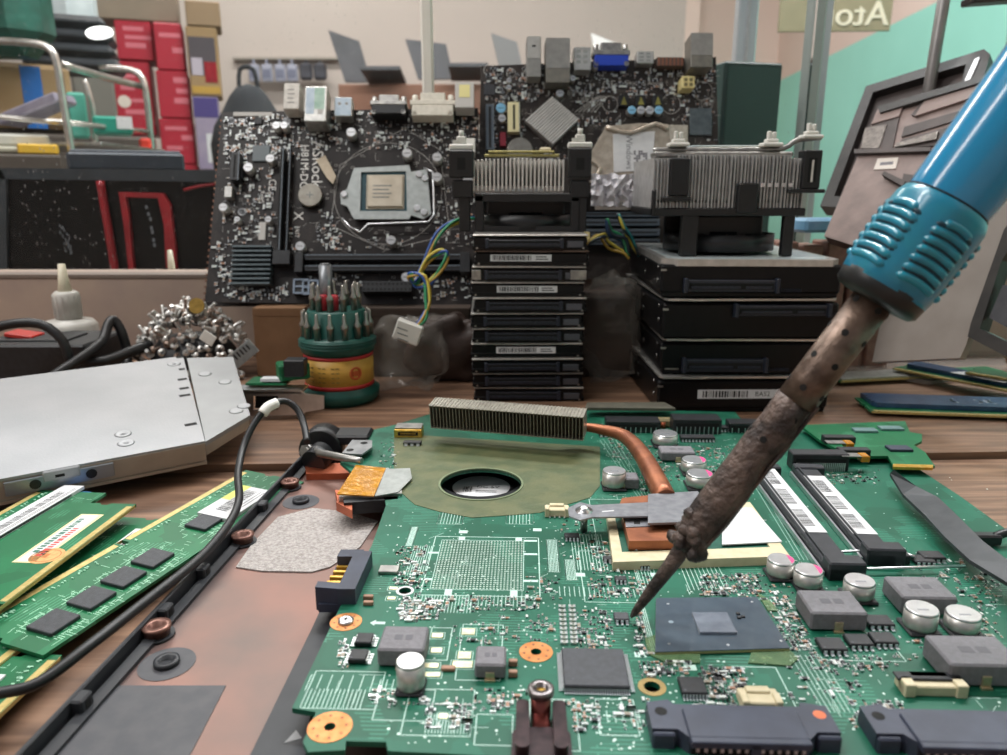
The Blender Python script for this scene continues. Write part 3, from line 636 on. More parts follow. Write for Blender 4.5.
def smd(b, x, y, s_, ro, c):
    w_, d_ = (s_, s_*.55) if ro else (s_*.55, s_); h_ = s_*.4
    b.mat(bodies[c]).box((x, y, h_/2), (w_*.95, d_*.95, h_)); b.mat(solder)
    if ro: b.box((x-w_*.5, y, h_*.45), (w_*.32, d_*1.1, h_)); b.box((x+w_*.5, y, h_*.45), (w_*.32, d_*1.1, h_))
    else: b.box((x, y-d_*.5, h_*.45), (w_*1.1, d_*.32, h_)); b.box((x, y+d_*.5, h_*.45), (w_*1.1, d_*.32, h_))
for q in parts[:100]: b = MB(chipd); smd(b, *q[1:]); build(b, 'surface_component', MBD)
b = MB(chipd)
for q in parts[100:]: smd(b, *q[1:])
build(b, 'small_surface_components', MBD, kind='stuff')
# ---- vias and test points
b = MB(M('via_tin', '#cfe3da', rough=.35, metal=.4))
for u0, v0, u1, v1, n in ((385, 510, 640, 745, 300), (640, 560, 1000, 740, 380), (590, 420, 760, 500, 160), (380, 520, 560, 610, 130), (600, 690, 650, 750, 40), (780, 470, 1000, 620, 120)):
    for _ in range(n):
        x, y = B.px(R.uniform(u0, u1), R.uniform(v0, v1))
        if free(x, y): b.cyl((x, y, 0), R.choice((.018, .025, .035)), .004, 6)
build(b, 'vias', MBD, kind='stuff')
# ---- white print: frames, pad grids, trace bundles, arrow
b = MB(silk); z0 = .001; lw = .03
def fr_(u0, v0, u1, v1, w=lw):
    x0, y0 = B.px((u0+u1)/2 - (u1-u0)/2, v1); x1, _ = B.px(u1, v1); _, y1 = B.px(u1, v0); b.rect(x0, x1, y0, y1, w, z0); return x0, x1, y0, y1
def ladder(u0, v0, u1, v1, n, vert=True, w=.018):
    x0, y0 = B.px(u0, v1); x1, _ = B.px(u1, v1); _, y1 = B.px(u1, v0)
    for k in range(n+1):
        t = k/n
        if vert: b.line(x0+(x1-x0)*t, y0, x0+(x1-x0)*t, y1, w, z0)
        else: b.line(x0, y0+(y1-y0)*t, x1, y0+(y1-y0)*t, w, z0)
gx0, gx1, gy0, gy1 = fr_(420, 538, 540, 595)
b.rect(gx0+.25, gx1-.5, gy0+.35, gy1-.25, .02, z0)
for k in (0.2, .75): 
    xx = gx0+(gx1-gx0)*k; b.bb(xx, xx+.22, gy0+.02, gy0+.35, z0, .006).bb(xx+.1, xx+.32, gy1-.25, gy1-.02, z0, .006)
for k in (.25, .7, .95):
    yy = gy0+(gy1-gy0)*k; b.bb(gx1-.5, gx1-.05, yy-.1, yy+.02, z0, .006); 
    if k < .9: b.bb(gx0-.1, gx0+.25, yy-.1, yy+.02, z0, .006)
n1, n2 = 27, 27
pb = MB(M('pad_tin', '#b4c6bb', '#c9d6cd', 8, .35, .5))
for i in range(n1):
    for j in range(n2):
        xx = gx0+.33+(gx1-gx0-.9)*i/(n1-1); yy = gy0+.42+(gy1-gy0-.75)*j/(n2-1); pb.cyl((xx, yy, 0), .034, .006, 6)
for u0, v0, u1, v1 in ((437, 508, 462, 524), (506, 508, 533, 524), (405, 527, 412, 546), (548, 540, 560, 572), (566, 560, 578, 580)): ladder(u0, v0, u1, v1, 8); fr_(u0, v0, u1, v1, .015)
for u0, v0, u1, v1, n in ((575, 535, 608, 570, 10), (412, 596, 470, 612, 18), (470, 596, 525, 606, 14), (560, 588, 640, 596, 16), (690, 566, 730, 590, 9), (425, 715, 470, 733, 14), (640, 560, 660, 590, 6), (405, 546, 424, 575, 8)): ladder(u0, v0, u1, v1, n)
for u0, v0, u1, v1 in ((300, 672, 375, 708), (372, 690, 430, 720), (474, 715, 512, 745), (455, 625, 500, 680), (425, 628, 447, 660), (585, 552, 645, 602), (400, 690, 470, 735), (765, 600, 800, 650), (600, 500, 650, 556), (600, 700, 640, 735), (752, 668, 800, 715), (530, 700, 580, 750), (820, 648, 905, 660)): fr_(u0, v0, u1, v1, .022)
for u0, v0, u1, v1, n in ((300, 690, 360, 707, 14), (305, 676, 370, 690, 6), (378, 680, 398, 690, 3), (600, 712, 640, 722, 5), (650, 600, 656, 650, 3)): ladder(u0, v0, u1, v1, n, True, .02)
for u, v in ((640, 655), (690, 668), (775, 650), (580, 575), (655, 575), (463, 532), (537, 530)): x, y = B.px(u, v); b.bb(x-.14, x+.16, y-.1, y+.12, z0, .006)
x, y = B.px(378, 623); b.prism([(x-.22, y), (x-.08, y+.14), (x-.08, y+.06), (x+.2, y+.06), (x+.2, y-.06), (x-.08, y-.06), (x-.08, y-.14)], z0, .006)
# trace bundles running diagonally, right part
for k in range(7):
    p0, p1 = B.px(790+k*5, 655), B.px(825+k*5, 712); b.line(*p0, *p1, .015, z0)
for k in range(6): p0, p1 = B.px(745+k*4, 470), B.px(800+k*4, 560); b.line(*p0, *p1, .012, z0)
for k in range(5): p0, p1 = B.px(640+k*3, 500), B.px(600+k*4, 440); b.line(*p0, *p1, .012, z0)
for _ in range(130):
    u, v = R.choice(((R.uniform(385, 640), R.uniform(505, 600)), (R.uniform(330, 650), R.uniform(600, 745)), (R.uniform(640, 1000), R.uniform(590, 730)), (R.uniform(600, 740), R.uniform(425, 500))))
    x, y = B.px(u, v); l_ = R.uniform(.1, .7); dx, dy = R.choice(((1, 0), (0, 1), (.7, .7), (1, 0), (0, 1)))
    if free(x, y) and free(x+dx*l_, y+dy*l_): b.line(x, y, x+dx*l_, y+dy*l_, .012, z0)
build(b, 'board_print', MBD); build(pb, 'pad_grid', MBD, kind='stuff')

# ================================================================ laptop cooler: fin block, heat pipe, plate
zf = ZB+.75
FA = P(431, 428, zf); FB_ = P(583, 441, zf)
hf = Pl((FA.x, FA.y, zf), (FB_-FA), Vector((0, 1, .12))); LF = (FB_-FA).length
HC = thing('heatpipe_cooler', 'laptop cooler with grey fin block and bent copper heat pipe on the motherboard', 'cooler', frame=hf.m)
fin = M('fin_grey', '#8d887d', '#a39e92', 4, .35, .5); finb = M('fin_inside', '#2a2018', '#4a3822', 5, .7)
HF = 1.15
b = MB(finb); b.bb(.05, LF-.05, .35, .9, .06, HF-.08); b.mat(fin); n = 46
for k in range(n): x = LF*k/(n-1); b.bb(x-.011, x+.011, 0, 1.0, 0, HF)
b.bb(0, LF, 0, 1.0, HF-.03, HF, 0); b.bb(0, LF, .0, 1, 0, .04)
for k in range(n): x = LF*k/(n-1); b.bb(x-.03, x+.02, -.02, 1.0, HF, HF+.035)
build(b, 'fin_block', HC)
pipe = M('copper_pipe', '#a5694b', '#7c4b37', .9, .42, .65, bump=.15, bsc=3, lo=.4, hi=.7)
pts = [hf.inv @ P(u, v, z) for u, v, z in ((560, 428, 2.35), (583, 427, 2.33), (603, 430, 2.33), (624, 436, 2.35), (640, 452, 2.3), (653, 474, 2.15), (666, 500, 1.98))]
b = MB(pipe)
vsb = len(b.v); b.tube(pts, [.2, .2, .24, .3, .36, .4, .42], 14)
build(b, 'heat_pipe', HC)
plate = M('bracket_steel', '#9a9ba0', '#86878c', 3, .38, .6)
def q3(pl, z0, z1, b): 
    o = [hf.inv @ P(u, v, z1) for u, v in pl]; o2 = [hf.inv @ P(u, v, z1) - Vector(hf.inv.to_3x3() @ Vector((0, 0, z1-z0))) for u, v in pl]; n = len(pl)
    fs = [tuple(range(n)), tuple(range(2*n-1, n-1, -1))]+[(j, i, n+i, n+j) for i, j in ((i, (i+1) % n) for i in range(n))]
    b.add(o+o2, fs)
b = MB(plate); q3([(648, 523), (712, 521), (698, 491), (648, 494)], ZB+.82, ZB+.9, b); q3([(592, 517), (652, 516), (652, 502), (592, 505), (580, 502), (568, 508), (569, 516), (580, 520)], ZB+.78, ZB+.84, b)
b.mat(M('bracket_slot', '#d6d6d8', rough=.4)); q3([(602, 512), (614, 511), (614, 510), (602, 511)], ZB+.84, ZB+.845, b); build(b, 'bracket', HC)
b = MB(pipe); q3([(618, 508), (652, 507), (650, 495), (622, 498)], ZB+.5, ZB+.75, b); q3([(629, 541), (700, 540), (690, 512), (622, 514)], ZB+.28, ZB+.62, b); build(b, 'copper_base', HC)
b = MB(plate); q3([(626, 527), (650, 526), (650, 518), (625, 519)], ZB+.62, ZB+.65, b); b.mat(holem); q3([(634, 524), (640, 524), (640, 521), (634, 521)], ZB+.65, ZB+.655, b); build(b, 'base_clamp', HC)
for u, v in ((584, 511),):
    p = hf.inv @ P(u, v, ZB+.84); b = MB(alu); b.lathe([(.3, 0), (.3, .03), (.17, .05), (.15, .13), (.1, .16)], p, 18); b.mat(alud).cyl(p-Vector((0, 0, .8)), .13, .8, 12); build(b, 'spring_screw', HC)

# ---- bent black strap lying along the right edge of the board
b = MB(M('strap_black', '#2d3033', '#3a3d40', 1.5, .5)); pl = [(892, 472), (905, 476), (935, 492), (958, 520), (1000, 552), (1060, 600), (1060, 626), (1000, 580), (972, 566), (935, 538), (905, 500)]
st = thing('plastic_strap', 'long dark bent plastic strip lying along the board edge beside the memory slots', 'strip', frame=B.m)
def ribbon(b, A, C_, z_of, th):
    n = len(A); vs = []
    for k in range(n):
        for (u, v), dz in ((A[k], z_of(k)[0]), (C_[k], z_of(k)[1])):
            x, y = B.px(u, v, dz); vs += [(x, y, dz), (x, y, dz-th)]
    fs = []
    for k in range(n-1):
        o = 4*k; fs += [(o, o+2, o+6, o+4), (o+1, o+5, o+7, o+3), (o, o+4, o+5, o+1), (o+2, o+3, o+7, o+6)]
    fs += [(0, 1, 3, 2), (4*n-4, 4*n-2, 4*n-1, 4*n-3)]
    b.add(vs, fs)
ribbon(b, [(890, 473), (903, 494), (925, 515), (945, 537), (970, 560), (1000, 578), (1060, 615)], [(894, 470), (916, 486), (938, 497), (958, 516), (983, 541), (1012, 563), (1070, 594)], lambda k: (.5+.04*k, .75+.03*k), .12)
build(b, 'strip_body', st)
# small green card at the back right corner
cardz = .35
cd_ = thing('small_circuit_card', 'small green circuit card with yellow taped connectors at the back right corner of the motherboard', 'circuit card', frame=B.m)
b = MB(ramgreen); b.prism(B.poly([(800, 425), (905, 421), (910, 432), (922, 434), (922, 441), (914, 445), (925, 452), (935, 466), (893, 465), (888, 456), (850, 456), (820, 440)], cardz), cardz-.12, cardz); b.mat(gold).prism(B.poly([(893, 467), (933, 468), (933, 465), (893, 464)], cardz), cardz-.11, cardz+.01); build(b, 'card', cd_)
def cl(u, v, w, d, h, mm, name, bv=.02, par=cd_):
    x, y = B.px(u, v, cardz); W = w/B.sc(u, v); b = MB(mm); b.bb(x-W/2, x+W/2, y, y+d, cardz, cardz+h, bv); return build(b, name, par)
cl(867, 433, 22, .5, .12, M('teal_chip', '#5d7a7c', '#6b8888', 3, .4), 'chip'); cl(893, 431, 22, .5, .12, MATS['teal_chip'], 'chip'); cl(902, 452, 22, .6, .12, slate, 'chip')
for u, v in ((840, 444), (855, 457)):
    o = cl(u, v, 30, .45, .32, chipd, 'connector', .03); x, y = B.px(u, v, cardz+.35); b = MB(alud); b.bb(x-.5, x+.3, y+.05, y+.5, cardz+.32, cardz+.36, .01); b.mat(kap).bb(x+.3, x+.65, y+.0, y+.5, cardz+.1, cardz+.38, .03); build(b, 'yellow_tape', o)
# ================================================================ left side: hinge, cable, optical drive, memory modules
# hinge block at the tray corner
hg = thing('hinge_assembly', 'round black laptop hinge with steel bracket at the tray corner', 'hinge', loc=P(322, 452, .9))
o = P(322, 452, .9)
def lw_(p): return Vector(p)-o
b = MB(black); b.cyl(lw_(K(323, 446, 36.2))-Vector((0, .7, 0)), 1.0, 1.3, 26, (0, 1, 0)); b.box(lw_(P(352, 436, 1.3)), (1.9, 1.4, .5), .1); b.cyl(lw_(P(313, 463, .9)), .6, .9, 20, (.3, .9, .2)); build(b, 'hinge_cover', hg)
b = MB(alud); c_ = lw_(K(309, 451, 34.4)); b.cyl(c_, .34, .35, 6, (-.2, -1, .3)); b.cyl(c_+Vector((-.03, -.3, .09)), .18, .2, 12, (-.2, -1, .3)); build(b, 'hinge_nut', hg)
b = MB(alud); b.tube([lw_(K(314, 452, 34)), lw_(P(340, 457, 1.6)), lw_(P(362, 461, 1.65))], [.2, .17, .14], 10); build(b, 'hinge_arm', hg)
b = MB(M('hinge_plate', '#a5a6a8', '#8c8d90', 2, .35, .7)); pf = Pl(P(345, 452, 1.7), (1, 0, 0), (0, 1, 0)); fr2 = [pf.px(*q) for q in ((342, 453), (362, 454), (372, 447), (372, 440), (352, 440))]
b.T = Matrix.Translation(pf.O-o)
b.prism(fr2, -.08, 0); b.mat(holem)
for u, v in ((350, 450), (364, 443)): x, y = pf.px(u, v); b.cyl((x, y, 0), .17, .01, 14)
build(b, 'hinge_plate', hg)
# thin black cable: over the modules, up to the hinge
cab = M('cable_black', '#141517', '#1a1b1e', 1, .45)
pts = [P(-40, 700, .9), P(0, 693, .9), P(40, 682, .9), P(90, 645, 1.1), P(150, 598, 1.1), P(200, 558, 1.1), P(228, 525, 1.2), P(239, 500, 1.4), P(238, 475, 1.6), P(243, 448, 2.2), P(254, 424, 3.0), P(268, 407, 3.6), P(284, 401, 3.7), P(297, 409, 3.3), P(304, 425, 2.7), P(307, 442, 2.2)]
root = pts[3].copy(); root.z = .5
tc = thing('antenna_cable', 'thin black cable with a white sleeve curving from the hinge over the green memory modules', 'cable', loc=root)
b = MB(cab); b.tube([p-root for p in pts], .155, 10, smooth=5); build(b, 'cable', tc)
b = MB(white); b.tube([pts[10].lerp(pts[11], .6)-root, pts[11]-root, pts[11].lerp(pts[12], .55)-root+Vector((0, 0, .04))], .235, 12); build(b, 'white_sleeve', tc)

# ---- slim optical drive, back edge raised
D1 = P(205, 441, 1.55); D0 = P(0, 479, 1.45); ex = (D1-D0).normalized()
Db = Q(183, 355, D1.y+10.6)
od = Pl(D1, ex, Db-D1)         # origin at the front right corner of the lid
opt = thing('optical_drive', 'slim silver optical drive lying at the left with its tray end pointing right', 'optical drive', frame=od.m)
lid = M('drive_lid', '#a5a6a9', '#9b9da0', .3, .5, .2, bump=.08, bsc=8); trm = M('drive_tray', '#949698', '#a0a2a4', .3, .5, .2); sidem = M('drive_side', '#b4a99c', '#a3998d', .5, .45, .3)
_, dy = od.px(183, 356); lx0 = -13.5
bx, by = od.px(183, 356)
b = MB(lid); b.prism([(0, 0), (bx, by), (bx-12.6, by), (-12.9, 0)], -.12, 0); build(b, 'lid', opt)
b = MB(sidem); b.prism([(-.02, .03), (bx-.05, by-.1), (bx-12.5, by-.1), (-12.9, .03)], -1.05, -.12); b.bb(-5.4, 0, -.03, .05, -1.0, -.1, .02); b.bb(-12.8, 0, -.05, .1, -1.2, -1.05); build(b, 'drive_body', opt)
b = MB(M('drive_plate', '#9aa0a8', rough=.35, metal=.5)); b.bb(-8.0, -3.9, -.1, .0, -.85, -.18, .03); b.mat(lid).bb(-6.6, -5.2, -.14, -.02, -.5, -.0, .05)
b.mat(holem).bb(-6.15, -5.8, -.15, -.13, -.35, -.22); b.mat(chipd)
for x in (-6.9, -4.8): b.cyl((x, -.09, -.5), .22, .04, 14, (0, -1, 0))
build(b, 'mounting_plate', opt)
b = MB(holem); b.bb(-12.9, -8.9, -.09, .03, -1.0, -.35); b.mat(chipd).bb(-12.9, -9.2, -.11, -.05, -.75, -.5); build(b, 'drive_connector', opt)
tp = [od.px(*q, -.12) for q in ((187, 358), (233, 357), (250, 415))]
b = MB(trm); b.prism([(0.05, .15), tp[2], tp[1], tp[0]], -.35, -.12); b.mat(sidem).prism([(0.05, .17), (tp[2][0]-.06, tp[2][1]), (tp[1][0]-.05, tp[1][1]-.1), (tp[0][0], tp[0][1]-.1)], -.85, -.35); build(b, 'drive_tray', opt)
b = MB(holem)
for u, v, s_ in ((181, 357, .25), (183, 369, .2), (184, 379, .3), (186, 388, .3), (187, 395, .35), (193, 424, .35)):
    x, y = od.px(u, v); b = MB(holem); b.bb(x-s_*1.1, x+s_*.5, y-.14, y+.14, 0, .005); build(b, 'lid_slot', opt)
b = MB(M('dimple', '#aaacaf', rough=.5, metal=.2))
for u, v in ((123, 434), (126, 443), (174, 364)): x, y = od.px(u, v); b = MB(M('dimple')); b.lathe([(.38, 0), (.3, .04), (.2, .03), (.12, -.0)], (x, y, 0), 18); build(b, 'lid_dimple', opt)
for u, v in ((205, 374), (225, 382), (236, 411), (244, 406)): x, y = od.px(u, v, -.12); b = MB(M('dimple')); b.lathe([(.36, 0), (.28, .04), (.15, .01)], (x, y, -.12), 18); build(b, 'lid_dimple', opt)

# ---- memory modules
ramgold = M('edge_gold', '#b39c5c', '#c9b478', 5, .4, .4)
def ram(name, label, Ag, Bg, L_, W, side, ntilt=0, chips=True, n=8, board=ramgreen, group=None, z=0, top='chips', sod=False):
    """gold edge from picture point Ag (far) to Bg (near) at height z; board lies to `side`"""
    a_, c_ = P(*Ag, z), P(*Bg, z); d = (c_-a_).normalized(); nrm = Vector((-d.y, d.x, ntilt))*side
    f = Pl(a_, d, nrm)
    return f
def ram_module(name, label, f, L_, W, sg, bits, group='memory modules lying at the left', base=ramgreen):
    """f: plane whose x runs along the gold edge, y across (sign sg), z up or down"""
    up = 1 if f.Z.z > 0 else -1
    t = thing(name, label, 'memory module', frame=f.m, group=group)
    z0, z1 = (-.12, 0) if up > 0 else (0, .12)
    Zt = 0; 
    b = MB(base); notch = [(0, 0), (L_*.55, 0), (L_*.55, .35), (L_*.57, .35), (L_*.57, 0), (L_, 0), (L_, 1.0), (L_-.15, 1.1), (L_-.15, 1.35), (L_, 1.45), (L_, W), (0, W), (0, 1.45), (.15, 1.35), (.15, 1.1), (0, 1.0)]
    b.prism(notch, z0, z1); build(b, 'module_board', t)
    b = MB(ramgold); e = .006*up
    za, zb = sorted((0, e)); b.bb(.25, L_*.54, .02, .24, za, zb); b.bb(L_*.58, L_-.25, .02, .24, za, zb)
    b.mat(M('gold_side', '#b79f62', rough=.4, metal=.4)); b.bb(.1, L_-.1, -.012, .0, z0, z1); build(b, 'contact_edge', t)
    def up_box(b, x0, x1, y0, y1, h, bv=0):
        za, zb = sorted((0, h*up)); b.bb(x0, x1, y0, y1, za, zb, bv)
    for k in bits:
        if k[0] == 'chips':
            for x, y, w_, d_ in k[1]: b = MB(chipm); up_box(b, x-w_/2, x+w_/2, y-d_/2, y+d_/2, .13, .02); build(b, 'memory_chip', t)
        if k[0] == 'print':
            b = MB(M('ram_print', '#a8d9bb', rough=.5)); r = random.Random(k[1])
            for x, y, w_, d_ in k[2]:
                for q in range(15):
                    for sd in (-1, 1):
                        xx = x-w_/2+w_*q/14+r.uniform(-.03, .03); yy = y+sd*(d_/2+.1+r.uniform(0, .25)); l_ = r.uniform(.08, .3)
                        up_box(b, xx-.01, xx+.01, yy-l_/2, yy+l_/2, .004) if r.random() < .6 else up_box(b, xx-l_/2, xx+l_/2, yy-.01, yy+.01, .004)
            for q in range(90): xx, yy = r.uniform(.3, L_-.3), r.uniform(.4, .55); up_box(b, xx-.02, xx+.02, yy-.04, yy+.04, .03)
            for q in range(120): xx, yy = r.uniform(.3, L_-.3), r.uniform(.6, W-.1); l_ = r.uniform(.05, .2); up_box(b, xx-l_, xx+l_, yy-.008, yy+.008, .003) if q % 2 else up_box(b, xx-.008, xx+.008, yy-l_, yy+l_, .003)
            build(b, 'board_print', t)
        if k[0] == 'label':
            _, x0, x1, y0, y1, h, kind = k
            b = MB(paper if kind != 'gold' else M('label_cream', '#e2d2a2', rough=.5)); up_box(b, x0, x1, y0, y1, h)
            if kind in ('bar', 'yellow'):
                r = random.Random(4); b.mat(ink); x = x0+(x1-x0)*.12
                while x < x1-(x1-x0)*.2: w_ = r.choice((.02, .04, .06)); up_box(b, x, x+w_, y0+(y1-y0)*.3, y0+(y1-y0)*.65, h+.003); x += w_+r.choice((.03, .05))
                for q in range(2): yy = y0+(y1-y0)*(.75+.1*q); up_box(b, x0+.3, x1-(.6+.5*q), yy, yy+.03, h+.003)
            if kind == 'yellow': b.mat(M('label_lime', '#cfd86a', rough=.5)); up_box(b, x0, x0+(x1-x0)*.5, y0, y0+(y1-y0)*.28, h+.003); 
            if kind == 'gold':
                b.mat(paper); up_box(b, x0+.1, x1-.1, y0+.15, y1-.12, h+.002)
                r = random.Random(8)
                for row, mm in ((0, M('print_green', '#3c6d5c')), (1, M('print_red', '#b83c32'))):
                    b.mat(mm); x = x0+.4+(row*.8)
                    while x < x1-.5-(1-row)*.3: w_ = r.uniform(.08, .2); yy = y0+.22+.28*(1-row); up_box(b, x, x+w_, yy, yy+.2, h+.004); x += w_+.06
            build(b, 'label', t)
        if k[0] == 'round':
            _, x, y, r_ = k; b = MB(M('round_sticker', '#d8a66c', '#c98f55', 6, .5)); c_ = sorted((0, .012*up)); b.cyl((x, y, c_[0]), r_, abs(c_[1]-c_[0]), 26)
            b.mat(M('sticker_ring', '#b06a35')); 
            ring = [(x+r_*.8*math.cos(q), y+r_*.8*math.sin(q)) for q in [2*pi*i/24 for i in range(24)]]; ring2 = [(x+r_*.74*math.cos(q), y+r_*.74*math.sin(q)) for q in [2*pi*i/24 for i in range(24)]]
            b.prism(ring, *sorted((.012*up, .015*up)), [ring2]); up_box(b, x-.15, x+.15, y-.05, y+.12, .015); build(b, 'round_sticker', t)
    return t
def gframe(Ag, Bg, z, across, za=None):
    a_, c_ = P(*Ag, z if za is None else za), P(*Bg, z); return Pl(a_, c_-a_, across)
# long module under the cable
f = gframe((246, 470), (0, 609), .62, (1, .25, -.06))
def fp(f, *q): return f.px(*q)
chs = []
for u, v in ((204, 524), (153, 560), (124, 579), (92, 600), (54, 624)): x, y = f.px(u, v); chs.append((x, y, 1.05, .95))
lx, ly = f.px(232, 507)
ramD = ram_module('memory_module', 'long green memory module with four bare black chips, lying under the black cable', f, 13.3, 3.0, 1, [('chips', chs), ('print', 3, chs), ('label', lx-1.7, lx+1.2, ly-.7, ly+.75, .15, 'yellow')])
# bare back with cream label and round sticker
f = gframe((136, 504), (-20, 622), .95, (-1, -.2, 0))
x1, y1 = f.px(61, 537); x2, y2 = f.px(47, 556)
ramA = ram_module('memory_module', 'green memory module back side up with a cream label and a round orange sticker', f, 13.3, 3.0, -1, [('label', x1-1.9, x1+1.9, y1-.45, y1+.45, .01, 'gold'), ('round', x2, y2, .55)])
f = gframe((40, 490), (-60, 545), .6, (1, -.35, 0))
x1, y1 = f.px(14, 524)
ramB = ram_module('memory_module', 'green memory module with a long white barcode sticker at the far left edge', f, 13.3, 3.0, 1, [('print', 5, []), ('chips', [(x1-.2, y1, 5, .9)]), ('label', x1-3.5, x1+2.2, y1-.45, y1+.45, .14, 'bar')])
f = gframe((180, 520), (30, 640), .33, (-1, -.25, 0)) 
x1, y1 = f.px(150, 524)
ramC = ram_module('memory_module', 'green memory module with a small white sticker between the two longer ones', f, 13.3, 3.0, 1, [('print', 6, [(3, 1.6, 2, 1)]), ('label', 1.2, 3.6, .35, 1.1, .14, 'bar')])
f = gframe((62, 655), (-60, 770), .28, (-1, -.1, 0)) 
ramE = ram_module('memory_module', 'green memory module with a white label poking out below the others at bottom left', f, 13.3, 3.0, 1, [('print', 7, []), ('label', 1.0, 3.2, .9, 2.6, .05, 'bar')])
# little blue chip cover behind them
x = P(77, 497, .6)
b = MB(M('blue_film', '#4d86c4', rough=.35)); b.cyl((-.3, 0, 0), .8, .1, 24); bf = build(b, 'blue_disc', frame=m4((x.x, x.y+.3, .28))); tag(bf, 'small light blue disc peeking out behind the green memory modules', 'disc')

# ---- black power box with a red rocker switch
Yb = 47
q0, q1 = Q(-30, 345, Yb), Q(84, 345, Yb)
pb_ = thing('power_box', 'black plastic box with a red rocker switch behind the optical drive', 'switch box', loc=(q0.x, Yb, 0)); W_ = q1.x-q0.x; hz = Q(40, 345, Yb).z
b = MB(black); b.bb(0, W_, 0, 5.2, 0, hz, .15); b.mat(chipd).bb(1.0, 5.6, 1.1, 3.8, hz, hz+.12, .05); build(b, 'housing', pb_)
b = MB(M('rocker_red', '#b92a20', rough=.35)); x, y, _ = Q(24, 330, Yb+2.4)-Vector((q0.x, Yb, 0)); b.box((x, 2.4, hz+.22), (1.9, 1.5, .3), .06, Matrix.Rotation(rad(8), 3, 'Y')); build(b, 'rocker_switch', pb_)
# thick mains lead beside it
pts = [Q(-30, 338, 45), Q(5, 325, 45.5), Q(40, 324, 46), Q(62, 340, 46), Q(70, 362, 46)]
b = MB(cab); c0 = Q(70, 362, 46); pts = [p-c0 for p in pts]; b.tube(pts, .3, 10); o_ = build(b, 'power_lead', frame=m4(c0)); tag(o_, 'black cable arching over the switch box with the red rocker', 'cable')
pts = [Q(40, 385, 44), Q(66, 368, 45), Q(90, 352, 47), Q(103, 340, 48.5), Q(108, 325, 49.5), Q(114, 320, 50), Q(122, 333, 50), Q(127, 352, 50), Q(127, 368, 49)]
b = MB(cab); c0 = Q(127, 368, 49); b.tube([p-c0 for p in pts], .33, 10); o_ = build(b, 'power_lead', frame=m4(c0)); tag(o_, 'black cable bent in an upright loop between switch box and screw heap', 'cable')
pts = [Q(80, 362, 47), Q(105, 361, 47.5), Q(130, 352, 49), Q(150, 345, 50.5)]
b = MB(cab); c0 = Q(105, 366, 47.5); b.tube([p-c0 for p in pts], .36, 10); o_ = build(b, 'power_lead', frame=m4(c0)); tag(o_, 'short thick black lead running from the switch box under the screw heap', 'cable')

# ---- dropper bottles
bott = M('bottle_plastic', '#d9d6cf', '#cfccc5', 1, .35, trans=.25, sss=0); noz = M('nozzle_cream', '#cfc7ae', '#d8d0ba', 2, .4)
def bottle(u, vb, vt, wpx, Y, z0, label, body_z=None):
    c = Q(u, vb, Y); s_ = FPX/(c-C0).dot(FWD); r = wpx/2/s_; zt = Q(u, vt, Y).z; c.z = z0; H = zt-z0
    t = thing('dropper_bottle', label, 'bottle', loc=c); hb = H*body_z
    b = MB(bott); b.lathe([(r*.92, 0), (r, .15), (r, hb*.9), (r*.85, hb), (r*.4, hb+.15), (r*.36, hb+.5)], (0, 0, 0), 26); build(b, 'bottle_body', t)
    h1 = hb+.2; b = MB(bott); b.lathe([(r*.48, h1), (r*.48, h1+(H-h1)*.45), (r*.36, h1+(H-h1)*.5)], (0, 0, 0), 22); 
    for k in range(14): b.box((r*.48*math.cos(2*pi*k/14), r*.48*math.sin(2*pi*k/14), h1+(H-h1)*.22), (.06, .06, (H-h1)*.4), 0, Matrix.Rotation(2*pi*k/14, 3, 'Z'))
    build(b, 'cap', t)
    b = MB(noz); b.lathe([(r*.27, h1+(H-h1)*.48), (r*.2, h1+(H-h1)*.65), (r*.13, H)], (0, 0, 0), 16); build(b, 'nozzle', t)
bottle(76, 366, 264, 50, 53.5, 0, 'clear plastic dropper bottle with cream nozzle in front of the cream board', .48)
bottle(174, 290, 250, 34, 66, -.4, 'small white dropper bottle standing behind the glass at the red trimmed case', .45)

# ---- heap of screws clinging together
magn = thing('magnet_dish', 'black magnet dish buried under the heap of small screws', 'magnet dish', loc=(0, 0, 0)) if False else None
cen = P(192, 366, 0); cy0 = 52.3; cx = Q(193, 340, cy0).x
b = MB(chipd); b.lathe([(2.4, 0), (2.8, .3), (2.9, 1.8), (2.2, 2.8), (0, 3.2)], (0, 0, 0), 24); o_ = build(b, 'magnet_block', frame=m4((cx, cy0, 0))); tag(o_, 'dark round magnet hidden inside the heap of silver screws', 'magnet')
scm = [M('screw_nickel', '#c9c8c4', '#dcdad6', 6, .3, .6), M('screw_dark', '#4c4a48', '#5f5c59', 6, .4, .6), M('screw_bronze', '#857368', '#978579', 6, .35, .6)]
def screw_proto(m, hr, L_):
    b = MB(m); b.lathe([(hr*.95, 0), (hr, .05), (hr*.85, .16), (hr*.5, .2), (hr*.5, .21)], (0, 0, 0), 12)
    nth = 5; pr = [(.11, 0)]
    for k in range(nth*2): pr.append((.13 if k % 2 else .095, -L_*(k+1)/(nth*2)))
    b.lathe(pr[::-1], (0, 0, 0), 10); b.mat(holem).box((0, 0, .212), (hr*1.1, .05, .01)).box((0, 0, .212), (.05, hr*1.1, .01)); return b
mb_s = [screw_proto(scm[0], .3, .75), screw_proto(scm[1], .28, .6), screw_proto(scm[2], .27, .85), screw_proto(scm[0], .24, .5)]
me_s = []
rs = random.Random(21); first = {}
cnt = 0
wtxt = ['bright nickel', 'dark steel', 'brownish', 'short bright']
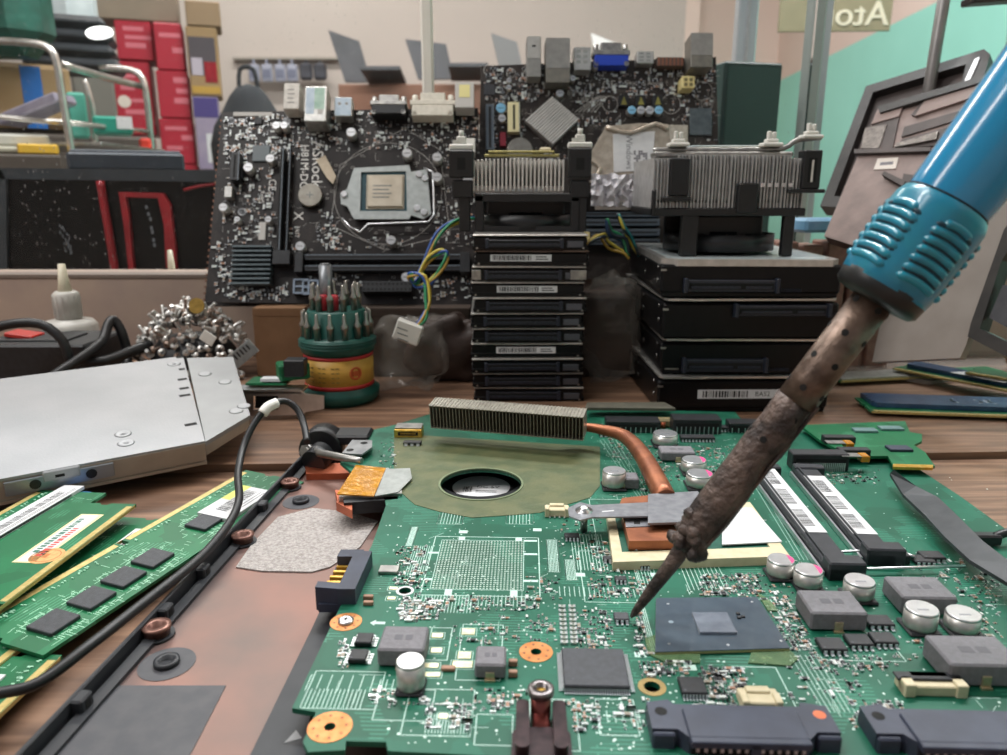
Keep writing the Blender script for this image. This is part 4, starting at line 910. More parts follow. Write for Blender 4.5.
for k in range(230):
    th = rs.uniform(-pi, .15*pi) if rs.random() < .8 else rs.uniform(0, 2*pi); ph = rs.uniform(.02, 1.0)
    rr = 3.35; el = rs.uniform(0, 1)**.8*pi/2
    px_, py_, pz_ = cx+rr*1.32*math.cos(el)*math.cos(th), cy0+rr*.85*math.cos(el)*math.sin(th), .3+4.7*math.sin(el)*(1-.25*((rr*math.cos(el)*math.cos(th))/rr)**2)
    nrm = Vector((math.cos(el)*math.cos(th), math.cos(el)*math.sin(th), math.sin(el)+.2)); dirv = (nrm+Vector((rs.uniform(-.9, .9), rs.uniform(-.9, .9), rs.uniform(-.9, .9)))).normalized()
    if rs.random() < .3: dirv = -dirv
    kd = rs.choice((0, 0, 0, 1, 2, 3)); m3 = Vector((0, 0, 1)).rotation_difference(dirv).to_matrix(); fr_m = m4((px_, py_, max(.3, pz_)), m3)
    if kd not in first: first[kd] = build(mb_s[kd], 'screw', frame=fr_m); o_ = first[kd]
    else: o_ = first[kd].copy(); COL.objects.link(o_); setm(o_, fr_m)
    tag(o_, ('bright silver', 'dark steel', 'brownish', 'short bright silver')[kd]+' screw in the heap beside the leaning motherboard', 'screw', ('bright screws in the heap', 'dark screws in the heap', 'brownish screws in the heap', 'short bright screws in the heap')[kd])
# bits stuck on the heap
b = MB(M('brass_disc', '#a98a45', '#8f7335', 4, .4, .6)); b.cyl((0, 0, 0), .55, .12, 20, (0, -1, .3)); c = Q(197, 306, 51); o_ = build(b, 'brass_disc', frame=m4(c)); tag(o_, 'small yellowish round disc on top of the screw heap', 'disc')
b = MB(white); b.box((0, 0, 0), (.95, .1, .75), .02, Matrix.Rotation(rad(35), 3, 'Y')); c = Q(208, 338, 48.8); o_ = build(b, 'white_tab', frame=m4(c)); tag(o_, 'little square white tab stuck on the front of the screw heap', 'tab')
b = MB(M('silver_tin', '#aeb9bd', '#c5cfd2', 3, .3, .7)); b.box((0, 0, 0), (2.0, .08, 1.0), .02, Matrix.Rotation(rad(-38), 3, 'Y')); b.mat(ink)
for k in range(5): b.box((-.5+.22*k, -.05, -.2+.17*k), (.12, .01, .4), 0, Matrix.Rotation(rad(-38), 3, 'Y'))
c = Q(243, 354, 47.8); o_ = build(b, 'tin_clip', frame=m4(c)); tag(o_, 'tilted silver printed metal clip at the right foot of the screw heap', 'clip')

# ---- precision bit holder
hx_, Yh = Q(341, 400, 45.8), 45.8
s_ = 16.9
hz0 = 0
teal = M('teal_plastic', '#144840', '#1a544b', 1.5, .4)
bh = thing('bit_holder', 'round dark green two tier bit holder with a yellow and red label', 'bit holder', loc=(hx_.x, Yh, 0))
def zq(v): return Q(341, v, Yh-1.6).z
zb_ = [0, zq(392), zq(382), zq(350), zq(338), zq(311)]
b = MB(teal); b.lathe([(2.2, 0), (2.45, .3), (2.5, .8), (2.15, 1.0), (2.1, zb_[3]-.35), (2.25, zb_[3]-.3), (2.35, zb_[3]+.1), (2.35, zb_[3]+.5), (2.25, zb_[3]+.65), (1.85, zb_[3]+.65), (1.8, zb_[3]+.7), (1.8, zb_[3]+2.2), (1.7, zb_[3]+2.3)], (0, 0, 0), 44)
for k in range(3): b.lathe([(2.35, zb_[3]+.05+.17*k), (2.42, zb_[3]+.1+.17*k), (2.35, zb_[3]+.15+.17*k)], (0, 0, 0), 44)
build(b, 'holder_body', bh)
b = MB(M('label_yellow', '#d3a24b', '#c99a40', 2, .45)); l0, l1 = 1.05, zb_[3]-.42
b.lathe([(2.16, l0+.2), (2.16, l1-.2)], (0, 0, 0), 44); b.mat(M('label_red', '#b3282a')).lathe([(2.165, l0), (2.165, l0+.25)], (0, 0, 0), 44); b.lathe([(2.165, l1-.22), (2.165, l1)], (0, 0, 0), 44)
b.mat(M('label_text', '#7d6a34'))
for r_ in range(4):
    for k in range(12):
        if k % 3 != 2:
            a_ = -pi*.86+k*.13; zz = l0+.5+r_*(l1-l0-.9)/4+.05; b.box((2.175*math.cos(a_), 2.175*math.sin(a_), zz), (.012, .2, .05), 0, Matrix.Rotation(a_, 3, 'Z'))
a_ = -pi*.28
b.mat(M('label_orange', '#c65a2a')).lathe([(.42, 0), (.42, .02), (.28, .02), (.28, 0)], (2.15*math.cos(a_), 2.15*math.sin(a_), (l0+l1)/2), 20, (math.cos(a_), math.sin(a_), 0)); b.lathe([(.18, 0), (.18, .03)], (2.15*math.cos(a_), 2.15*math.sin(a_), (l0+l1)/2), 16, (math.cos(a_), math.sin(a_), 0))
build(b, 'holder_label', bh)
bitm = M('bit_steel', '#8f8a82', '#aaa59c', 5, .28, .95)
def bitmb(L_):
    b = MB(bitm); b.lathe([(.2, 0), (.2, L_*.45), (.24, L_*.47), (.24, L_*.55), (.12, L_*.66), (.1, L_*.95), (.04, L_)], (0, 0, 0), 12); return b
bt = build(bitmb(1.75), 'screwdriver_bit', frame=m4((0, 0, 0))); nb = 0
placed = False
for tier, (rr, z_, ns) in enumerate(((2.05, zb_[3]+.6, 15), (1.4, zb_[3]+2.25, 11))):
    for k in range(ns):
        a_ = 2*pi*k/ns+.13; fm = m4((hx_.x+rr*math.cos(a_), Yh+rr*math.sin(a_), z_-.1))
        if math.sin(a_) > .55 and tier == 0: continue
        if not placed: o_ = bt; placed = True; setm(o_, fm)
        else: o_ = bt.copy(); COL.objects.link(o_); setm(o_, fm)
        tag(o_, ('steel screwdriver bit standing in the lower ring of the green holder', 'steel screwdriver bit standing in the top ring of the green holder')[tier], 'screwdriver bit', ('bits in the lower ring', 'bits in the top ring')[tier])
b = MB(M('driver_shaft', '#7b7e82', '#8f9296', 3, .35, .6)); b.cyl((0, 0, 0), .42, 2.75, 6); b.cyl((0, 0, 2.75), .3, .1, 6); zt = zb_[3]+2.25; c = Vector((Q(326, 280, Yh).x, Yh, zt)); o_ = build(b, 'bit_adapter', frame=m4(c)); tag(o_, 'thick grey hexagonal shaft standing in the middle of the bit holder', 'driver shaft')
for u, w_ in ((323, 'left'), (334, 'right')):
    b = MB(M('holder_red', '#b02b36', rough=.4)); b.cyl((0, 0, 0), .3, 1.0, 12, b=.06); c = Vector((Q(u, 296, Yh-.6).x, Yh-.75, zt)); o_ = build(b, 'red_bit_sleeve', frame=m4(c)); tag(o_, 'small red plastic sleeve in the bit holder, the %s one of two' % w_, 'sleeve')

# ---- expansion bracket and green card in front of the holder
tb = Q(285, 400, 41.3)
br = thing('card_bracket', 'shiny metal slot bracket with green card lying between drive and bit holder', 'bracket', loc=(tb.x, 41.3, 0))
b = MB(alu); f_ = Pl((tb.x, 41.3, 0), (1, 0, 0), (0, 0, 1)); rel = m4((0, 0, 0))@ (m4((tb.x, 41.3, 0)).inverted() @ f_.m); b.T = rel
b.prism([f_.px(*q) for q in ((243, 390), (298, 389), (306, 394), (324, 396), (324, 409), (306, 412), (302, 415), (245, 416))], -.1, 0, [[f_.px(*q) for q in ((253, 396), (278, 396), (278, 410), (253, 410))]])
build(b, 'bracket_plate', br)
b = MB(holem); b.T = rel; b.prism([f_.px(*q) for q in ((253, 396), (278, 396), (278, 410), (253, 410))], -.6, -.4); b.T = Matrix(); build(b, 'port_opening', br)
b = MB(alu); c = Q(285, 388, 42.1)-Vector((tb.x, 41.3, 0)); b.bb(-3.2, 1.0, 0, 1.6, c.z-.15, c.z, .03); build(b, 'bracket_top', br)
b = MB(ramgreen); b.box(Q(270, 381, 43)-Vector((tb.x, 41.3, 0)), (2.4, 1.6, .12)); b.box(Q(293, 370, 43)-Vector((tb.x, 41.3, 0)), (1.8, 1.3, 1.0), .1, Matrix.Rotation(rad(25), 3, 'Z')); b.mat(paper).box(Q(272, 379, 42.6)-Vector((tb.x, 41.3, 0)), (1.2, .7, .16)); b.mat(chipd).box(Q(296, 367, 42.5)-Vector((tb.x, 41.3, 0)), (1.2, 1.0, 1.0), .05); build(b, 'card', br)
# ================================================================ stack of 2.5 inch drives
hddb = M('drive_black', '#08090b', '#0c0d10', 2, .3, spec=.25); hddt = M('drive_lip', '#b9b6b1', '#cfccc7', 1.5, .28, .7); hddc = M('connector_black', '#1d222e', '#252b38', 4, .35)
hdds = M('drive_dark_lip', '#6d625c', '#7d716a', 1.5, .25, .95)
def small_drive(kind, seed, lipm):
    """local: front face at y=0, centred in x, 7 x 10 x .95"""
    b = MB(hddb); b.bb(-3.42, 3.42, .06, 9.9, .04, .8, .08); b.mat(hddb).bb(-3.5, 3.5, .02, 10, .02, .3, .05)
    parts = [(b, 'drive_body')]
    b = MB(lipm); b.bb(-3.48, 3.48, -.02, 10, .82, .93, .04); b.bb(-3.3, 3.3, .3, 9.6, .93, .945); parts.append((b, 'top_cover'))
    if kind in ('c', 'm'):
        b = MB(hddc); b.bb(-2.6, 1.9, -.12, .1, .18, .62, .04); b.bb(-2.7, -2.5, -.2, .1, .12, .7, .03); b.bb(1.8, 2.0, -.2, .1, .12, .7, .03)
        b.mat(holem).bb(-2.45, 1.75, -.125, -.1, .42, .56); b.mat(hddc).bb(-2.3, .3, -.17, -.1, .3, .42).bb(.5, 1.6, -.17, -.1, .3, .42)
        b.mat(M('drive_glint', '#5b5e66', rough=.3, metal=.6)).bb(-2.5, 1.7, -.13, -.12, .6, .63); b.bb(2.2, 3.2, -.02, .06, .15, .55, .03); parts.append((b, 'connector'))
    if kind == 'm': b = MB(alud); b.bb(-3.5, -2.9, -.04, .1, .1, .7, .04); parts.append((b, 'corner_block')); b = MB(alud); b.bb(2.5, 3.5, -.04, .1, .1, .7, .04); parts.append((b, 'corner_block'))
    if kind in ('l', 'lr'):
        b = MB(paper); x0 = -2.5 if kind == 'l' else -1.9; b.bb(x0, x0+3.7, .0, .03, .28, .68); r = random.Random(seed); x = x0+.15; b.mat(ink)
        while x < x0+2.5: w_ = r.choice((.03, .05, .08)); b.bb(x, x+w_, -.004, .0, .34, .64); x += w_+r.choice((.03, .05))
        for q in range(2): b.bb(x0+2.75, x0+3.5-.1*q, -.004, 0, .38+.14*q, .44+.14*q)
        b.T = Matrix(); parts.append((b, 'barcode_label'))
    b = MB(alud)
    for s_ in (-1, 1): b.cyl((s_*3.43, .35, .5), .06, .03, 8, (s_, 0, 0)); b.cyl((s_*3.2, .0, .12), .07, .02, 8, (0, -1, 0))
    parts.append((b, 'screw'))
    return parts
kinds = 'clmlcccrccc'.replace('r', 'l')
txts = {1: 'second from the top', 3: 'fourth from the top', 7: 'eighth from the top'}
ordw = ['topmost', 'second from the top', 'third from the top', 'fourth from the top', 'fifth from the top', 'sixth from the top', 'fourth from the bottom of eleven', 'eighth from the top', 'third from the bottom', 'second from the bottom', 'lowest']
rr = random.Random(3)
Yst = 45.1; xst = Q(528, 402, Yst).x
ordw[6] = 'seventh from the top'
for i in range(11):
    n = 10-i; kd = kinds[i]
    t = thing('laptop_hard_drive', 'slim hard drive %s in the tall stack, %s' % (ordw[i], {'l': 'barcode label in front', 'm': 'silver corners beside its connector', 'c': 'connector facing front'}[kd]), 'hard drive',
              loc=(xst+rr.uniform(-.12, .12)+(.12 if i < 3 else 0), Yst+rr.uniform(-.12, .1), n*.95), rz=rad(rr.uniform(-1.8, 1.8)), group='slim hard drives in the tall stack')
    for b, nm in small_drive('lr' if i in (3, 7) else kd, i, hdds if i in (1,) else hddt): build(b, nm, t)

# ================================================================ stack of 3.5 inch drives
def big_drive(x, y, z, rz, H, kind, label, dx=0, lipm=hddt):
    t = thing('desktop_hard_drive', label, 'hard drive', loc=(x, y, z), rz=rz, group='thick hard drives in the wide stack'); W = 10.3; D_ = 13.5
    b = MB(hddb); b.bb(-W/2, W/2, 0, D_, .25 if kind != 'flip' else 0, H-.3, .12); b.bb(-W/2+.1, W/2-.1, .1, D_, 0, .4, .08); build(b, 'drive_body', t)
    b = MB(lipm)
    if kind == 'top':
        b.prism([(-W/2+.9, -.05), (W/2-.6, -.05), (W/2-.05, .6), (W/2-.05, D_), (-W/2+.05, D_), (-W/2+.05, 1.0), (-W/2+.1, .8)], H-.38, H); b.mat(M('cover_bright', '#b9c6c9', '#d3dcde', .6, .3, .25)).prism([(-W/2+1.2, .4), (W/2-1, .4), (W/2-.5, .9), (W/2-.5, D_-1), (-W/2+.5, D_-1), (-W/2+.5, 1.2)], H, H+.03); build(b, 'top_cover', t)
    else:
        b.prism([(-W/2+.3, -.04), (-W/2+1.4, -.04), (-W/2+1.8, -.14), (-W/2+2.5, -.14), (-W/2+2.9, -.04), (W/2-.3, -.04), (W/2-.1, .3), (W/2-.1, D_), (-W/2+.1, D_), (-W/2+.1, .3)], H-.16, H-.04); build(b, 'top_cover', t)
    def conn(x0, z0, z1, wide):
        b = MB(hddc); b.bb(x0, x0+wide, -.25, .1, z0, z1, .05); b.bb(x0-.12, x0+.1, -.45, .1, z0-.05, z1+.1, .04); b.bb(x0+wide-.1, x0+wide+.12, -.45, .1, z0-.05, z1+.1, .04)
        b.mat(holem).bb(x0+.2, x0+wide-.2, -.26, -.2, z0+.25*(z1-z0), z1-.25*(z1-z0)); b.mat(hddc).bb(x0+.3, x0+wide*.6, -.32, -.2, z0+.3*(z1-z0), z0+.5*(z1-z0)); b.bb(x0+wide*.66, x0+wide-.3, -.32, -.2, z0+.3*(z1-z0), z0+.5*(z1-z0))
        for k in range(12): b.bb(x0+wide+.3+.1*k, x0+wide+.34+.1*k, -.1, 0, z0, z0+.2)
        b.mat(M('drive_glint')).bb(x0, x0+wide, -.26, -.25, z1-.05, z1-.02); build(b, 'connector', t)
    if kind == 'top': conn(-W/2+1.4, .35, 1.05, 5.2)
    if kind == 'flip': conn(-W/2+4.2, 1.35, 2.0, 5.4)
    if kind == 'mid': conn(-W/2+1.4, .2, .95, 4.8); b = MB(alud); b.bb(-W/2+.3, -W/2+1.1, -.1, .05, .3, .38); build(b, 'side_rail', t)
    if kind == 'label':
        b = MB(paper); x0 = -W/2+2.4; b.bb(x0, x0+5.0, -.02, .0, .9, 1.45); r = random.Random(12); xx = x0+.3; b.mat(ink)
        while xx < x0+3.0: w_ = r.choice((.04, .08, .12)); b.bb(xx, xx+w_, -.026, -.02, .98, 1.38); xx += w_+r.choice((.05, .08))
        b.T = Matrix.Rotation(pi/2, 4, 'X'); b.text('BAS2', x0+3.9, 1.17, .02, .42); b.T = Matrix(); build(b, 'barcode_label', t)
    b = MB(alud)
    for yy in (1.2, 6): b.cyl((-W/2, yy, H*.4), .16, .03, 10, (-1, 0, 0)); b.cyl((-W/2+.03, yy+.0, H*.75), .1, .05, 10, (-1, 0, 0))
    b.bb(-W/2-.02, -W/2+.3, -.02, .1, H*.7, H*.75); build(b, 'side_screw', t)
    return t
Y4 = 42.7; x4 = Q(742, 410, Y4).x
big_drive(x4, Y4, 0, rad(1), 2.3, 'label', 'lowest thick hard drive of the wide stack, white barcode label in front')
big_drive(x4+.15, Y4+.3, 2.31, rad(-1), 2.2, 'mid', 'thick hard drive third from the top in the wide stack, connector at left')
big_drive(x4+.1, Y4+.1, 4.53, rad(.5), 2.4, 'flip', 'upside down thick hard drive second from the top, its connector at the right')
big_drive(x4-.1, Y4+.0, 6.95, rad(-2), 2.2, 'top', 'topmost thick hard drive of the wide stack with shiny bright cover')

# ================================================================ coolers on the stacks
finw = M('fin_silver', '#d2cfca', '#dedbd6', 2, .35, .35); finw2 = M('fin_silver_dull', '#a8a7a6', '#bebdbc', 2, .35, .4)
frame = M('cooler_black', '#0e0f11', '#141518', 2, .4)
pinw = M('pin_white', '#d5d3cc', rough=.4)
# first: aluminium fins over a black fan cage
zc = 10.47; c1 = Q(527, 235, 47.6); sc1 = FPX/(c1-C0).dot(FWD)
t = thing('processor_cooler', 'smaller processor cooler with short silver fins standing on the tall slim drive stack', 'processor cooler', loc=(c1.x, 47.6, zc))
def z1(v, Y=47.6): return Q(520, v, Y).z-zc
def x1_(u, Y=47.6): return Q(u, 200, Y).x-c1.x
b = MB(frame); r0 = 3.1
b.lathe([(r0, .1), (r0, 1.0), (r0-.25, 1.0), (r0-.25, .1), (r0, .1)], (0, 3, 0), 36)
for sx in (-1, 1):
    for yy in (.0, 5.6): b.bb(sx*3.0-.28, sx*3.0+.28, yy-.1, yy+.5, 0, z1(195), .06)
b.bb(-3.3, 3.3, -.1, 6, z1(202), z1(193), .06); b.bb(-3.1, 3.1, -.05, .1, .0, .35, .04)
build(b, 'fan_cage', t)
b = MB(frame); b.cyl((0, 3, .2), 1.1, .9, 24)
for k in range(7): b.T = Matrix.Translation((0, 3, .6)) @ Matrix.Rotation(k*2*pi/7, 4, 'Z') @ Matrix.Rotation(rad(35), 4, 'X'); b.bb(.9, 2.7, -.5, .5, -.04, .04)
b.T = Matrix(); b.bb(-2.6, 2.6, 3, 5.6, .1, z1(196), .1); build(b, 'fan', t)
b = MB(finw2); xa, xb = x1_(474), x1_(563); b.bb(xa, xb, .4, 5.5, z1(193), z1(186)); n = 23; b.mat(finw)
for k in range(n): x = xa+(xb-xa)*k/(n-1); b.bb(x-.055, x+.055, .1, 5.8, z1(191), z1(158)-.18*abs(k-n/2)/n, .015)
build(b, 'fin_block', t)
for xx, vt, w_ in ((462, 150, 12), (579, 148, 11)):
    xc = x1_(xx); b = MB(frame); b.bb(xc-w_/sc1, xc+w_/sc1, -.3, .9, z1(178), z1(vt), .08); b.bb(xc-w_/sc1*.8, xc+w_/sc1*.9, -.2, .8, z1(198), z1(180), .08); b.bb(xc-.2, xc+.5, 0, .6, 0.0, z1(190), .05); b.mat(holem).bb(xc-.25, xc+.25, -.31, -.28, z1(170), z1(158)); build(b, 'corner_post', t)
    b = MB(pinw); b.bb(xc-.75, xc+.75, -.1, .7, z1(vt), z1(vt-6), .08); b.bb(xc-.3, xc+.3, .1, .5, z1(vt-6), z1(vt-14), .06); b.cyl((xc, .3, z1(vt-14)), .16, .35, 10); b.bb(xc-.5, xc-.25, .0, .3, z1(vt-6), z1(vt-10)); build(b, 'push_pin', t)
b = MB(M('clip_olive', '#8d8754', '#a49a60', 3, .4, .4)); b.bb(x1_(484), x1_(560), 1.2, 1.8, z1(156), z1(153), .05); b.T = Matrix.Translation((x1_(520), 1.5, z1(152))); b.bb(-2, 2.2, -.3, .2, 0, .15, .04); b.T = Matrix(); b.mat(cream); b.bb(x1_(540), x1_(552), 1.3, 1.7, z1(152), z1(146), .1); build(b, 'clip_bar', t)
b = MB(MATS['triangle_mark']); b.T = Matrix.Rotation(pi/2, 4, 'X'); 
for k in range(9): xx = x1_(495)+k*.35; b.bb(xx, xx+.2, z1(191.5), z1(189), .11, .13)
b.T = Matrix(); build(b, 'scale_print', t)

# second: big cooler, tall fins
Y2 = 44.3; zc2 = 9.2; c2 = Q(738, 250, Y2); sc2 = FPX/(c2-C0).dot(FWD)
t = thing('processor_cooler', 'larger processor cooler with tall silver fins and black clips on the wide drive stack', 'processor cooler', loc=(c2.x, Y2, zc2))
def z2(v, Y=Y2): return Q(738, v, Y).z-zc2
def x2(u, Y=Y2): return Q(u, 200, Y).x-c2.x
b = MB(frame); xa, xb = x2(652), x2(806)
b.bb(xa, xb, -.15, 7.2, z2(216), z2(208), .06); b.bb(xa, xa+.2, -.2, .3, z2(216), z2(190), .04); b.bb(x2(683), x2(700), -.05, .5, 0, z2(214), .06); b.bb(x2(786), x2(797), -.05, .5, 0, z2(214), .06); b.bb(x2(690), x2(792), 6.5, 7, 0, z2(214), .06)
b.bb(x2(736), x2(756), -.35, .2, z2(213), z2(183), .08); b.bb(xb, xb+.3, -.3, .3, z2(192), z2(189)); b.bb(x2(786), x2(822), -.35, .1, z2(193), z2(189), .05)
b.bb(x2(668), x2(687), -.3, .1, z2(196), z2(158), .06); b.bb(x2(661), x2(690), -.35, .0, z2(201), z2(197), .04)
b.lathe([(3.4, .2), (3.4, 1.2), (3.2, 1.2), (3.2, .2), (3.4, .2)], (x2(738), 3.6, 0), 36)
build(b, 'clip_frame', t)
b = MB(frame); b.cyl((x2(738), 3.6, .3), 1.4, 1, 26)
for k in range(7): b.T = Matrix.Translation((x2(738), 3.6, .8)) @ Matrix.Rotation(k*2*pi/7, 4, 'Z') @ Matrix.Rotation(rad(35), 4, 'X'); b.bb(1.1, 3.1, -.6, .6, -.04, .04)
b.T = Matrix(); b.bb(x2(705), x2(780), 2.5, 5, .1, z2(217), .1); build(b, 'fan', t)
b = MB(finw2); xa, xb = x2(653), x2(802); n = 44
for k in range(n):
    x = xa+(xb-xa)*k/(n-1); top = z2(155) if 6 < k < 40 else z2(158); w_ = .035 if 11 < k else .028
    b.bb(x-w_, x+w_, .0+(.12 if k % 3 == 0 else 0), 6.8, z2(208), top)
b.bb(xa, xb, .3, 6.6, z2(208), z2(203)); b.bb(xa, xb, .35, 6.6, z2(200), z2(160)) ; build(b, 'fin_block', t)
b = MB(alu)
for k in range(6): xx = x2(752+k*7); b.bb(xx, xx+.25, -.04, .02, z2(187), z2(183))
build(b, 'fin_tab', t)
b = MB(alud); b.tube([(x2(655), 1.0, z2(150)), (x2(668), 1.0, z2(149)), (x2(760), 1, z2(149)), (x2(786), 1, z2(147)), (x2(798), 1, z2(139)), (x2(822), 1, z2(136))], .16, 8); b.bb(x2(654), x2(792), .4, 1.8, z2(157), z2(151), .08); b.mat(MATS['clip_olive']).bb(x2(700), x2(775), 1, 2.2, z2(150), z2(146), .06); b.mat(M('cover_bright')).bb(x2(694), x2(770), 1.2, 5, z2(146), z2(144), .05); build(b, 'lever', t)
b = MB(frame); b.bb(x2(799), x2(817), -.2, .8, z2(189), z2(150), .06); b.mat(holem).bb(x2(804), x2(812), -.22, -.1, z2(182), z2(158)); b.mat(finw).bb(x2(807), x2(809), -.23, -.2, z2(182), z2(160)); build(b, 'clip_block', t)
for u, v in ((678, 146), (771, 146), (810, 138)):
    b = MB(pinw); b.bb(x2(u-10), x2(u+10), .3, 1.3, z2(v), z2(v-4), .06); b.bb(x2(u-6), x2(u+6), .5, 1.1, z2(v-4), z2(v-8), .06); b.bb(x2(u-4), x2(u-1), .6, 1, z2(v-8), z2(v-16), .04); b.bb(x2(u+1), x2(u+4), .6, 1, z2(v-8), z2(v-15), .04); build(b, 'push_pin', t)

# ================================================================ desktop motherboards leaning at the back
def mobo(name, label, O, lean, rz, corners, mat_=brown):
    X = Vector((math.cos(rz), math.sin(rz), 0)); Yv = Vector((0, math.sin(lean), math.cos(lean)))
    pl = Pl(O, X, Yv); t = thing(name, label, 'motherboard', frame=pl.m)
    b = MB(mat_); b.prism(pl.poly(corners), -.16, 0); build(b, 'circuit_board', t); return t, pl
whs = M('board_white', '#b5b2ad', rough=.6); ports = M('port_shell', '#b9b9b6', '#cbcac6', 3, .3, .75)
class Kit:
    def __init__(s, t, pl): s.t, s.pl = t, pl; s.k = {}
    def box(s, u0, v0, u1, v1, h, mm, name, bv=.03, base=0, extra=None):
        # footprint measured at the top face height
        a_ = s.pl.px(u0, v1, h); c_ = s.pl.px(u1, v0, h); b = MB(mm); b.bb(a_[0], c_[0], a_[1], c_[1], base, h, bv)
        if extra: extra(b, a_[0], c_[0], a_[1], c_[1], h)
        return build(b, name, s.t)
    def can(s, u, v, wpx=9.5, h=.8, mm=None, name='electrolytic_capacitor'):
        x, y = s.pl.px(u, v, h); r = wpx/2/s.pl.sc(u, v); b = MB(cans); b.lathe([(r*.96, 0), (r, .06), (r, h-.05)], (x, y, 0), 18)
        b.mat(mm or canm).lathe([(r, h-.05), (r*.88, h)], (x, y, 0), 18); b.mat(ink).bb(x-r*.6, x+r*.6, y-.02, y+.02, h, h+.003); return build(b, name, s.t)
def smds(t, pl, zones, avoid, seed, first_n=100, kinds_=None, s0=1.0):
    r = random.Random(seed); L_ = []
    for u0, v0, u1, v1, n in zones:
        for _ in range(n):
            x, y = pl.px(r.uniform(u0, u1), r.uniform(v0, v1)); 
            if any(a0 < x < a1 and b0 < y < b1 for a0, a1, b0, b1 in avoid): continue
            L_.append((r.choice((.12, .16, .2, .28))*s0, round(x/.12)*.12, round(y/.12)*.12, r.random() < .5, r.choice((0, 1, 2, 3, 2))))
    L_.sort(key=lambda q: -q[0])
    for q in L_[:first_n]: b = MB(chipd); smd(b, q[1], q[2], q[0], q[3], q[4]); build(b, 'surface_component', t)
    b = MB(chipd)
    for q in L_[first_n:]: smd(b, q[1], q[2], q[0], q[3], q[4])
    build(b, 'small_surface_components', t, kind='stuff')
def avoid_of(t, names=('surface', 'board', 'circuit')):
    o = []
    for c in kids(t):
        if c.name.split('_')[0] in names or c.type != 'MESH': continue
        xs = [v.co.x/S for v in c.data.vertices]; ys = [v.co.y/S for v in c.data.vertices]; o.append((min(xs), max(xs), min(ys), max(ys)))
    return o
# ---- first board
O1 = Q(340, 303, 53.2)
T1, p1 = mobo('desktop_motherboard', 'dark brown desktop motherboard with bare processor socket leaning at the back left', O1, rad(24), rad(1.5), [(222, 112), (205, 302), (484, 306), (478, 108)])
k1 = Kit(T1, p1)
for u, v, w_ in ((248, 167, 10), (270, 158, 9), (276, 125, 8), (284, 125, 8), (351, 132, 10), (407, 153, 10), (437, 157, 10), (437, 177, 10), (391, 240, 10), (300, 246, 10), (223, 207, 9), (268, 219, 7), (406, 277, 10), (237, 219, 6), (468, 180, 10)): k1.can(u, v, w_)
# chipset heatsink
x0, y0 = p1.px(230, 283, .9); xe, ye = p1.px(271, 246, .9)
b = MB(M('sink_dark', '#2f3437', '#3a4043', 3, .4, .5)); b.bb(x0, xe, y0, ye, 0, .3)
b.mat(M('sink_edge', '#6c767a', '#5a6468', 3, .35, .6))
for k in range(9): yy = y0+(ye-y0)*k/8; b.bb(x0, xe, yy-.06, yy+.06, .3, .9)
build(b, 'chipset_heatsink', T1)
def slotx(K_, u0, v0, u1, v1, h=.9, mm=black, vertical=True, name='expansion_slot'):
    def ex(b, a0, a1, b0, b1, hh):
        b.mat(holem)
        if vertical: m_ = (a0+a1)/2; b.bb(m_-.08, m_+.08, b0+.2, b1-.2, hh, hh+.01)
        else: m_ = (b0+b1)/2; b.bb(a0+.2, a1-.2, m_-.06, m_+.06, hh, hh+.01)
        b.mat(M('slot_edge', '#76818b', rough=.35))
        if vertical: b.bb(a1-.08, a1-.03, b0, b1, hh, hh+.015)
        else: b.bb(a0, a1, b1-.06, b1-.01, hh, hh+.02)
    return K_.box(u0, v0, u1, v1, h, mm, name, .05, 0, ex)
slotx(k1, 276, 148, 284, 250); slotx(k1, 286, 148, 291, 250, .5); slotx(k1, 229, 152, 240, 180)
k1.box(272, 250, 290, 264, .9, black, 'slot_clip')
for v0, v1 in ((254, 260), (265, 271)): slotx(k1, 304, v0, 462, v1, .7, slotm, False, 'memory_slot')
k1.box(294, 252, 303, 272, 1.0, black, 'slot_latch'); k1.box(460, 252, 470, 272, 1.0, black, 'slot_latch')
def pins(b, a0, a1, b0, b1, h):
    b.mat(holem)
    for i in range(12):
        for j in range(2): xx = a0+(a1-a0)*(i+.5)/12; yy = b0+(b1-b0)*(j+.5)/2; b.bb(xx-.08, xx+.08, yy-.08, yy+.08, h, h+.01)
k1.box(362, 281, 412, 292, 1.1, chipd, 'power_socket', .04, 0, pins)
for (u0, v0, u1, v1) in ((293, 279, 310, 294),):
    def bl(b, a0, a1, b0, b1, h):
        b.mat(M('socket_bluegrey', '#7c8a9c', rough=.5)); b.bb(a0, a1, b0, b0+.12, h, h+.1).bb(a0, a1, b1-.12, b1, h, h+.1).bb(a0, a0+.12, b0, b1, h, h+.1).bb(a1-.12, a1, b0, b1, h, h+.1).bb(a0, a1, (b0+b1)/2-.06, (b0+b1)/2+.06, h, h+.08)
    k1.box(u0, v0, u1, v1, .6, chipd, 'disk_socket', .03, 0, bl)
    k1.box(u0+9, v0+1, u1+9, v1+1, .6, chipd, 'disk_socket', .03, 0, bl)
k1.box(252, 145, 270, 161, .14, M('chip_grey', '#5d666a', rough=.4), 'chip'); k1.box(254, 117, 262, 124, .14, chipd, 'chip'); k1.box(231, 166, 243, 178, .5, chipd, 'chip'); k1.box(224, 186, 232, 197, .6, ports, 'crystal'); k1.box(258, 222, 266, 240, .1, whs, 'barcode_sticker')
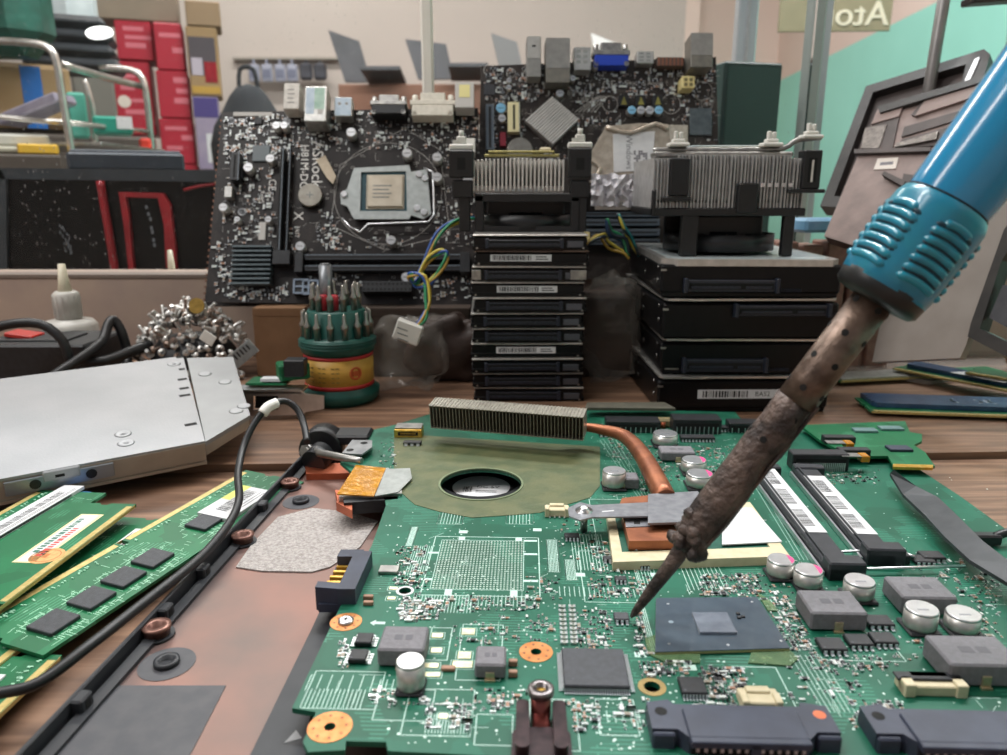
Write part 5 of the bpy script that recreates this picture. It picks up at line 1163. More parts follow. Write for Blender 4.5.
# battery
x, y = p1.px(310, 195, .45); r = 12/p1.sc(310, 195); b = MB(chipd); b.bb(x-r*.8, x+r*.8, y-r*.8, y+r*.8, 0, .2, .05); b.mat(M('cell_steel', '#9a958c', '#aaa59b', 2, .3, .9)).cyl((x, y, .2), r, .3, 30, b=.05); b.mat(MATS['sink_edge']).bb(x-.25, x+.25, y-.03, y+.03, .5, .504).bb(x-.03, x+.03, y-.25, y+.25, .5, .504); build(b, 'coin_cell', T1)
# socket: load plate, frame, processor, lever
def oct_(pts, h): return p1.poly(pts, h)
b = MB(M('load_plate', '#b4bab9', '#a5abaa', 2, .35, .4))
outer = oct_([(354, 168), (409, 165), (411, 172), (427, 169), (431, 214), (423, 219), (411, 215), (409, 219), (354, 219), (347, 206), (341, 204), (340, 193), (347, 189)], .5); inner = oct_([(361, 172), (406, 171), (407, 211), (360, 211)], .5)
b.prism(outer, .35, .5, [inner]); build(b, 'load_plate', T1)
b = MB(M('socket_teal', '#123a44', '#18464f', 2, .4)); b.prism(oct_([(358, 170), (409, 169), (410, 214), (357, 214)], .4), .02, .36); build(b, 'processor_socket', T1)
ih = M('heat_spreader', '#c9bfae', '#b9ae9c', 1.2, .35, .7)
b = MB(ih); a_ = p1.px(367, 207, .55); c_ = p1.px(403, 175, .55); b.bb(a_[0]-.1, c_[0]+.1, a_[1]-.1, c_[1]+.1, .3, .42, .03); b.bb(a_[0], c_[0], a_[1], c_[1], .3, .6, .06)
b.mat(MATS['sink_edge'])
for k in range(4): b.bb(a_[0]+.4, a_[0]+1.6+.2*(k % 2), a_[1]+.7+.3*k, a_[1]+.78+.3*k, .6, .602)
build(b, 'processor', T1)
b = MB(alu); w3 = lambda u, v, h=.7: (*p1.px(u, v, h), h)
b.tube([w3(424, 168), w3(433, 172), w3(434, 215), w3(428, 222), w3(368, 224), w3(360, 232), w3(350, 227), w3(342, 218)], .065, 8, smooth=0); 
for u, v in ((344, 194), (419, 174), (417, 208), (424, 212), (425, 178)): x, y = p1.px(u, v, .6); b.cyl((x, y, .2), .27, .45, 12, b=.05)
build(b, 'socket_lever', T1)
# ports on the top edge (they stand up off the board)
def port(K_, u0, v0, u1, v1, vb, mm, name='rear_port', ex=None, depth=1.3):
    """face picture box; block reaches down to vb; stands `depth` off the board"""
    a_ = K_.pl.px(u0, v1, depth); c_ = K_.pl.px(u1, v0, depth); d_ = K_.pl.px(u0, vb, 0)
    b = MB(mm); b.bb(a_[0], c_[0], min(a_[1], d_[1]), c_[1], 0, depth, .05)
    if ex: ex(b, a_[0], c_[0], a_[1], c_[1], depth)
    return build(b, name, K_.t)
def usbface(b, a0, a1, b0, b1, h):
    b.mat(M('port_print', '#8c8f8c')); w_ = (a1-a0)
    for i in range(2):
        for j in range(3): b.bb(a0+w_*(.15+.4*i), a0+w_*(.4+.4*i), b0+(b1-b0)*(.15+.28*j), b0+(b1-b0)*(.3+.28*j), h, h+.01)
def face_a(b, a0, a1, b0, b1, h):
    b.mat(M('port_ink', '#8d8984')); w_ = a1-a0
    for k in range(4): b.bb(a0+w_*.25, a1-w_*(.3+.05*(k % 2)), b0+(b1-b0)*(.2+.17*k), b0+(b1-b0)*(.25+.17*k), h, h+.01)
def face_b(b, a0, a1, b0, b1, h):
    b.mat(M('port_face_green', '#a9c3b4', '#8fb09f', 2, .35)); b.bb(a0+(a1-a0)*.45, a1-.15, b0+(b1-b0)*.2, b1-.15, h, h+.01); b.mat(M('port_face_blue', '#b8c6d2', '#a5b7c6', 2, .35)); b.bb(a0+.1, a0+(a1-a0)*.44, b0+.1, b1-.15, h, h+.01); b.mat(whs).bb(a0+(a1-a0)*.6, a0+(a1-a0)*.85, b0+.1, b0+(b1-b0)*.2, h, h+.015)
def face_c(b, a0, a1, b0, b1, h):
    b.mat(M('port_face_blue')).bb(a0+.05, a1-.05, b0+.05, b1-.05, h, h+.01); b.mat(M('port_ink'))
    for q in (.3, .7): b.cyl((a0+(a1-a0)*q, b0+(b1-b0)*.65, h), .12, .02, 10)
port(k1, 283, 83, 300, 108, 118, M('port_white', '#c9c4bc', '#b8b3ab', 3, .45, .1), 'rear_port', face_a); port(k1, 304, 86, 327, 115, 132, ports, 'rear_port', face_b, 1.6)
port(k1, 334, 97, 352, 116, 122, ports, 'rear_port', face_c, 1.0)
def vga(K_, u0, v0, u1, v1, mm, topm, dark=True):
    a_ = K_.pl.px(u0, v1, 1.0); c_ = K_.pl.px(u1, v0, 1.0); w_ = c_[0]-a_[0]; hh = c_[1]-a_[1]
    b = MB(topm); b.bb(a_[0], c_[0], a_[1]+hh*.45, a_[1]+hh*.65, .1, 1.1, .04); b.bb(a_[0]+w_*.22, c_[0]-w_*.22, a_[1]+hh*.6, c_[1], .25, .95, .06)
    for x in (a_[0]+w_*.1, c_[0]-w_*.1): b.cyl((x, a_[1]+hh*.6, .6), .22, hh*.35, 6, (0, 1, 0)); b.cyl((x, a_[1]+hh*.1, .9), .2, .2, 8)
    b.mat(mm); b.bb(a_[0]+w_*.04, c_[0]-w_*.04, a_[1], a_[1]+hh*.45, 0, 1.1, .05); return build(b, 'display_port', K_.t)
vga(k1, 370, 94, 407, 114, chipd, alud); vga(k1, 410, 92, 455, 116, M('port_cream', '#d3cdc0', '#c6c0b2', 3, .5), MATS['port_cream'])
def yel(b, a0, a1, b0, b1, h): b.mat(M('pale_yellow', '#d8cf8e', rough=.5)); b.bb(a0+(a1-a0)*.22, a1-(a1-a0)*.22, b0+(b1-b0)*.15, b1-(b1-b0)*.15, h, h+.02)
port(k1, 455, 82, 474, 100, 116, whs, 'rear_port', yel, 1.2)
k1.box(233, 112, 272, 116, .12, whs, 'edge_strip'); k1.box(460, 138, 475, 152, 1.0, pinw, 'pin_socket')
# sticker, writing
b = MB(M('kraft_sticker', '#b3a48e', '#c0b29c', 2, .6)); b.prism(p1.poly([(316, 160), (325, 155), (336, 176), (333, 184), (327, 178), (322, 170)], .5), .42, .5); build(b, 'paper_sticker', T1)
tws = M('print_bright', '#e4e2dd', rough=.6)
b = MB(tws)
def word(b, K_, txt, u, v, size, rot, fs=(1, 1)): x, y = K_.pl.px(u, v); b.text(txt, x, y, 0, size, rot, th=.008, font_scale=fs)
word(b, k1, 'ASRock', 317, 164, 1.15, -pi/2, (1, 1)); word(b, k1, 'H81M-DGS', 304, 169, .82, -pi/2); word(b, k1, 'CE', 272, 185, .8, -pi/2); word(b, k1, 'FC', 270, 197, .6, -pi/2); word(b, k1, 'RoHS', 262, 197, .42, -pi/2); word(b, k1, 'X', 298, 216, 1.0, -pi/2); word(b, k1, 'FAST', 297, 232, .4, -pi/2); b.mat(whs)
L1 = [p1.px(*q) for q in ((340, 165), (405, 128), (440, 150), (450, 235), (385, 250), (330, 225))]
for i in range(6): b.line(*L1[i], *L1[(i+1) % 6], .03, .001)
cxx, cyy = p1.px(388, 193); 
for i in range(36): a0, a1 = 2*pi*i/36, 2*pi*(i+1)/36; b.line(cxx+4.0*math.cos(a0), cyy+4.0*math.sin(a0), cxx+4.0*math.cos(a1), cyy+4.0*math.sin(a1), .03, .001)
r = random.Random(5)
for _ in range(260):
    x, y = p1.px(r.uniform(222, 480), r.uniform(116, 300)); l_ = r.uniform(.1, .6); dx, dy = r.choice(((1, 0), (0, 1), (.7, .7))); b.line(x, y, x+dx*l_, y+dy*l_, .018, .001)
for _ in range(150):
    x, y = p1.px(r.uniform(222, 480), r.uniform(116, 300)); s_ = r.uniform(.1, .3); b.rect(x, x+s_, y, y+s_*.6, .02, .001)
build(b, 'board_print', T1)
b = MB(M('mount_ring', '#8d8f92', rough=.35, metal=.6))
for u, v in ((231, 121), (287, 121), (242, 212)):
    b = MB(M('mount_ring')); x, y = p1.px(u, v); b.lathe([(.32, 0), (.32, .012), (.2, .012), (.2, 0)], (x, y, 0), 16); build(b, 'mounting_hole', T1)
smds(T1, p1, [(225, 116, 300, 160, 260), (222, 160, 275, 240, 110), (214, 240, 232, 298, 60), (232, 284, 290, 300, 70), (330, 112, 480, 150, 190), (435, 150, 478, 245, 90), (318, 210, 345, 250, 70), (340, 225, 440, 250, 30), (410, 275, 470, 300, 50), (310, 275, 362, 300, 40), (300, 112, 340, 150, 50), (244, 222, 300, 250, 35)], avoid_of(T1), 31)

# ---- edge of another board standing right behind its left side
O0 = Q(213, 300, 54.6)
T0, p0 = mobo('desktop_motherboard', 'second dark board of which only a pin studded left edge shows behind the socket board', O0, rad(22), rad(1.5), [(226, 118), (204, 306), (300, 306), (300, 118)])
b = MB(brass); r = random.Random(2)
for k in range(30): x, y = p0.px(222-17*k/29, 122+178*k/29); b.bb(x-.05, x+.1, y-.06, y+.06, 0, .25)
build(b, 'edge_pins', T0)
# ---- support: cardboard box and clear bag under the boards
kraft = M('cardboard', '#7f5f43', '#735439', .5, .8)
def carton(name, label, cat, u0, u1, Y, D_, z0, z1_, mm, group=None):
    a_ = Q(u0, 300, Y).x; c_ = Q(u1, 300, Y).x; t = thing(name, label, cat, loc=((a_+c_)/2, Y, z0)); w_ = (c_-a_)/2; h = z1_-z0
    b = MB(mm); b.bb(-w_, w_, 0, D_, 0, h, .05); build(b, 'carton_body', t); b = MB(mm); b.bb(-w_, w_, .02, D_-.02, h, h+.06); b.bb(-w_+.1, w_-.1, -.03, 0, h-.5, h, .01); build(b, 'carton_flap', t); return t
carton('cardboard_box', 'plain brown cardboard box carrying the leaning motherboards', 'box', 251, 303, 51.6, 5.6, 0, 4.9, kraft)
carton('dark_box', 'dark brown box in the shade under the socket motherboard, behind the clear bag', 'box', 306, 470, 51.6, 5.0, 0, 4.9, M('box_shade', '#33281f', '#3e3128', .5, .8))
# clear crumpled bag
def plastic(name, tint, a_, rough=.15):
    m = bpy.data.materials.new(name); m.use_nodes = True; nt = m.node_tree; n = nt.nodes; l = nt.links; bs = n['Principled BSDF']
    bs.inputs['Base Color'].default_value = lin(tint); bs.inputs['Roughness'].default_value = rough; bs.inputs['Alpha'].default_value = a_; bs.inputs['Specular IOR Level'].default_value = .9
    tc = n.new('ShaderNodeTexCoord'); no = n.new('ShaderNodeTexNoise'); no.inputs['Scale'].default_value = 60; no.inputs['Detail'].default_value = 3; l.new(tc.outputs['Object'], no.inputs[0])
    bu = n.new('ShaderNodeBump'); bu.inputs['Distance'].default_value = .004; bu.inputs['Strength'].default_value = .9; l.new(no.outputs[0], bu.inputs['Height']); l.new(bu.outputs[0], bs.inputs['Normal']); return m
bagm = plastic('clear_bag', '#8d8880', .28)
def bag(name, label, c, sx, sy, sz, seed, mm, cat='plastic bag'):
    r = random.Random(seed); b = MB(mm); nu, nv = 30, 16; vs = []; fs = []
    ph = [(r.uniform(2, 6), r.uniform(2, 7), r.uniform(0, 6), r.uniform(.03, .09)) for _ in range(8)]
    for j in range(nv+1):
        v = j/nv*pi
        for i in range(nu):
            u = i/nu*2*pi; x, y, z = math.sin(v)*math.cos(u), math.sin(v)*math.sin(u), -math.cos(v)
            sgn = lambda q, e: math.copysign(abs(q)**e, q)
            d = 1+sum(a_*math.sin(f1*u+f3)*math.sin(f2*v+f3) for f1, f2, f3, a_ in [(int(f1), f2, f3, a_) for f1, f2, f3, a_ in ph])
            vs.append((sgn(x, .6)*sx*d, sgn(y, .6)*sy*d, max(0, (sgn(z, .7)*d+1)*sz/2)))
    for j in range(nv):
        for i in range(nu): i2 = (i+1) % nu; fs.append((j*nu+i, j*nu+i2, (j+1)*nu+i2, (j+1)*nu+i))
    b.add(vs, fs, True); o_ = build(b, name, frame=m4(c)); return tag(o_, label, cat)
c = Q(408, 345, 49); bag('plastic_bag', 'crumpled clear plastic bag below the socket board, white plug resting in front', (c.x, 49.0, 0), 2.6, 1.9, 4.6, 4, bagm)
c = Q(612, 330, 50.5); bag('plastic_bag', 'smoky clear plastic bag squeezed between the two hard drive stacks', (c.x, 50.5, 0), 2.1, 1.4, 7.2, 9, bagm)
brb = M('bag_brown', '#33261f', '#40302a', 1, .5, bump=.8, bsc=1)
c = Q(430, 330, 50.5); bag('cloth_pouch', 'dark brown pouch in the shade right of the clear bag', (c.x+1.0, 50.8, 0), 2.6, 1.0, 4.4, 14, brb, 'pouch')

# ---- second board, upper right
O2 = Q(600, 262, 58.5)
grb = pcb_mat('greybrown_pcb', '#37312e', '#6f6a66', '#25201e')
T2, p2 = mobo('desktop_motherboard', 'dark desktop motherboard with blue display port leaning at the back centre', O2, rad(12), rad(2), [(481, 66), (476, 276), (722, 282), (716, 57)], grb)
k2 = Kit(T2, p2)
pg = M('port_grey', '#8f8e8b', '#9c9b97', 2, .4, .5)
def face_light(b, a0, a1, b0, b1, h): b.mat(M('port_face', '#c4c2bd', '#b5b3ae', 2, .35, .5)).bb(a0+.05, a1-.05, b0, b1-.05, h, h+.02); b.mat(ink).bb((a0+a1)/2-.15, (a0+a1)/2+.15, (b0+b1)/2, (b0+b1)/2+.15, h+.02, h+.025)
port(k2, 527, 36, 541, 58, 84, pg, 'rear_port', face_light, 1.5); port(k2, 546, 38, 570, 68, 90, M('port_tall', '#77756f', '#858279', 2, .4, .5), 'rear_port', lambda b, a0, a1, b0, b1, h: b.mat(pg).bb(a0, a1, b0, b1, h, h+.02), 1.6)
port(k2, 574, 47, 591, 66, 76, ports, 'rear_port', usbface, 1.2); vga(k2, 593, 42, 630, 66, blue, alud); port(k2, 637, 51, 654, 63, 68, ports, 'rear_port', usbface, 1.0)
def jacks(b, a0, a1, b0, b1, h):
    b.mat(M('jack_rust', '#7b4d3b'))
    for k in range(7): xx = a0+(a1-a0)*(k+.5)/7; b.bb(xx-.07, xx+.07, b0+.05, b1-.05, h, h+.02)
port(k2, 657, 57, 684, 66, 68, M('jack_brown', '#54433b', rough=.5), 'rear_port', jacks, .8)
port(k2, 691, 33, 713, 55, 76, M('port_tall'), 'rear_port', lambda b, a0, a1, b0, b1, h: b.mat(pg).bb(a0, a1, b0, b1, h, h+.02), 1.8)
def four(b, a0, a1, b0, b1, h):
    b.mat(M('socket_hole', '#6d6544'))
    for i in range(2):
        for j in range(2): xx = a0+(a1-a0)*(.3+.4*i); yy = b0+(b1-b0)*(.3+.4*j); b.bb(xx-.13, xx+.13, yy-.13, yy+.13, h, h+.01)
k2.box(682, 76, 695, 88, 1.3, M('power_cream', '#d8c98f', '#cbbb80', 2, .5), 'power_socket', .05, 0, four)
slotx(k2, 486, 104, 494, 150, .8, M('slot_slate', '#4b5662', rough=.5)); slotx(k2, 508, 102, 520, 132, .8, M('slot_cream', '#d9d0a5', rough=.5))
for u, v, w_ in ((501, 108, 10), (502, 118, 8), (560, 93, 8), (509, 80, 5), (509, 87, 5), (596, 66, 6), (573, 78, 6)): k2.can(u, v, w_, .7, M('can_blue', '#7cb3d4', rough=.4) if (u, v) == (501, 108) else None)
for i, u in enumerate((632, 641, 650, 659)): k2.can(u, 110, 8.5, .8, M('can_blue') if i in (0, 3) else None)
ch = M('choke_yellow', '#8c8740', '#6d6a36', 4, .5)
for u in (625, 642, 659): k2.box(u-6, 95, u+4, 106, .5, chipd, 'choke', .04, 0, lambda b, a0, a1, b0, b1, h: b.mat(ch).prism([(a0+.15, b0+.1), (a1-.15, b0+.1), ((a0+a1)/2, b1-.1)], h, h+.03))
# diamond heatsink
pts = [(552, 96), (579, 119), (553, 144), (525, 120)]; po = p2.poly(pts, .9); b = MB(finw2); b.prism(po, 0, .4); A_, B_, C_, D_ = [Vector(q) for q in po]
b.mat(finw)
for k in range(14):
    t_ = (k+.5)/14; q0 = A_.lerp(B_, t_); q1 = D_.lerp(C_, t_); d = (q1-q0); a_ = math.atan2(d.y, d.x); m_ = (q0+q1)/2; b.box((m_.x, m_.y, .65), (d.length, .13, .5), 0, Matrix.Rotation(a_, 3, 'Z'))
build(b, 'chipset_heatsink', T2)
x, y = p2.px(520, 150, .5); b = MB(M('cell_steel')); b.cyl((x, y, .1), 1.0, .35, 28, b=.05); build(b, 'coin_cell', T2)
for v0, v1 in ((211, 217), (219, 226), (229, 236), (239, 245)): slotx(k2, 560, v0, 660, v1, .7, M('slot_slate'), False, 'memory_slot')
k2.box(572, 232, 590, 240, 1.0, MATS['power_cream'], 'power_socket', .05, 0, four)
k2.box(484, 84, 495, 95, .12, chipm, 'chip'); k2.box(500, 132, 506, 146, .5, M('red_cap', '#7d2030', rough=.4), 'header'); k2.box(668, 125, 688, 145, 1.0, M('bag_film', '#c7c1b4', '#a9a294', 3, .3, .2, bump=.5, bsc=3), 'pin_socket'); k2.box(690, 108, 712, 135, .2, MATS['sink_edge'], 'chip')
b = MB(whs); word(b, k2, 'CE', 609, 85, .9, 0); word(b, k2, '4-Channel Audio', 641, 83, .5, 0); word(b, k2, 'EuP Ready', 581, 93, .5, 0); word(b, k2, 'USB 3.0', 588, 100, .5, 0); word(b, k2, 'e', 707, 104, .9, -pi/2)
for u, v, r_ in ((703, 91, .75), (707, 104, .45), (671, 104, .75), (489, 70, .4), (511, 73, .35), (610, 104, .6)):
    x, y = p2.px(u, v)
    for i in range(18): a0, a1 = 2*pi*i/18, 2*pi*(i+1)/18; b.line(x+r_*math.cos(a0), y+r_*math.sin(a0), x+r_*math.cos(a1), y+r_*math.sin(a1), .05, .001)
r = random.Random(6)
for _ in range(260): x, y = p2.px(r.uniform(485, 716), r.uniform(68, 150)); l_ = r.uniform(.1, .6); dx, dy = r.choice(((1, 0), (0, 1), (.7, .7))); b.line(x, y, x+dx*l_, y+dy*l_, .022, .001)
for k in range(6): p_, q_ = p2.px(575+k*4, 112), p2.px(598+k*2, 96); b.line(*p_, *q_, .05, .001)
build(b, 'board_print', T2)
smds(T2, p2, [(485, 68, 545, 100, 150), (545, 70, 715, 96, 210), (494, 96, 530, 150, 60), (575, 96, 620, 130, 40), (665, 90, 716, 160, 70), (485, 150, 590, 170, 30), (460, 180, 480, 260, 10), (590, 236, 660, 250, 20)], avoid_of(T2), 32)
# ---- white pole rising behind the cream display port
b = MB(M('pole_white', '#f2efe6', '#ebe7dc', .3, .4)); q = Q(427, 90, 60.9+.6)
b.bb(-.45, .45, 0, .8, 0, 48, .15); o_ = build(b, 'post', None, frame=m4((q.x, 62.2, 6.56))); 
o_.name = 'white_post'; tag(o_, 'slim white upright post behind the socket motherboard, rising out of the picture', 'post')

# ---- bagged drive with white label, crumpled film, loose stickered drive in front of the second board
Yb2 = 53.0
def quadpl(u, v, Y, lean): return Pl(Q(u, v, Y), (1, .02, 0), (0, math.sin(lean), math.cos(lean)))
f = quadpl(625, 183, 53.6, rad(15))
film = M('bag_sheen', '#a5998a', '#c3b8a9', 1.5, .25, .35, bump=1.2, bsc=1.2)
t = thing('bagged_drive', 'hard drive in a shiny beige antistatic bag with white printed label on the upright motherboard', 'bagged drive', frame=f.m)
b = MB(film); b.prism(f.poly([(592, 150), (606, 126), (640, 123), (668, 124), (672, 150), (668, 182), (640, 186), (600, 184), (590, 172)], .6), 0, .6)
b.prism(f.poly([(588, 182), (600, 176), (668, 174), (668, 184), (600, 187)], .8), .1, .85)
b.tube([(*f.px(u, v, .7), .7) for u, v in ((606, 127), (630, 133), (655, 124), (668, 130))], .16, 8); b.tube([(*f.px(u, v, .7), .7) for u, v in ((590, 160), (600, 168), (594, 180))], .14, 8); build(b, 'antistatic_bag', t)
b = MB(paper); b.prism(f.poly([(613, 134), (655, 131), (652, 170), (614, 172)], .7), .6, .68); b.mat(M('label_grey_ink', '#6c6a70'))
x, y = f.px(629, 152, .68); b.text('Windows', x, y, .68, .62, -pi/2)
x, y = f.px(641, 160, .68)
for i in range(6):
    for j in range(8):
        if R.random() < .55: b.bb(x-.5+i*.16, x-.36+i*.16, y-.6+j*.16, y-.46+j*.16, .68, .684)
build(b, 'printed_label', t, label='white printed label')
crump = M('white_film', '#e2e0e4', '#c3c1c8', 1.8, .3, 0, bump=1, bsc=1.6)
c = Q(622, 191, 52.0); 
t = thing('film_wrap', 'crumpled whitish plastic film under the bagged drive', 'plastic film', loc=c)
b = MB(crump); r = random.Random(11); vs = []; fs = []; nu, nv = 18, 7
for j in range(nv):
    for i in range(nu): vs.append((-2.1+4.3*i/(nu-1), r.uniform(-.25, .25)-.2, -1.0+2.1*j/(nv-1)+r.uniform(-.1, .1)))
for j in range(nv-1):
    for i in range(nu-1): a_ = j*nu+i; fs.append((a_, a_+1, a_+nu+1, a_+nu))
n0 = len(vs); vs += [(p_[0], p_[1]+.3, p_[2]) for p_ in vs]; fs += [tuple(n0+q for q in g[::-1]) for g in fs]
b.add(vs, fs); build(b, 'film_sheet', t)
t = thing('stickered_drive', 'dark flat drive with a barcode sticker on its edge below the crumpled film', 'drive', loc=Q(624, 212, 52))
b = MB(hddb); b.bb(-2.6, 2.9, 0, 3, 0, 1.3, .08); build(b, 'drive_body', t); b = MB(MATS['port_face']); b.bb(-2.0, 1.2, -.03, 0, .15, .85, .01); b.mat(M('label_grey_ink'))
x = -1.8; r = random.Random(4)
while x < 1.0: w_ = r.choice((.04, .08)); b.bb(x, x+w_, -.035, -.03, .35, .65); x += w_+.07
build(b, 'barcode_label', t)
# carriers standing for it: a dark box between the stacks behind the smoky bag
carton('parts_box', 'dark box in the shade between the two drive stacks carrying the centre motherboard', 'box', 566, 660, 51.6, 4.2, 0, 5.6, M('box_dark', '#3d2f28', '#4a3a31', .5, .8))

# ================================================================ loose wires
def wires(name, label, cols, pts, rad_, spread, seed, plug=None):
    r = random.Random(seed); c = pts[-1].copy(); t = thing(name, label, 'wires', loc=c)
    for cname, col in cols:
        m_ = M('wire_'+cname, col, rough=.35); off = [Vector((r.uniform(-1, 1), r.uniform(-1, 1), r.uniform(-1, 1)))*spread for _ in pts]; off[0] *= .3; off[-1] *= .3
        b = MB(m_); b.tube([p_+o_-c for p_, o_ in zip(pts, off)], rad_, 7, smooth=4); build(b, 'wire', t)
    return t, c
pts = [Q(*q) for q in ((475, 218, 50.5), (455, 222, 50), (438, 235, 49.4), (424, 265, 49), (415, 285, 48.8), (430, 283, 48.6), (446, 262, 48.6), (444, 250, 48.8), (428, 260, 49), (416, 282, 48.6), (410, 275, 48.2), (424, 278, 48), (428, 300, 47.6), (424, 318, 47), (415, 328, 46.6))]
tw, c = wires('wire_bundle', 'looped yellow green and blue wires with a white plug hanging before the socket motherboard', (('yellow', '#c9b94a'), ('amber', '#b08f3a'), ('green', '#2f8a5c'), ('blue', '#31569c')), pts, .1, .15, 3)
b = MB(pinw); b.box(Vector((-.45, 0, -.25)), (1.7, .8, 1.3), .08, Matrix.Rotation(rad(20), 3, 'Y')); b.mat(MATS['sink_edge'])
for k in range(3): b.box(Vector((-.75, -.4, .0-.35*k)), (.7, .03, .06), 0, Matrix.Rotation(rad(20), 3, 'Y'))
build(b, 'plug', tw, label='white plastic plug')
pts = [Q(*q) for q in ((585, 244, 49), (600, 238, 49.2), (612, 245, 49.4), (622, 248, 49.2), (628, 258, 49)) ]
wires('wire_bundle', 'yellow and dark wires drooping between the two hard drive stacks', (('yellow', '#c9b94a'), ('amber', '#a8742c'), ('dark', '#23303a')), pts, .1, .3, 5)
pts = [Q(*q) for q in ((618, 214, 49), (624, 228, 49), (631, 242, 49.2), (638, 256, 49.4))]
wires('wire_bundle', 'upright tuft of yellow and teal wires behind the wide drive stack', (('yellow', '#c9b94a'), ('teal', '#2a7f83'), ('dark', '#23303a')), pts, .1, .2, 6)
pts = [Q(*q) for q in ((608, 218, 48.8), (610, 232, 48.9), (622, 240, 49), (628, 255, 49))]
wires('wire_bundle', 'dark blue and green wires curling just left of the yellow tuft', (('dark', '#23303a'), ('navy', '#1d3858'), ('green', '#2f8a5c')), pts, .12, .25, 8)
# ================================================================ soldering iron
tipw = P(631, 617, ZB+.17); I1 = K(881, 290, 17.6); ax = (I1-tipw).normalized(); LI = (I1-tipw).length
si = Pl(tipw, ax.cross(Vector((0, 1, 0))), ax)    # y runs up the iron
Zi = ax; Xi = Vector((1, 0, -.6)); Xi = (Xi-Zi*Xi.dot(Zi)).normalized(); Yi = Zi.cross(Xi)
im = Matrix(((Xi.x, Yi.x, Zi.x), (Xi.y, Yi.y, Zi.y), (Xi.z, Yi.z, Zi.z))).to_4x4(); im.translation = tipw
IR = thing('soldering_iron', 'soldering iron with glossy blue handle and burnt perforated barrel, tip on the green board', 'soldering iron', frame=im)
def along(u, v):   # length along the axis under a picture point on the axis
    r = ray(u, v); w0 = C0-tipw; a_, b_, c_ = ax.dot(ax), ax.dot(r), r.dot(r); d_, e_ = ax.dot(w0), r.dot(w0)
    return (e_*-b_+d_*c_)/(a_*c_-b_*b_)
sT, sB, sC, sG, sE = along(690, 548), along(712, 520), along(876, 304), along(893, 282), along(945, 212)
burnt = M('burnt_barrel', '#352d2b', '#7a675e', 1.1, .55, .3, bump=1.2, bsc=5, lo=.42, hi=.72, det=8)
rust = M('barrel_brown', '#4c3d34', '#7d695c', 1.6, .4, .55, bump=.4, bsc=4, lo=.35, hi=.7)
blu = M('handle_blue', '#1286b4', '#1580ad', .3, .22, coat=.5); blug = M('grip_blue', '#17789a', '#1e8291', .8, .3, coat=.3)
def wob(prs, n, amp, seed, b, z0):
    r = random.Random(seed); vs = []; fs = []
    ph = [(r.randint(1, 4), r.uniform(1, 5), r.uniform(0, 6)) for _ in range(7)]
    for i, (rr_, z) in enumerate(prs):
        for k in range(n):
            a_ = 2*pi*k/n; d = 1+amp*sum(math.sin(f1*a_+f2*z+f3) for f1, f2, f3 in ph)/2; vs.append((rr_*d*math.cos(a_), rr_*d*math.sin(a_), z))
    for i in range(len(prs)-1):
        for k in range(n): k2 = (k+1) % n; fs.append((i*n+k, i*n+k2, (i+1)*n+k2, (i+1)*n+k))
    fs += [tuple(range(n))[::-1], tuple((len(prs)-1)*n+k for k in range(n))]; b.add(vs, fs, [True]*(len(fs)-2)+[False]*2)
b = MB(burnt); wob([(.04, 0), (.1, .15), (.16, sT*.35), (.22, sT*.75), (.24, sT*1.05), (.24, sT*1.4)], 18, .06, 2, b, 0); build(b, 'tip', IR)
br_ = .57
b = MB(burnt); sM = sT+(sC-sT)*.62
prs = [(.3, sT-.12), (.4, sT+.02), (.48, sT+.35), (.52, sT+.7), (.53, sT+1.1), (.53, sT+2)] + [(.53-.035*k/8, sT+2+(sM-sT-2)*k/8) for k in range(1, 9)]
wob(prs, 40, .045, 5, b, 0)
r = random.Random(9)
for k in range(34):
    a_ = r.uniform(0, 2*pi); z = sT+r.uniform(0, .9); q = r.uniform(.12, .24); o_ = Vector((.42*math.cos(a_), .42*math.sin(a_), z))
    b.T = Matrix.Translation(o_); wob([(q*.2, -q), (q*.8, -q*.6), (q, 0), (q*.8, q*.6), (q*.2, q)], 10, .18, k, b, 0)
b.T = Matrix.Translation((0, 0, 0))
# the seam of the rolled sheet
b.tube([(.53*math.cos(-1.1+.02*k), .53*math.sin(-1.1+.02*k), sT+.4+k*.35) for k in range(14)], .05, 6); b.T = Matrix(); build(b, 'burnt_end', IR)
b = MB(rust); wob([(.49, sM-.02), (.49, sM+.6), (.485, sC+.3)], 36, .004, 3, b, 0); b.mat(holem); bh_ = MB(holem)
for row in range(7):
    for c_ in range(5):
        a_ = 2*pi*(c_+.5*(row % 2))/5+.35; z = sM-1.2+row*.8
        if z < sC-.1: bh_.cyl((.462*math.cos(a_), .462*math.sin(a_), z), .085, .032 if z > sM else .06, 14, (math.cos(a_), math.sin(a_), 0))
build(b, 'barrel', IR); build(bh_, 'vent_holes', IR)
b = MB(M('collar_black', '#15181a', rough=.4)); b.lathe([(.57, sC-.02), (.9, sC+.02), (1.02, sC+.12), (1.06, sC+.45), (1.0, sC+.6)], (0, 0, 0), 40); build(b, 'collar', IR)
gr0, gr1 = sC+.3, sE+.12
b = MB(blug); nO, ph0, half = 5, 1.0, .5
def gr_r(a_, t_): return 1-.075*max(0, math.cos(nO*(a_-ph0)))*min(1, 4*t_*(1-t_))
pr_ = [(.95, gr0), (1.06, gr0+.1), (1.1, gr0+.4)]+[(1.11, gr0+.4+(gr1-gr0-1)*k/6) for k in range(1, 7)]+[(1.08, gr1-.2), (1.0, gr1), (.93, gr1+.05)]
vs_, fs_, n_ = [], [], 70
for rr_, z in pr_:
    t_ = (z-gr0)/(gr1-gr0)
    for k in range(n_): a_ = 2*pi*k/n_; q = rr_*gr_r(a_, t_); vs_.append((q*math.cos(a_), q*math.sin(a_), z))
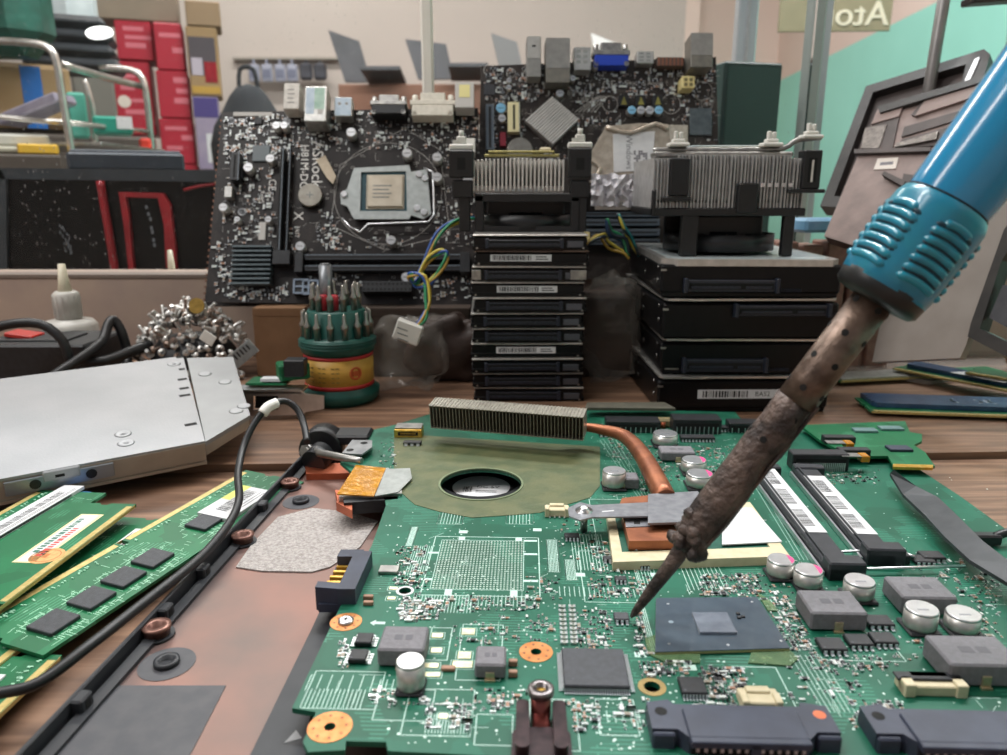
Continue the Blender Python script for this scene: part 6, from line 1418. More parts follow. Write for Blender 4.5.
for i in range(len(pr_)-1):
    for k in range(n_): k2 = (k+1) % n_; fs_.append((i*n_+k, i*n_+k2, (i+1)*n_+k2, (i+1)*n_+k))
b.add(vs_, fs_, True)
rib = M('grip_rib', '#1d8aa0', '#187c98', 2, .28, coat=.4); gap = M('grip_gap', '#06303f', rough=.5)
for o_ in range(nO):
    ac = 2*pi*o_/nO+ph0; zs0, zs1 = gr0+.3, gr1-.4
    for k in range(7):
        z = zs0+(zs1-zs0)*(k+.5)/7; t_ = (k+.5)/7; hw = half*(1 if k < 6 else .7)
        def ring(dz, dr): return [((1.11*gr_r(ac-hw+2*hw*j/10, (z-gr0)/(gr1-gr0))+dr)*math.cos(ac-hw+2*hw*j/10), (1.11*gr_r(ac-hw+2*hw*j/10, (z-gr0)/(gr1-gr0))+dr)*math.sin(ac-hw+2*hw*j/10), z+dz+.07*math.sin(pi*j/10)) for j in range(11)]
        b.mat(rib).tube(ring(0, -.03), [.03]+[.1]*9+[.03], 8, smooth=0)
        if k < 6: b.mat(gap).tube(ring(.155, -.03), [.02]+[.066]*9+[.02], 6, smooth=0)
build(b, 'grip', IR)
b = MB(blu); hl = 9; b.lathe([(.92, gr1-.1), (.94, gr1+.06), (.96, gr1+.3), (1.03, gr1+3), (1.1, gr1+5.5), (1.1, gr1+hl), (.9, gr1+hl+.5), (.4, gr1+hl+.6)], (0, 0, 0), 48); build(b, 'handle', IR)
b = MB(holem); b.lathe([(.95, gr1+.02), (.975, gr1+.05), (.95, gr1+.08)], (0, 0, 0), 40); build(b, 'seam_ring', IR)
b = MB(cab); b.tube([(0, 0, gr1+hl+.4), (0, 0, gr1+hl+2), (.4, .2, gr1+hl+5), (1.5, 1, gr1+hl+9)], [.45, .3, .28, .28], 10); build(b, 'mains_cable', IR)

# ================================================================ memory modules at the right
def bar_module(name, label, Af, Bf, z, W, spreader, mats_, kind):
    """Af, Bf: picture points of the near long edge left and right"""
    a_, c_ = P(*Af, z), P(*Bf, z); d = (c_-a_).normalized(); f = Pl(a_, d, Vector((-d.y, d.x, .0))); L_ = 13.3
    t = thing(name, label, 'memory module', frame=f.m)
    b = MB(ramgreen); b.prism([(0, 0), (6.2, 0), (6.2, .3), (6.5, .3), (6.5, 0), (L_, 0), (L_, W), (0, W), (0, 1.6), (.12, 1.5), (.12, 1.2), (0, 1.1)], -.12, 0); b.mat(ramgold).bb(.2, 13, .02, .28, 0, .005); b.bb(.05, 13.2, -.01, 0, -.12, 0); build(b, 'module_board', t)
    if spreader:
        b = MB(spreader); b.prism([(.55, .8), (.4, 1.2), (.35, W+.1), (L_-.35, W+.1), (L_-.5, .8)], .02, .3); b.mat(holem)
        for k in range(4): b.bb(.36, .56, 1.1+.42*k, 1.22+.42*k, .3, .304)
        if kind == 'marks':
            b.mat(M('spreader_mark', '#c3d2dc', rough=.4))
            for k in range(6):
                x = 5.5+1.05*k; fw_ = 1 if k % 2 else -1
                pts = [(x+fw_*.3*math.cos(q), 1.9+.38*math.sin(q)) for q in [-1.2+.3*i for i in range(9)]]
                for i in range(8): b.line(*pts[i], *pts[i+1], .14, .3)
                if k % 3 == 1: b.bb(x+.55, x+.63, 1.6, 2.2, .3, .304)
        build(b, 'heat_spreader', t)
    return t, f
bsp = M('spreader_blue', '#2f4a70', '#3f5f86', .8, .3, .5, bump=.2, bsc=2)
bar_module('memory_module', 'blue heat spreader memory module with pale curved marks lying on the right of the bench', (871, 411), (1007, 416), .35, 3.0, bsp, None, 'marks')
t, f = bar_module('memory_module', 'blue edged memory module with white label lying askew behind the curved mark one', (893, 368), (1010, 391), .8, 2.2, bsp, None, '')
b = MB(M('label_white_rough', '#c9ced2', '#e4e6e8', 3, .5)); b.prism([(3.5, .7), (6.8, .6), (7.2, 1.7), (4, 1.8)], .3, .31); b.prism([(8.2, .6), (11, .6), (11, 1.8), (8.4, 1.6)], .3, .31); build(b, 'torn_label', t)
t, f = bar_module('memory_module', 'narrow green memory module seen edge on pushed under the askew blue one', (840, 381), (940, 376), .4, 2.0, None, None, '')
b = MB(M('grey_spread', '#8e908c', '#a3a5a1', 2, .4, .5)); b.bb(.2, 8, .1, 1.9, .01, .12, .02); build(b, 'chip_row', t)
t, f = bar_module('memory_module', 'green memory module corner at the right edge just above the labelled one', (965, 372), (1015, 380), 1.3, 2.0, None, None, '')

# clear flat plastic sheet on the bench right of the wide stack
shm = plastic('sheet_plastic', '#b9aea6', .35, .2)
b = MB(shm); f = Pl(P(900, 372, .1), (1, 0, 0), (0, 1, 0)); b.prism(f.poly([(845, 372), (838, 345), (900, 338), (1000, 345), (1007, 372), (930, 385)]), 0, .25); o_ = build(b, 'plastic_sleeve', frame=f.m); tag(o_, 'flat clear plastic sleeve lying on the bench behind the memory modules', 'sleeve')

# ================================================================ laptop shells leaning at the right
def shell(name, label, cat, TL, TR, BL, dT, dR, dB):
    """three corners: picture point and distance along y"""
    a_, c_, e_ = Q(*TL, dT), Q(*TR, dR), Q(*BL, dB); f = Pl(a_, c_-a_, -(e_-a_)); return thing(name, label, cat, frame=f.m), f, (c_-a_).length, (e_-a_).length
shb = M('shell_dark', '#262423', '#322f2d', 1, .45); shg = M('shell_pink', '#75645f', '#897670', .6, .5, bump=.2, bsc=2); shi = M('shell_inner', '#3b3230', '#4d423f', .6, .6)
t, f, w_, h_ = shell('screen_frame', 'dark empty laptop screen frame leaning against the partition behind the pink grey shell', 'laptop part', (868, 83), (986, 50), (818, 210), 62, 56, 57)
pts_o = f.poly([(868, 83), (982, 49), (988, 54), (984, 78), (1007, 90), (1000, 240), (822, 204)]); 
b = MB(shb); b.prism(f.poly([(866, 86), (984, 49), (990, 54), (975, 110), (940, 215), (820, 206)]), -1.2, 0, [f.poly([(873, 92), (966, 64), (958, 100), (925, 200), (834, 196)])]); build(b, 'frame_border', t)
b = MB(shi); b.prism(f.poly([(870, 90), (978, 56), (965, 105), (930, 208), (826, 200)]), -1.1, -.7); build(b, 'back_panel', t)
b = MB(alu); b.prism(f.poly([(975, 60), (980, 58), (969, 84), (963, 86)]), 0, .1); build(b, 'hinge_glint', t)
t, f, w_, h_ = shell('laptop_shell', 'pink grey stripped laptop base shell leaning on its side at the right', 'laptop part', (878, 108), (1000, 74), (824, 236), 56, 50, 51)
b = MB(shb); b.prism(f.poly([(877, 107), (1004, 70), (1004, 76), (880, 113)], .3), -.8, .35); build(b, 'shell_rim', t)
b = MB(shg); b.prism(f.poly([(878, 108), (1010, 72), (985, 150), (940, 240), (905, 262), (824, 236)]), -.9, 0); build(b, 'shell_plate', t)
b = MB(shi)
for pl in ([(868, 128), (900, 118), (893, 150), (862, 152)], [(905, 128), (960, 112), (955, 122), (902, 138)], [(902, 141), (950, 128), (944, 146), (896, 150)], [(912, 116), (926, 98), (930, 98), (918, 118)]): b.prism(f.poly(pl), 0, .12)
b.prism(f.poly([(856, 152), (932, 150), (932, 154), (856, 156)]), 0, .3); b.prism(f.poly([(905, 176), (930, 180), (916, 212), (900, 205)]), 0, .25); b.prism(f.poly([(884, 178), (887, 175), (908, 185), (905, 190)]), 0, .4); build(b, 'shell_ribs', t)
b = MB(M('steel_strip', '#87807b', '#6a6460', 3, .35, .7, bump=.5, bsc=4)); b.prism(f.poly([(866, 130), (888, 126), (880, 150), (862, 150)]), .12, .2); b.prism(f.poly([(898, 146), (940, 134), (938, 142), (896, 150)]), .12, .3); build(b, 'metal_shields', t)
b = MB(M('label_off', '#cfc6bd', rough=.5)); b.prism(f.poly([(878, 159), (899, 158), (896, 169), (874, 170)]), 0, .06); b.mat(M('label_grey_ink')).prism(f.poly([(881, 163), (894, 162), (893, 165), (880, 166)]), .06, .065); build(b, 'white_label', t)
b = MB(M('lid_band', '#86736d', rough=.4)); b.prism(f.poly([(880, 113), (905, 106), (900, 118), (872, 126)]), 0, .2); b.prism(f.poly([(926, 102), (985, 84), (978, 98), (916, 118)]), 0, .2); build(b, 'palm_rest', t)
# pale panel below it
t, f, w_, h_ = shell('laptop_cover', 'pale grey beige laptop cover with dark slim edge standing at the far right', 'laptop part', (900, 235), (1012, 150), (878, 362), 45.5, 41.5, 43.5)
b = MB(M('lid_beige', '#8f8780', '#867e77', .5, .5)); b.prism(f.poly([(905, 235), (1030, 130), (1030, 215), (1000, 240), (966, 345), (960, 358), (872, 362), (885, 300)]), -.5, 0); build(b, 'cover_plate', t)
b = MB(shb); b.prism(f.poly([(1030, 200), (1008, 232), (975, 325), (972, 338), (1030, 368), (1030, 352), (984, 330), (1006, 262), (1030, 226)], .1), -.4, .5); build(b, 'cover_edge', t)
b = MB(trayd); b.prism(f.poly([(990, 318), (1004, 285), (1030, 290), (1030, 340)], .1), -.1, .2); build(b, 'cover_tray', t)
# grey metal pole
b = MB(M('pole_grey', '#7e7b79', '#8a8785', .5, .4, .5)); q = Q(933, 60, 60.5); q2 = Q(927, 130, 59.0); b.cyl((0, 0, 0), .42, 40, 16); o_ = build(b, 'metal_pole', frame=m4((Q(918, 100, 57.6).x, 57.6, 0), (Vector((.0, 0, 1)).rotation_difference(Vector((.035, 0, 1)).normalized())).to_matrix())); tag(o_, 'upright grey metal pole in front of the green wall at the right', 'pole')
b = MB(shb); b.box((0, 0, 0), (9, 1.5, .5), .1, Matrix.Rotation(rad(-4), 3, 'Y')); b.cyl((-3.9, 0, -.4), .5, .9, 14); o_ = build(b, 'metal_bar', frame=m4(Q(1030, -3, 57.6))); tag(o_, 'dark horizontal arm touching the top edge at the right', 'arm')
# light blue packet and cartons at the foot of the shells
b = MB(M('packet_blue', '#6f9fc0', '#85b0cd', 1.5, .4)); b.box((0, 0, .5), (4, 2, 1.0), .2, Matrix.Rotation(rad(12), 3, 'Z')); o_ = build(b, 'blue_packet', frame=m4((Q(822, 232, 54).x, 54, Q(822, 232, 54).z))); tag(o_, 'light blue packet wedged at the foot of the leaning laptop shell', 'packet')
b = MB(M('parts_rust', '#7a564a', '#8d6b5e', 2, .6)); 
for k in range(5): b.bb(-4.5+1.8*k, -3+1.8*k, 0, 3, 0, Q(820, 240, 54).z-.1-.25*(k % 2), .1)
b.bb(-4.5, 4.6, .3, 2.8, 0, 3, .1); o_ = build(b, 'terminal_block', frame=m4((Q(838, 250, 54).x, 53.6, 0))); tag(o_, 'brown ribbed part standing at the foot of the leaning laptop shell', 'part')

# ================================================================ beyond the glass
# ---- dark tower speaker
tw = M('tower_green', '#1f3736', '#243f3d', .2, .45); a_, c_ = Q(722, 100, 67), Q(786, 100, 67)
t = thing('tower_speaker', 'dark green grey box shaped tower standing behind the centre motherboard', 'tower', loc=((a_.x+c_.x)/2, 67.5, -.4), rz=rad(14)); w_ = (c_.x-a_.x)/2; hh = Q(724, 61, 67).z+.4
b = MB(tw); b.bb(-w_, w_, 0, 6, 0, hh, .15); build(b, 'cabinet', t); b = MB(M('tower_side', '#33504e', rough=.5)); b.bb(-w_-.06, -w_, .2, 5.8, .2, hh-.2); b.bb(-w_+.3, w_-.3, -.05, 0, .4, hh-.4); build(b, 'side_panel', t)
# ---- big black case with red trim
Yc = 78
def cxz(u, v, Y=Yc): q = Q(u, v, Y); return q
caseb = M('case_black', '#060709', '#090a0d', .4, .3, spec=.2); casered = M('case_red', '#a01826', '#8a1420', .6, .3, .1, coat=.3); caseg = M('case_grey', '#2a3036', '#323940', .5, .4)
fc = Pl((0, Yc, 0), (1, 0, 0), (0, 0, 1)); xl = Q(-30, 200, Yc).x; xr = Q(217, 200, Yc).x
t = thing('computer_case', 'glossy black computer case with red trim lying behind the glass at the left', 'computer case', loc=(xl, Yc, -.4)); off = Matrix.Translation((-xl, -Yc, .4)) @ fc.m
zt = Q(100, 170, Yc).z+.4
b = MB(caseb); b.bb(0, xr-xl, .1, 24, 0, zt, .4); build(b, 'case_body', t)
b = MB(caseg); b.T = off; b.prism(fc.poly([(-30, 168), (3, 170), (8, 180), (9, 290), (-30, 290)]), 0, .3); b.prism(fc.poly([(0, 168), (217, 170), (217, 182), (0, 179)]), 0, .3); build(b, 'grey_bezel', t)
def strip(b, pts, w_, h): 
    P_ = [Vector((*fc.px(*q), h)) for q in pts]; b.tube(P_, w_, 8, smooth=3)
b = MB(casered); b.T = off; strip(b, [(102, 181), (106, 205), (112, 240), (119, 285)], .42, .35); build(b, 'red_strip', t)
b = MB(casered); b.T = off; b.prism(fc.poly([(121, 192), (165, 193), (172, 205), (177, 245), (178, 268), (168, 268), (166, 225), (160, 198), (128, 197), (131, 215), (136, 270), (131, 270), (126, 225)]), 0, .5); build(b, 'red_bezel', t)
b = MB(M('case_print', '#6f757b', rough=.5)); b.T = off; r = random.Random(3)
for u, v in ((147, 207), (149, 214), (151, 219), (152, 228), (153, 232), (154, 240), (155, 245)): x, y = fc.px(u, v); b.bb(x-.12, x+.12, y-.18, y+.18, .1, .14)
for k in range(24): x, y = fc.px(62+k*.35+r.uniform(-4, 4), 226+k*1.2); b.bb(x-.05, x+.05, y-.1, y+.15, 0.0, .04)
build(b, 'case_marks', t)
b = MB(casered); b.tube([Q(184, 190, 77.9), Q(200, 186, 77.9), Q(216, 184, 77.9)], .16, 6); c = Q(184, 190, 77.9); b.v = [p_-c for p_ in b.v]; o_ = build(b, 'red_wire', frame=m4(c)); tag(o_, 'short red wire crossing the black case next to the leaning board', 'wire')
b = MB(cab); pts = [Q(122, 284, 74), Q(140, 276, 73), Q(165, 274, 73), Q(190, 274, 74), Q(206, 283, 74)]; c = pts[0].copy(); b.tube([p_-c for p_ in pts], .16, 6); o_ = build(b, 'case_cable', frame=m4(c)); tag(o_, 'thin dark cable arching over the foot of the red trimmed case', 'cable')
b = MB(M('connector_blue', '#2f7fc0', rough=.4)); b.box((0, 0, 0), (1.3, .6, .5), .15); o_ = build(b, 'blue_connector', frame=m4(Q(139, 283, 72))); tag(o_, 'small bright blue connector lying at the foot of the red trimmed case', 'connector')
# ---- flat black box on top of it
t = thing('flat_box', 'flat dark grey box lying on top of the black case', 'electronics box', loc=(Q(112, 172, Yc).x, Yc+3.5, zt-.38), rz=rad(27)); w_ = 5.6
b = MB(M('flatbox', '#343a44', '#3b424d', .8, .45)); b.bb(-w_, w_, 0, 11, 0, Q(110, 152, Yc).z-Q(110, 171, Yc).z, .25); build(b, 'housing', t); b = MB(M('flatbox_top', '#4a525e', rough=.4)); h_ = Q(110, 152, Yc).z-Q(110, 171, Yc).z; b.bb(-w_+.3, w_-.3, .4, 10.6, h_, h_+.25, .1); build(b, 'lid', t)
# ---- storage counter for the goods far back
sc_ = thing('storage_shelf', 'long low storage shelf carrying the goods far back in the shop', 'shelf', loc=(-150, 180, FZ))
b = MB(cm2); b.bb(-90, 130, -40, 100, 71, 75-3, .3); build(b, 'shelf_top', sc_)
for x in (-86, 20, 126): b = MB(cm2); b.bb(x-2, x+2, -38, 96, 0, 71); build(b, 'side_panel', sc_)
zs = -3+.05
# red cartons in two stacks
redm = M('carton_red', '#b01c33', '#a3182c', .05, .55); redd = M('carton_print', '#cf6f7b', rough=.6)
def redbox(u0, u1, v0, v1, Y, label, marks, skew=0):
    a_, c_ = Q(u0, v1, Y), Q(u1, v0, Y); c_.x = Q(u1, v1, Y).x; w_ = (c_.x-a_.x)/2*.9; h = c_.z-a_.z-.1; skew = 19
    t = thing('red_carton', label, 'carton', loc=((a_.x+c_.x)/2, Y, a_.z), rz=rad(skew)); b = MB(redm); b.bb(-w_, w_, 0, 13, 0, h-.1, .3); build(b, 'carton_body', t); b = MB(redd)
    r = random.Random(int(u0+v0))
    for k in range(marks): x = r.uniform(-w_*.7, w_*.3); z = h*(.2+.65*(k+.5)/marks); b.bb(x, min(w_*.95, x+r.uniform(3, 8)), -.08, 0, z, z+r.uniform(.8, 1.6))
    b.mat(M('carton_white', '#ddd2c6')).cyl((-w_*.55, 0, h*.45), 1.7, .1, 16, (0, -1, 0)) if marks > 3 else None
    build(b, 'carton_print', t)
redbox(120, 157, 60, 135, 224, 'red carton with a round white seal, upper left of the red stack', 4, 3); redbox(157, 186, 22, 70, 224, 'red carton topmost at the right of the red stack', 2, 3); redbox(118, 155, 20, 60, 224, 'red carton topmost at the left of the red stack', 3, 3)
redbox(160, 192, 70, 118, 224, 'red carton second from the top at the right of the stack', 3, 3); redbox(163, 197, 118, 164, 224, 'red carton third from the top at the right of the stack', 3, 2); redbox(166, 203, 164, 214, 224, 'red carton at the bottom right of the red stack', 3, 1)
redbox(124, 160, 135, 214, 224, 'red carton at the bottom left of the red stack behind the rack', 3, 2)
redbox(122, 203, 214, 242, 224, 'red carton lowest and mostly hidden under the red stack', 1)
# brown cartons with print at the right of them
def plain(name, label, cat, u0, u1, v0, v1, Y, D_, mm, extra=None, rz=0):
    a_, c_ = Q(u0, v1, Y), Q(u1, v0, Y); c_.x = Q(u1, v1, Y).x; w_ = (c_.x-a_.x)/2*.9; h = c_.z-a_.z-.1; t = thing(name, label, cat, loc=((a_.x+c_.x)/2, Y, a_.z), rz=rad(19)); b = MB(mm); b.bb(-w_, w_, 0, D_, 0, h-.05, .3); build(b, 'carton_body', t); 
    if extra: b = MB(mm); extra(b, w_, h); build(b, 'carton_print', t)
    return t
tanb = M('carton_tan', '#a08560', '#927753', .05, .8); 
def pic(b, w_, h): b.mat(M('print_dark', '#4a4348')).bb(-w_*.9, w_*.8, -.1, 0, h*.3, h*.85); b.mat(M('print_lilac', '#b7adb8')).bb(-w_*.8, -w_*.1, -.15, -.1, h*.3, h*.55); b.mat(casered).bb(w_*.0, w_*.8, -.15, -.1, h*.2, h*.5); b.mat(M('print_yellow', '#b8923f')).bb(-w_*.9, w_*.9, -.12, 0, h*.04, h*.14)
plain('brown_carton', 'brown carton with dark and red printed picture beside the red stack', 'carton', 191, 223, 26, 96, 224, 13, tanb, pic, rad(4))
plain('brown_carton', 'plain brown carton topmost beside the red stack', 'carton', 186, 222, 0, 26, 224, 13, M('carton_brown2', '#8e775c', '#9c8468', .05, .8))
plain('printed_carton', 'lilac and purple printed carton below the brown ones, beside the leaning board', 'carton', 199, 225, 96, 170, 224, 13, M('carton_lilac', '#857a98', '#a69aa8', .08, .6), lambda b, w_, h: b.mat(M('print_purple', '#463a78')).bb(-w_, w_*.9, -.1, 0, h*.72, h*.98).mat(paper).bb(-w_*.2, w_*.6, -.12, 0, h*.1, h*.5))
plain('brown_carton', 'brown carton lowest beside the red stack', 'carton', 208, 228, 170, 242, 224, 13, tanb)
# wide brown top cartons above the red ones
plain('brown_carton', 'wide brown carton lying high on the red stack', 'carton', 84, 180, -14, 20, 224, 13, M('carton_top', '#8f8170', '#7d6f60', .05, .8))
# ---- chrome tube rack
chrome = M('chrome_tube', '#b5b0aa', '#cfcbc6', .5, .25, .9)
t = thing('tube_rack', 'chrome tube rack with rounded corners behind the glass at the upper left', 'rack', loc=Q(60, 220, 118)); c = Q(60, 220, 118); c.z = zs; t = t; 
setm(t, m4((c.x, 118, 0))); WM[t] = m4((c.x, 118, 0))
def rk(pts, Ys, r_=.55, nm='tube'):
    b = MB(chrome); b.tube([Q(u, v, y)-Vector((c.x, 118, 0)) for (u, v), y in zip(pts, Ys)], r_, 10, smooth=3); return build(b, nm, t)
rk([(-20, 40), (30, 43), (48, 48), (56, 60), (62, 95), (70, 142), (80, 200)], [116]*7); rk([(60, 64), (100, 76), (140, 86)], [117, 125, 136]); rk([(100, 68), (130, 70), (142, 78), (147, 100), (152, 148), (158, 190)], [136]*6)
rk([(84, 80), (88, 90), (94, 118), (97, 190)], [140]*4, .5); rk([(-20, 114), (30, 120), (70, 123), (150, 132)], [116, 117, 118, 136], .4)
b = MB(alud); b.bb(Q(-20, 120, 118).x-c.x, Q(152, 120, 136).x-c.x, 0, 22, Q(60, 142, 118).z-.6, Q(60, 142, 118).z, .1); b.bb(Q(-20, 120, 118).x-c.x, Q(152, 120, 136).x-c.x, 0, 22, -.4, 1.5, .1); build(b, 'rack_shelf', t)
# ---- goods on the rack and behind it
zr = Q(60, 142, 118).z+.05; zbz = 0
def goods(name, label, cat, u0, u1, v0, v1, Y, D_, mm, mk=None, bv=.4, rz=0):
    a_, c_ = Q(u0, v1, Y), Q(u1, v0, Y); c_.x = Q(u1, v1, Y).x; w_ = (c_.x-a_.x)/2; h = c_.z-a_.z; w_ *= .93; rz = rz or -math.atan2((a_.x+c_.x)/2, Y); b = MB(mm); b.bb(-w_, w_, 0, D_, 0, h, bv)
    if mk: mk(b, w_, h)
    o_ = build(b, name, frame=m4(((a_.x+c_.x)/2, Y, a_.z), Matrix.Rotation(rz, 3, 'Z'))); return tag(o_, label, cat)
goods('cardboard_box', 'big brown box behind the rack at the left edge with a blue stripe', 'box', -20, 74, 62, 128, 150, 20, tanb, lambda b, w_, h: b.mat(M('tape_blue', '#1f66b0', rough=.4)).bb(w_*.02, w_*.42, -.1, 0, 0, h*.95), 1)
goods('grey_cabinet', 'grey cabinet between rack and red cartons', 'cabinet', 80, 120, 38, 140, 185, 12, M('cabinet_grey', '#77746c', '#6d6a63', .05, .6), None, .6)
goods('shelf_unit', 'low dark shelf unit below the goods behind the rack', 'shelf unit', -20, 160, 134, 210, 150, 30, M('unit_dark', '#4a4038', '#3d352f', .05, .7), None, .6)
goods('green_carton', 'teal green carton on the rack right of the grey cabinet', 'carton', 95, 133, 116, 134, 125, 7, M('carton_teal', '#1d8a76', rough=.5), lambda b, w_, h: b.mat(paper).bb(w_*.2, w_*1.0, -.1, 0, h*.3, h))
goods('green_box', 'teal box leaning beside the grey cabinet behind the rack', 'box', 72, 90, 92, 138, 136, 3, M('carton_teal2', '#4a9a88', rough=.5))
goods('red_box', 'small bright red box at the right end of the rack', 'box', 140, 152, 138, 150, 134, 5, M('box_orange', '#d83a28', rough=.5))
goods('yellow_folder', 'yellow folder lying on the rack at the left', 'folder', 20, 58, 144, 154, 112, 6, M('folder_yellow', '#d0a532', rough=.5), None, .2)
goods('white_box', 'pale grey box lying on the rack above the yellow folder', 'box', -10, 48, 134, 146, 114, 6, M('box_pale', '#b3b1aa', rough=.5), None, .3)
goods('pale_tray', 'pale cream tray at the far left below the pale grey box', 'tray', -20, 24, 146, 153, 111, 6, M('tray_pale', '#a8a493', rough=.5), None, .3)
goods('black_stand', 'low black stand carrying folder and trays in front of the rack', 'stand', -20, 62, 154, 176, 108, 12, M('unit_dark'), None, .3)
b = MB(M('sleeve_lilac', '#8d8798', '#a19bab', .5, .3, .3)); b.box((0, 0, 1.2), (11, 6, 1.6), .3, Matrix.Rotation(rad(-20), 3, 'Y')); o_ = build(b, 'lilac_laptop', frame=m4(Q(38, 118, 130))); tag(o_, 'thin lilac grey laptop lying tilted on the rack', 'laptop')
# stack of black laptop bags
for k in range(4):
    b = MB(M('bag_black', '#24272b', '#2f3337', .3, .5)); w_ = 10.5-.6*(k % 2); b.bb(-w_*.85, w_*.85, 0, 12, 0, 2.6, 1.1); q = Q(66+4*k, 68-9.5*k, 160)
    q = Vector((Q(72-3*k, 60, 160).x, 160, Q(60, 70, 160).z+2.7*k)); o_ = build(b, 'black_bag', frame=m4(q, Matrix.Rotation(rad(22), 3, 'Z'))); tag(o_, 'flat black laptop bag %s in the pile on the brown box' % ('lowest', 'second from the bottom', 'third from the bottom', 'topmost')[k], 'bag')
b = MB(M('bag_green', '#1d5e50', '#134437', .25, .5, bump=1, bsc=.6)); b.bb(-14, 2, 0, 12, 0, 16, 4); o_ = build(b, 'green_bag', frame=m4(Q(22, 52, 140))); tag(o_, 'dark green patterned bag in the upper left corner', 'bag')
b = MB(M('bag_white', '#b9c3c6', '#cdd5d7', .3, .5, bump=1, bsc=.4)); b.bb(-7, 8, 0, 10, 0, 14, 4); o_ = build(b, 'white_bag', frame=m4(Q(52, 34, 182))); tag(o_, 'white plastic bag between the green bag and the brown cartons', 'bag')
b = MB(M('lamp_glow', '#ffffff', emit=2.2)); b.lathe([(2.6, 0), (2.6, .5)], (0, 0, 0), 24); b.v = [Vector((p_.x, p_.y*.6, p_.z)) for p_ in b.v]; o_ = build(b, 'ceiling_downlight', frame=m4(Q(100, 34, 158), Matrix.Rotation(rad(50), 3, 'X'))); tag(o_, 'small glowing white oval lamp above the grey cabinet', 'lamp')  # glowing oval added to imitate a window reflection
# ---- backpack, hanging packets, wall shelf with laptops
b = MB(M('bag_dark', '#26282b', '#303337', .3, .85, bump=.8, bsc=.6)); b.lathe([(9, 0), (9.3, 6), (8.2, 10), (6.0, 13.5), (4.2, 16.5), (2.6, 18.3), (.4, 19)], (0, 0, 0), 24); b.tube([(-2, 0, 17), (-1.5, 0, 22), (1.5, 0, 22), (2.2, 0, 17)], .5, 8)
q = Q(250, 112, 175); b.v = [Vector((p_.x, p_.y*.6, p_.z)) for p_ in b.v]; zB_ = Q(250, 84, 175).z-19; o_ = build(b, 'backpack', frame=m4((q.x, 175, zB_))); tag(o_, 'dark backpack with a carry loop behind the top left corner of the socket board', 'backpack')
q2 = Vector((q.x, 175, 0)); b = MB(tanb); b.bb(-11, 11, -8, 8, 0, zB_-zs-.1, .3); o_ = build(b, 'cardboard_box', frame=m4((q.x, 175, zs))); tag(o_, 'brown cardboard box carrying the dark backpack, behind the socket board', 'box')
hk = thing('hook_rail', 'thin rail on the far wall that carries a row of small packets', 'rail', loc=Q(288, 58, 342)); b = MB(M('rail_grey', '#9b948c')); b.bb(-24, 24, 0, 3, -.6, .6, .1); build(b, 'rail', hk)
pkm = M('packet_pale', '#a3a6b4', '#8d91a3', .2, .4)
for i, u in enumerate((255, 268, 281, 293)):
    b = MB(pkm); b.bb(-2.3, 2.3, -2.4, -.4, -9, -2, .5); b.bb(-.4, .4, -1.6, -.8, -2.5, 0); b.mat(M('packet_grey', '#6d7184')).bb(-1.8, 1.8, -2.6, -2.4, -7.5, -4); o_ = build(b, 'hanging_packet', frame=m4(Q(u, 59, 342)-Vector((0, 1, .6)))); tag(o_, 'small pale blue packet hanging on the far wall rail', 'packet', 'pale packets on the far wall')
for i, u in enumerate((307, 321)):
    b = MB(M('packet_dark', '#34353c', '#474952', .3, .5)); b.bb(-2.8, 2.8, -2.6, -.4, -8, -1, 1.0); b.bb(-.4, .4, -1.6, -.8, -1.5, 0); o_ = build(b, 'hanging_pouch', frame=m4(Q(u, 60, 342)-Vector((0, 1, .6)))); tag(o_, 'small dark packet hanging right of the pale packets', 'packet', 'dark packets on the far wall')
Ysf = 285; zsf = Q(420, 84, Ysf).z
sfm = M('shelf_brown', '#7a5544', '#8a6351', .04, .5)
xa, xb = Q(338, 84, Ysf).x, Q(640, 84, Ysf).x
t = thing('display_table', 'reddish brown table at the far wall carrying open laptops', 'table', loc=(xa, Ysf, FZ)); b = MB(sfm); b.bb(0, xb-xa, 0, 45, zsf-FZ-10, zsf-FZ, .3); build(b, 'table_top', t)
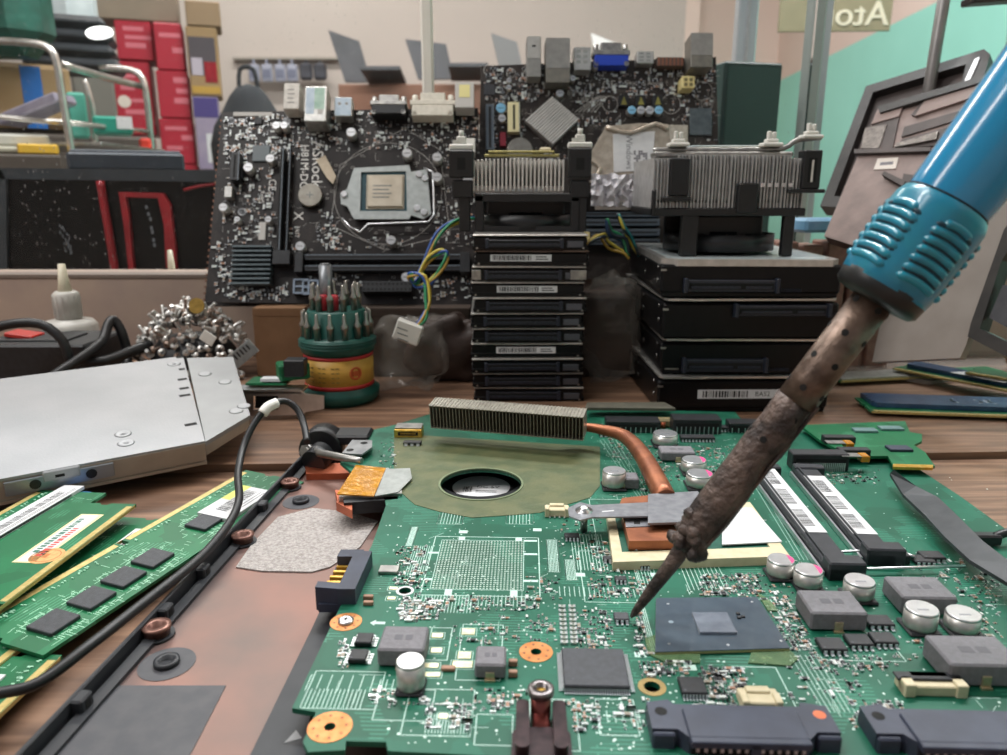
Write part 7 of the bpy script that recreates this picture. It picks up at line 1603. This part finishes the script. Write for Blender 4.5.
for x in (2, xb-xa-2):
    for y in (2, 43): b = MB(sfm); b.bb(x-2, x+2, y-2, y+2, 0, zsf-FZ-10); build(b, 'leg', t)
lapm = M('laptop_dark', '#45464a', '#505156', .1, .5); lapw = M('laptop_white', '#d9d8d6', rough=.4)
def laptop(label, pl, mm, Y=Ysf+8, base=(10, 8)):
    f = Pl(Q(*pl[2], Y), (1, 0, 0), (0, .15, 1)); t = thing('open_laptop', label, 'laptop', frame=f.m)
    b = MB(mm); b.prism(f.poly(pl), -1.2, 0); build(b, 'screen_lid', t); b = MB(mm); x, y = f.px(*pl[2]); b.bb(x-1, x+base[0]+3, -.6, .9, -1, 16, .2); build(b, 'keyboard_base', t); return t
laptop('dark open laptop leftmost on the far table', [(328, 30), (359, 41), (371, 82), (345, 82)], lapm); laptop('dark open laptop behind the white upright post', [(405, 39), (446, 44), (454, 79), (418, 79)], lapm)
laptop('dark open laptop just above the left corner of the centre motherboard', [(491, 33), (517, 42), (526, 84), (503, 84)], M('laptop_grey', '#6c6c6c')); laptop('white open laptop above the blue display port', [(591, 33), (619, 44), (628, 84), (600, 84)], lapw)
# ---- sign seen from behind, letters mirrored
f = Pl(Q(830, 12, 180), (1, -.06, 0), (0, 0, 1))
t = thing('shop_sign', 'pale olive hanging shop sign with mirrored letters above the green wall', 'sign', frame=f.m)
b = MB(M('sign_olive', '#8f876c', '#878066', .3, .6)); x0_, y0_ = f.px(778, 32); x1_s, _ = f.px(890, 30); b.bb(x0_, x1_s, y0_, y0_+17, -.8, 0, .1); build(b, 'sign_board', t)
b = MB(M('sign_letters', '#d8d1ba', rough=.6)); x, y = f.px(848, 15)
for q, th_ in ((-.12, .1), (0, .14), (.12, .18)): b.text('Atom', x+q, y, 0, 7.2, 0, True, th_, (1.05, 1))
build(b, 'sign_lettering', t)
zc_ = 200-f.O.z
for x in (x0_+2, x1_s-2): b = MB(cab); b.tube([(x, y0_+16.8, -.4), (x, zc_, -.4)], .12, 6, smooth=0); build(b, 'hanging_cord', t)
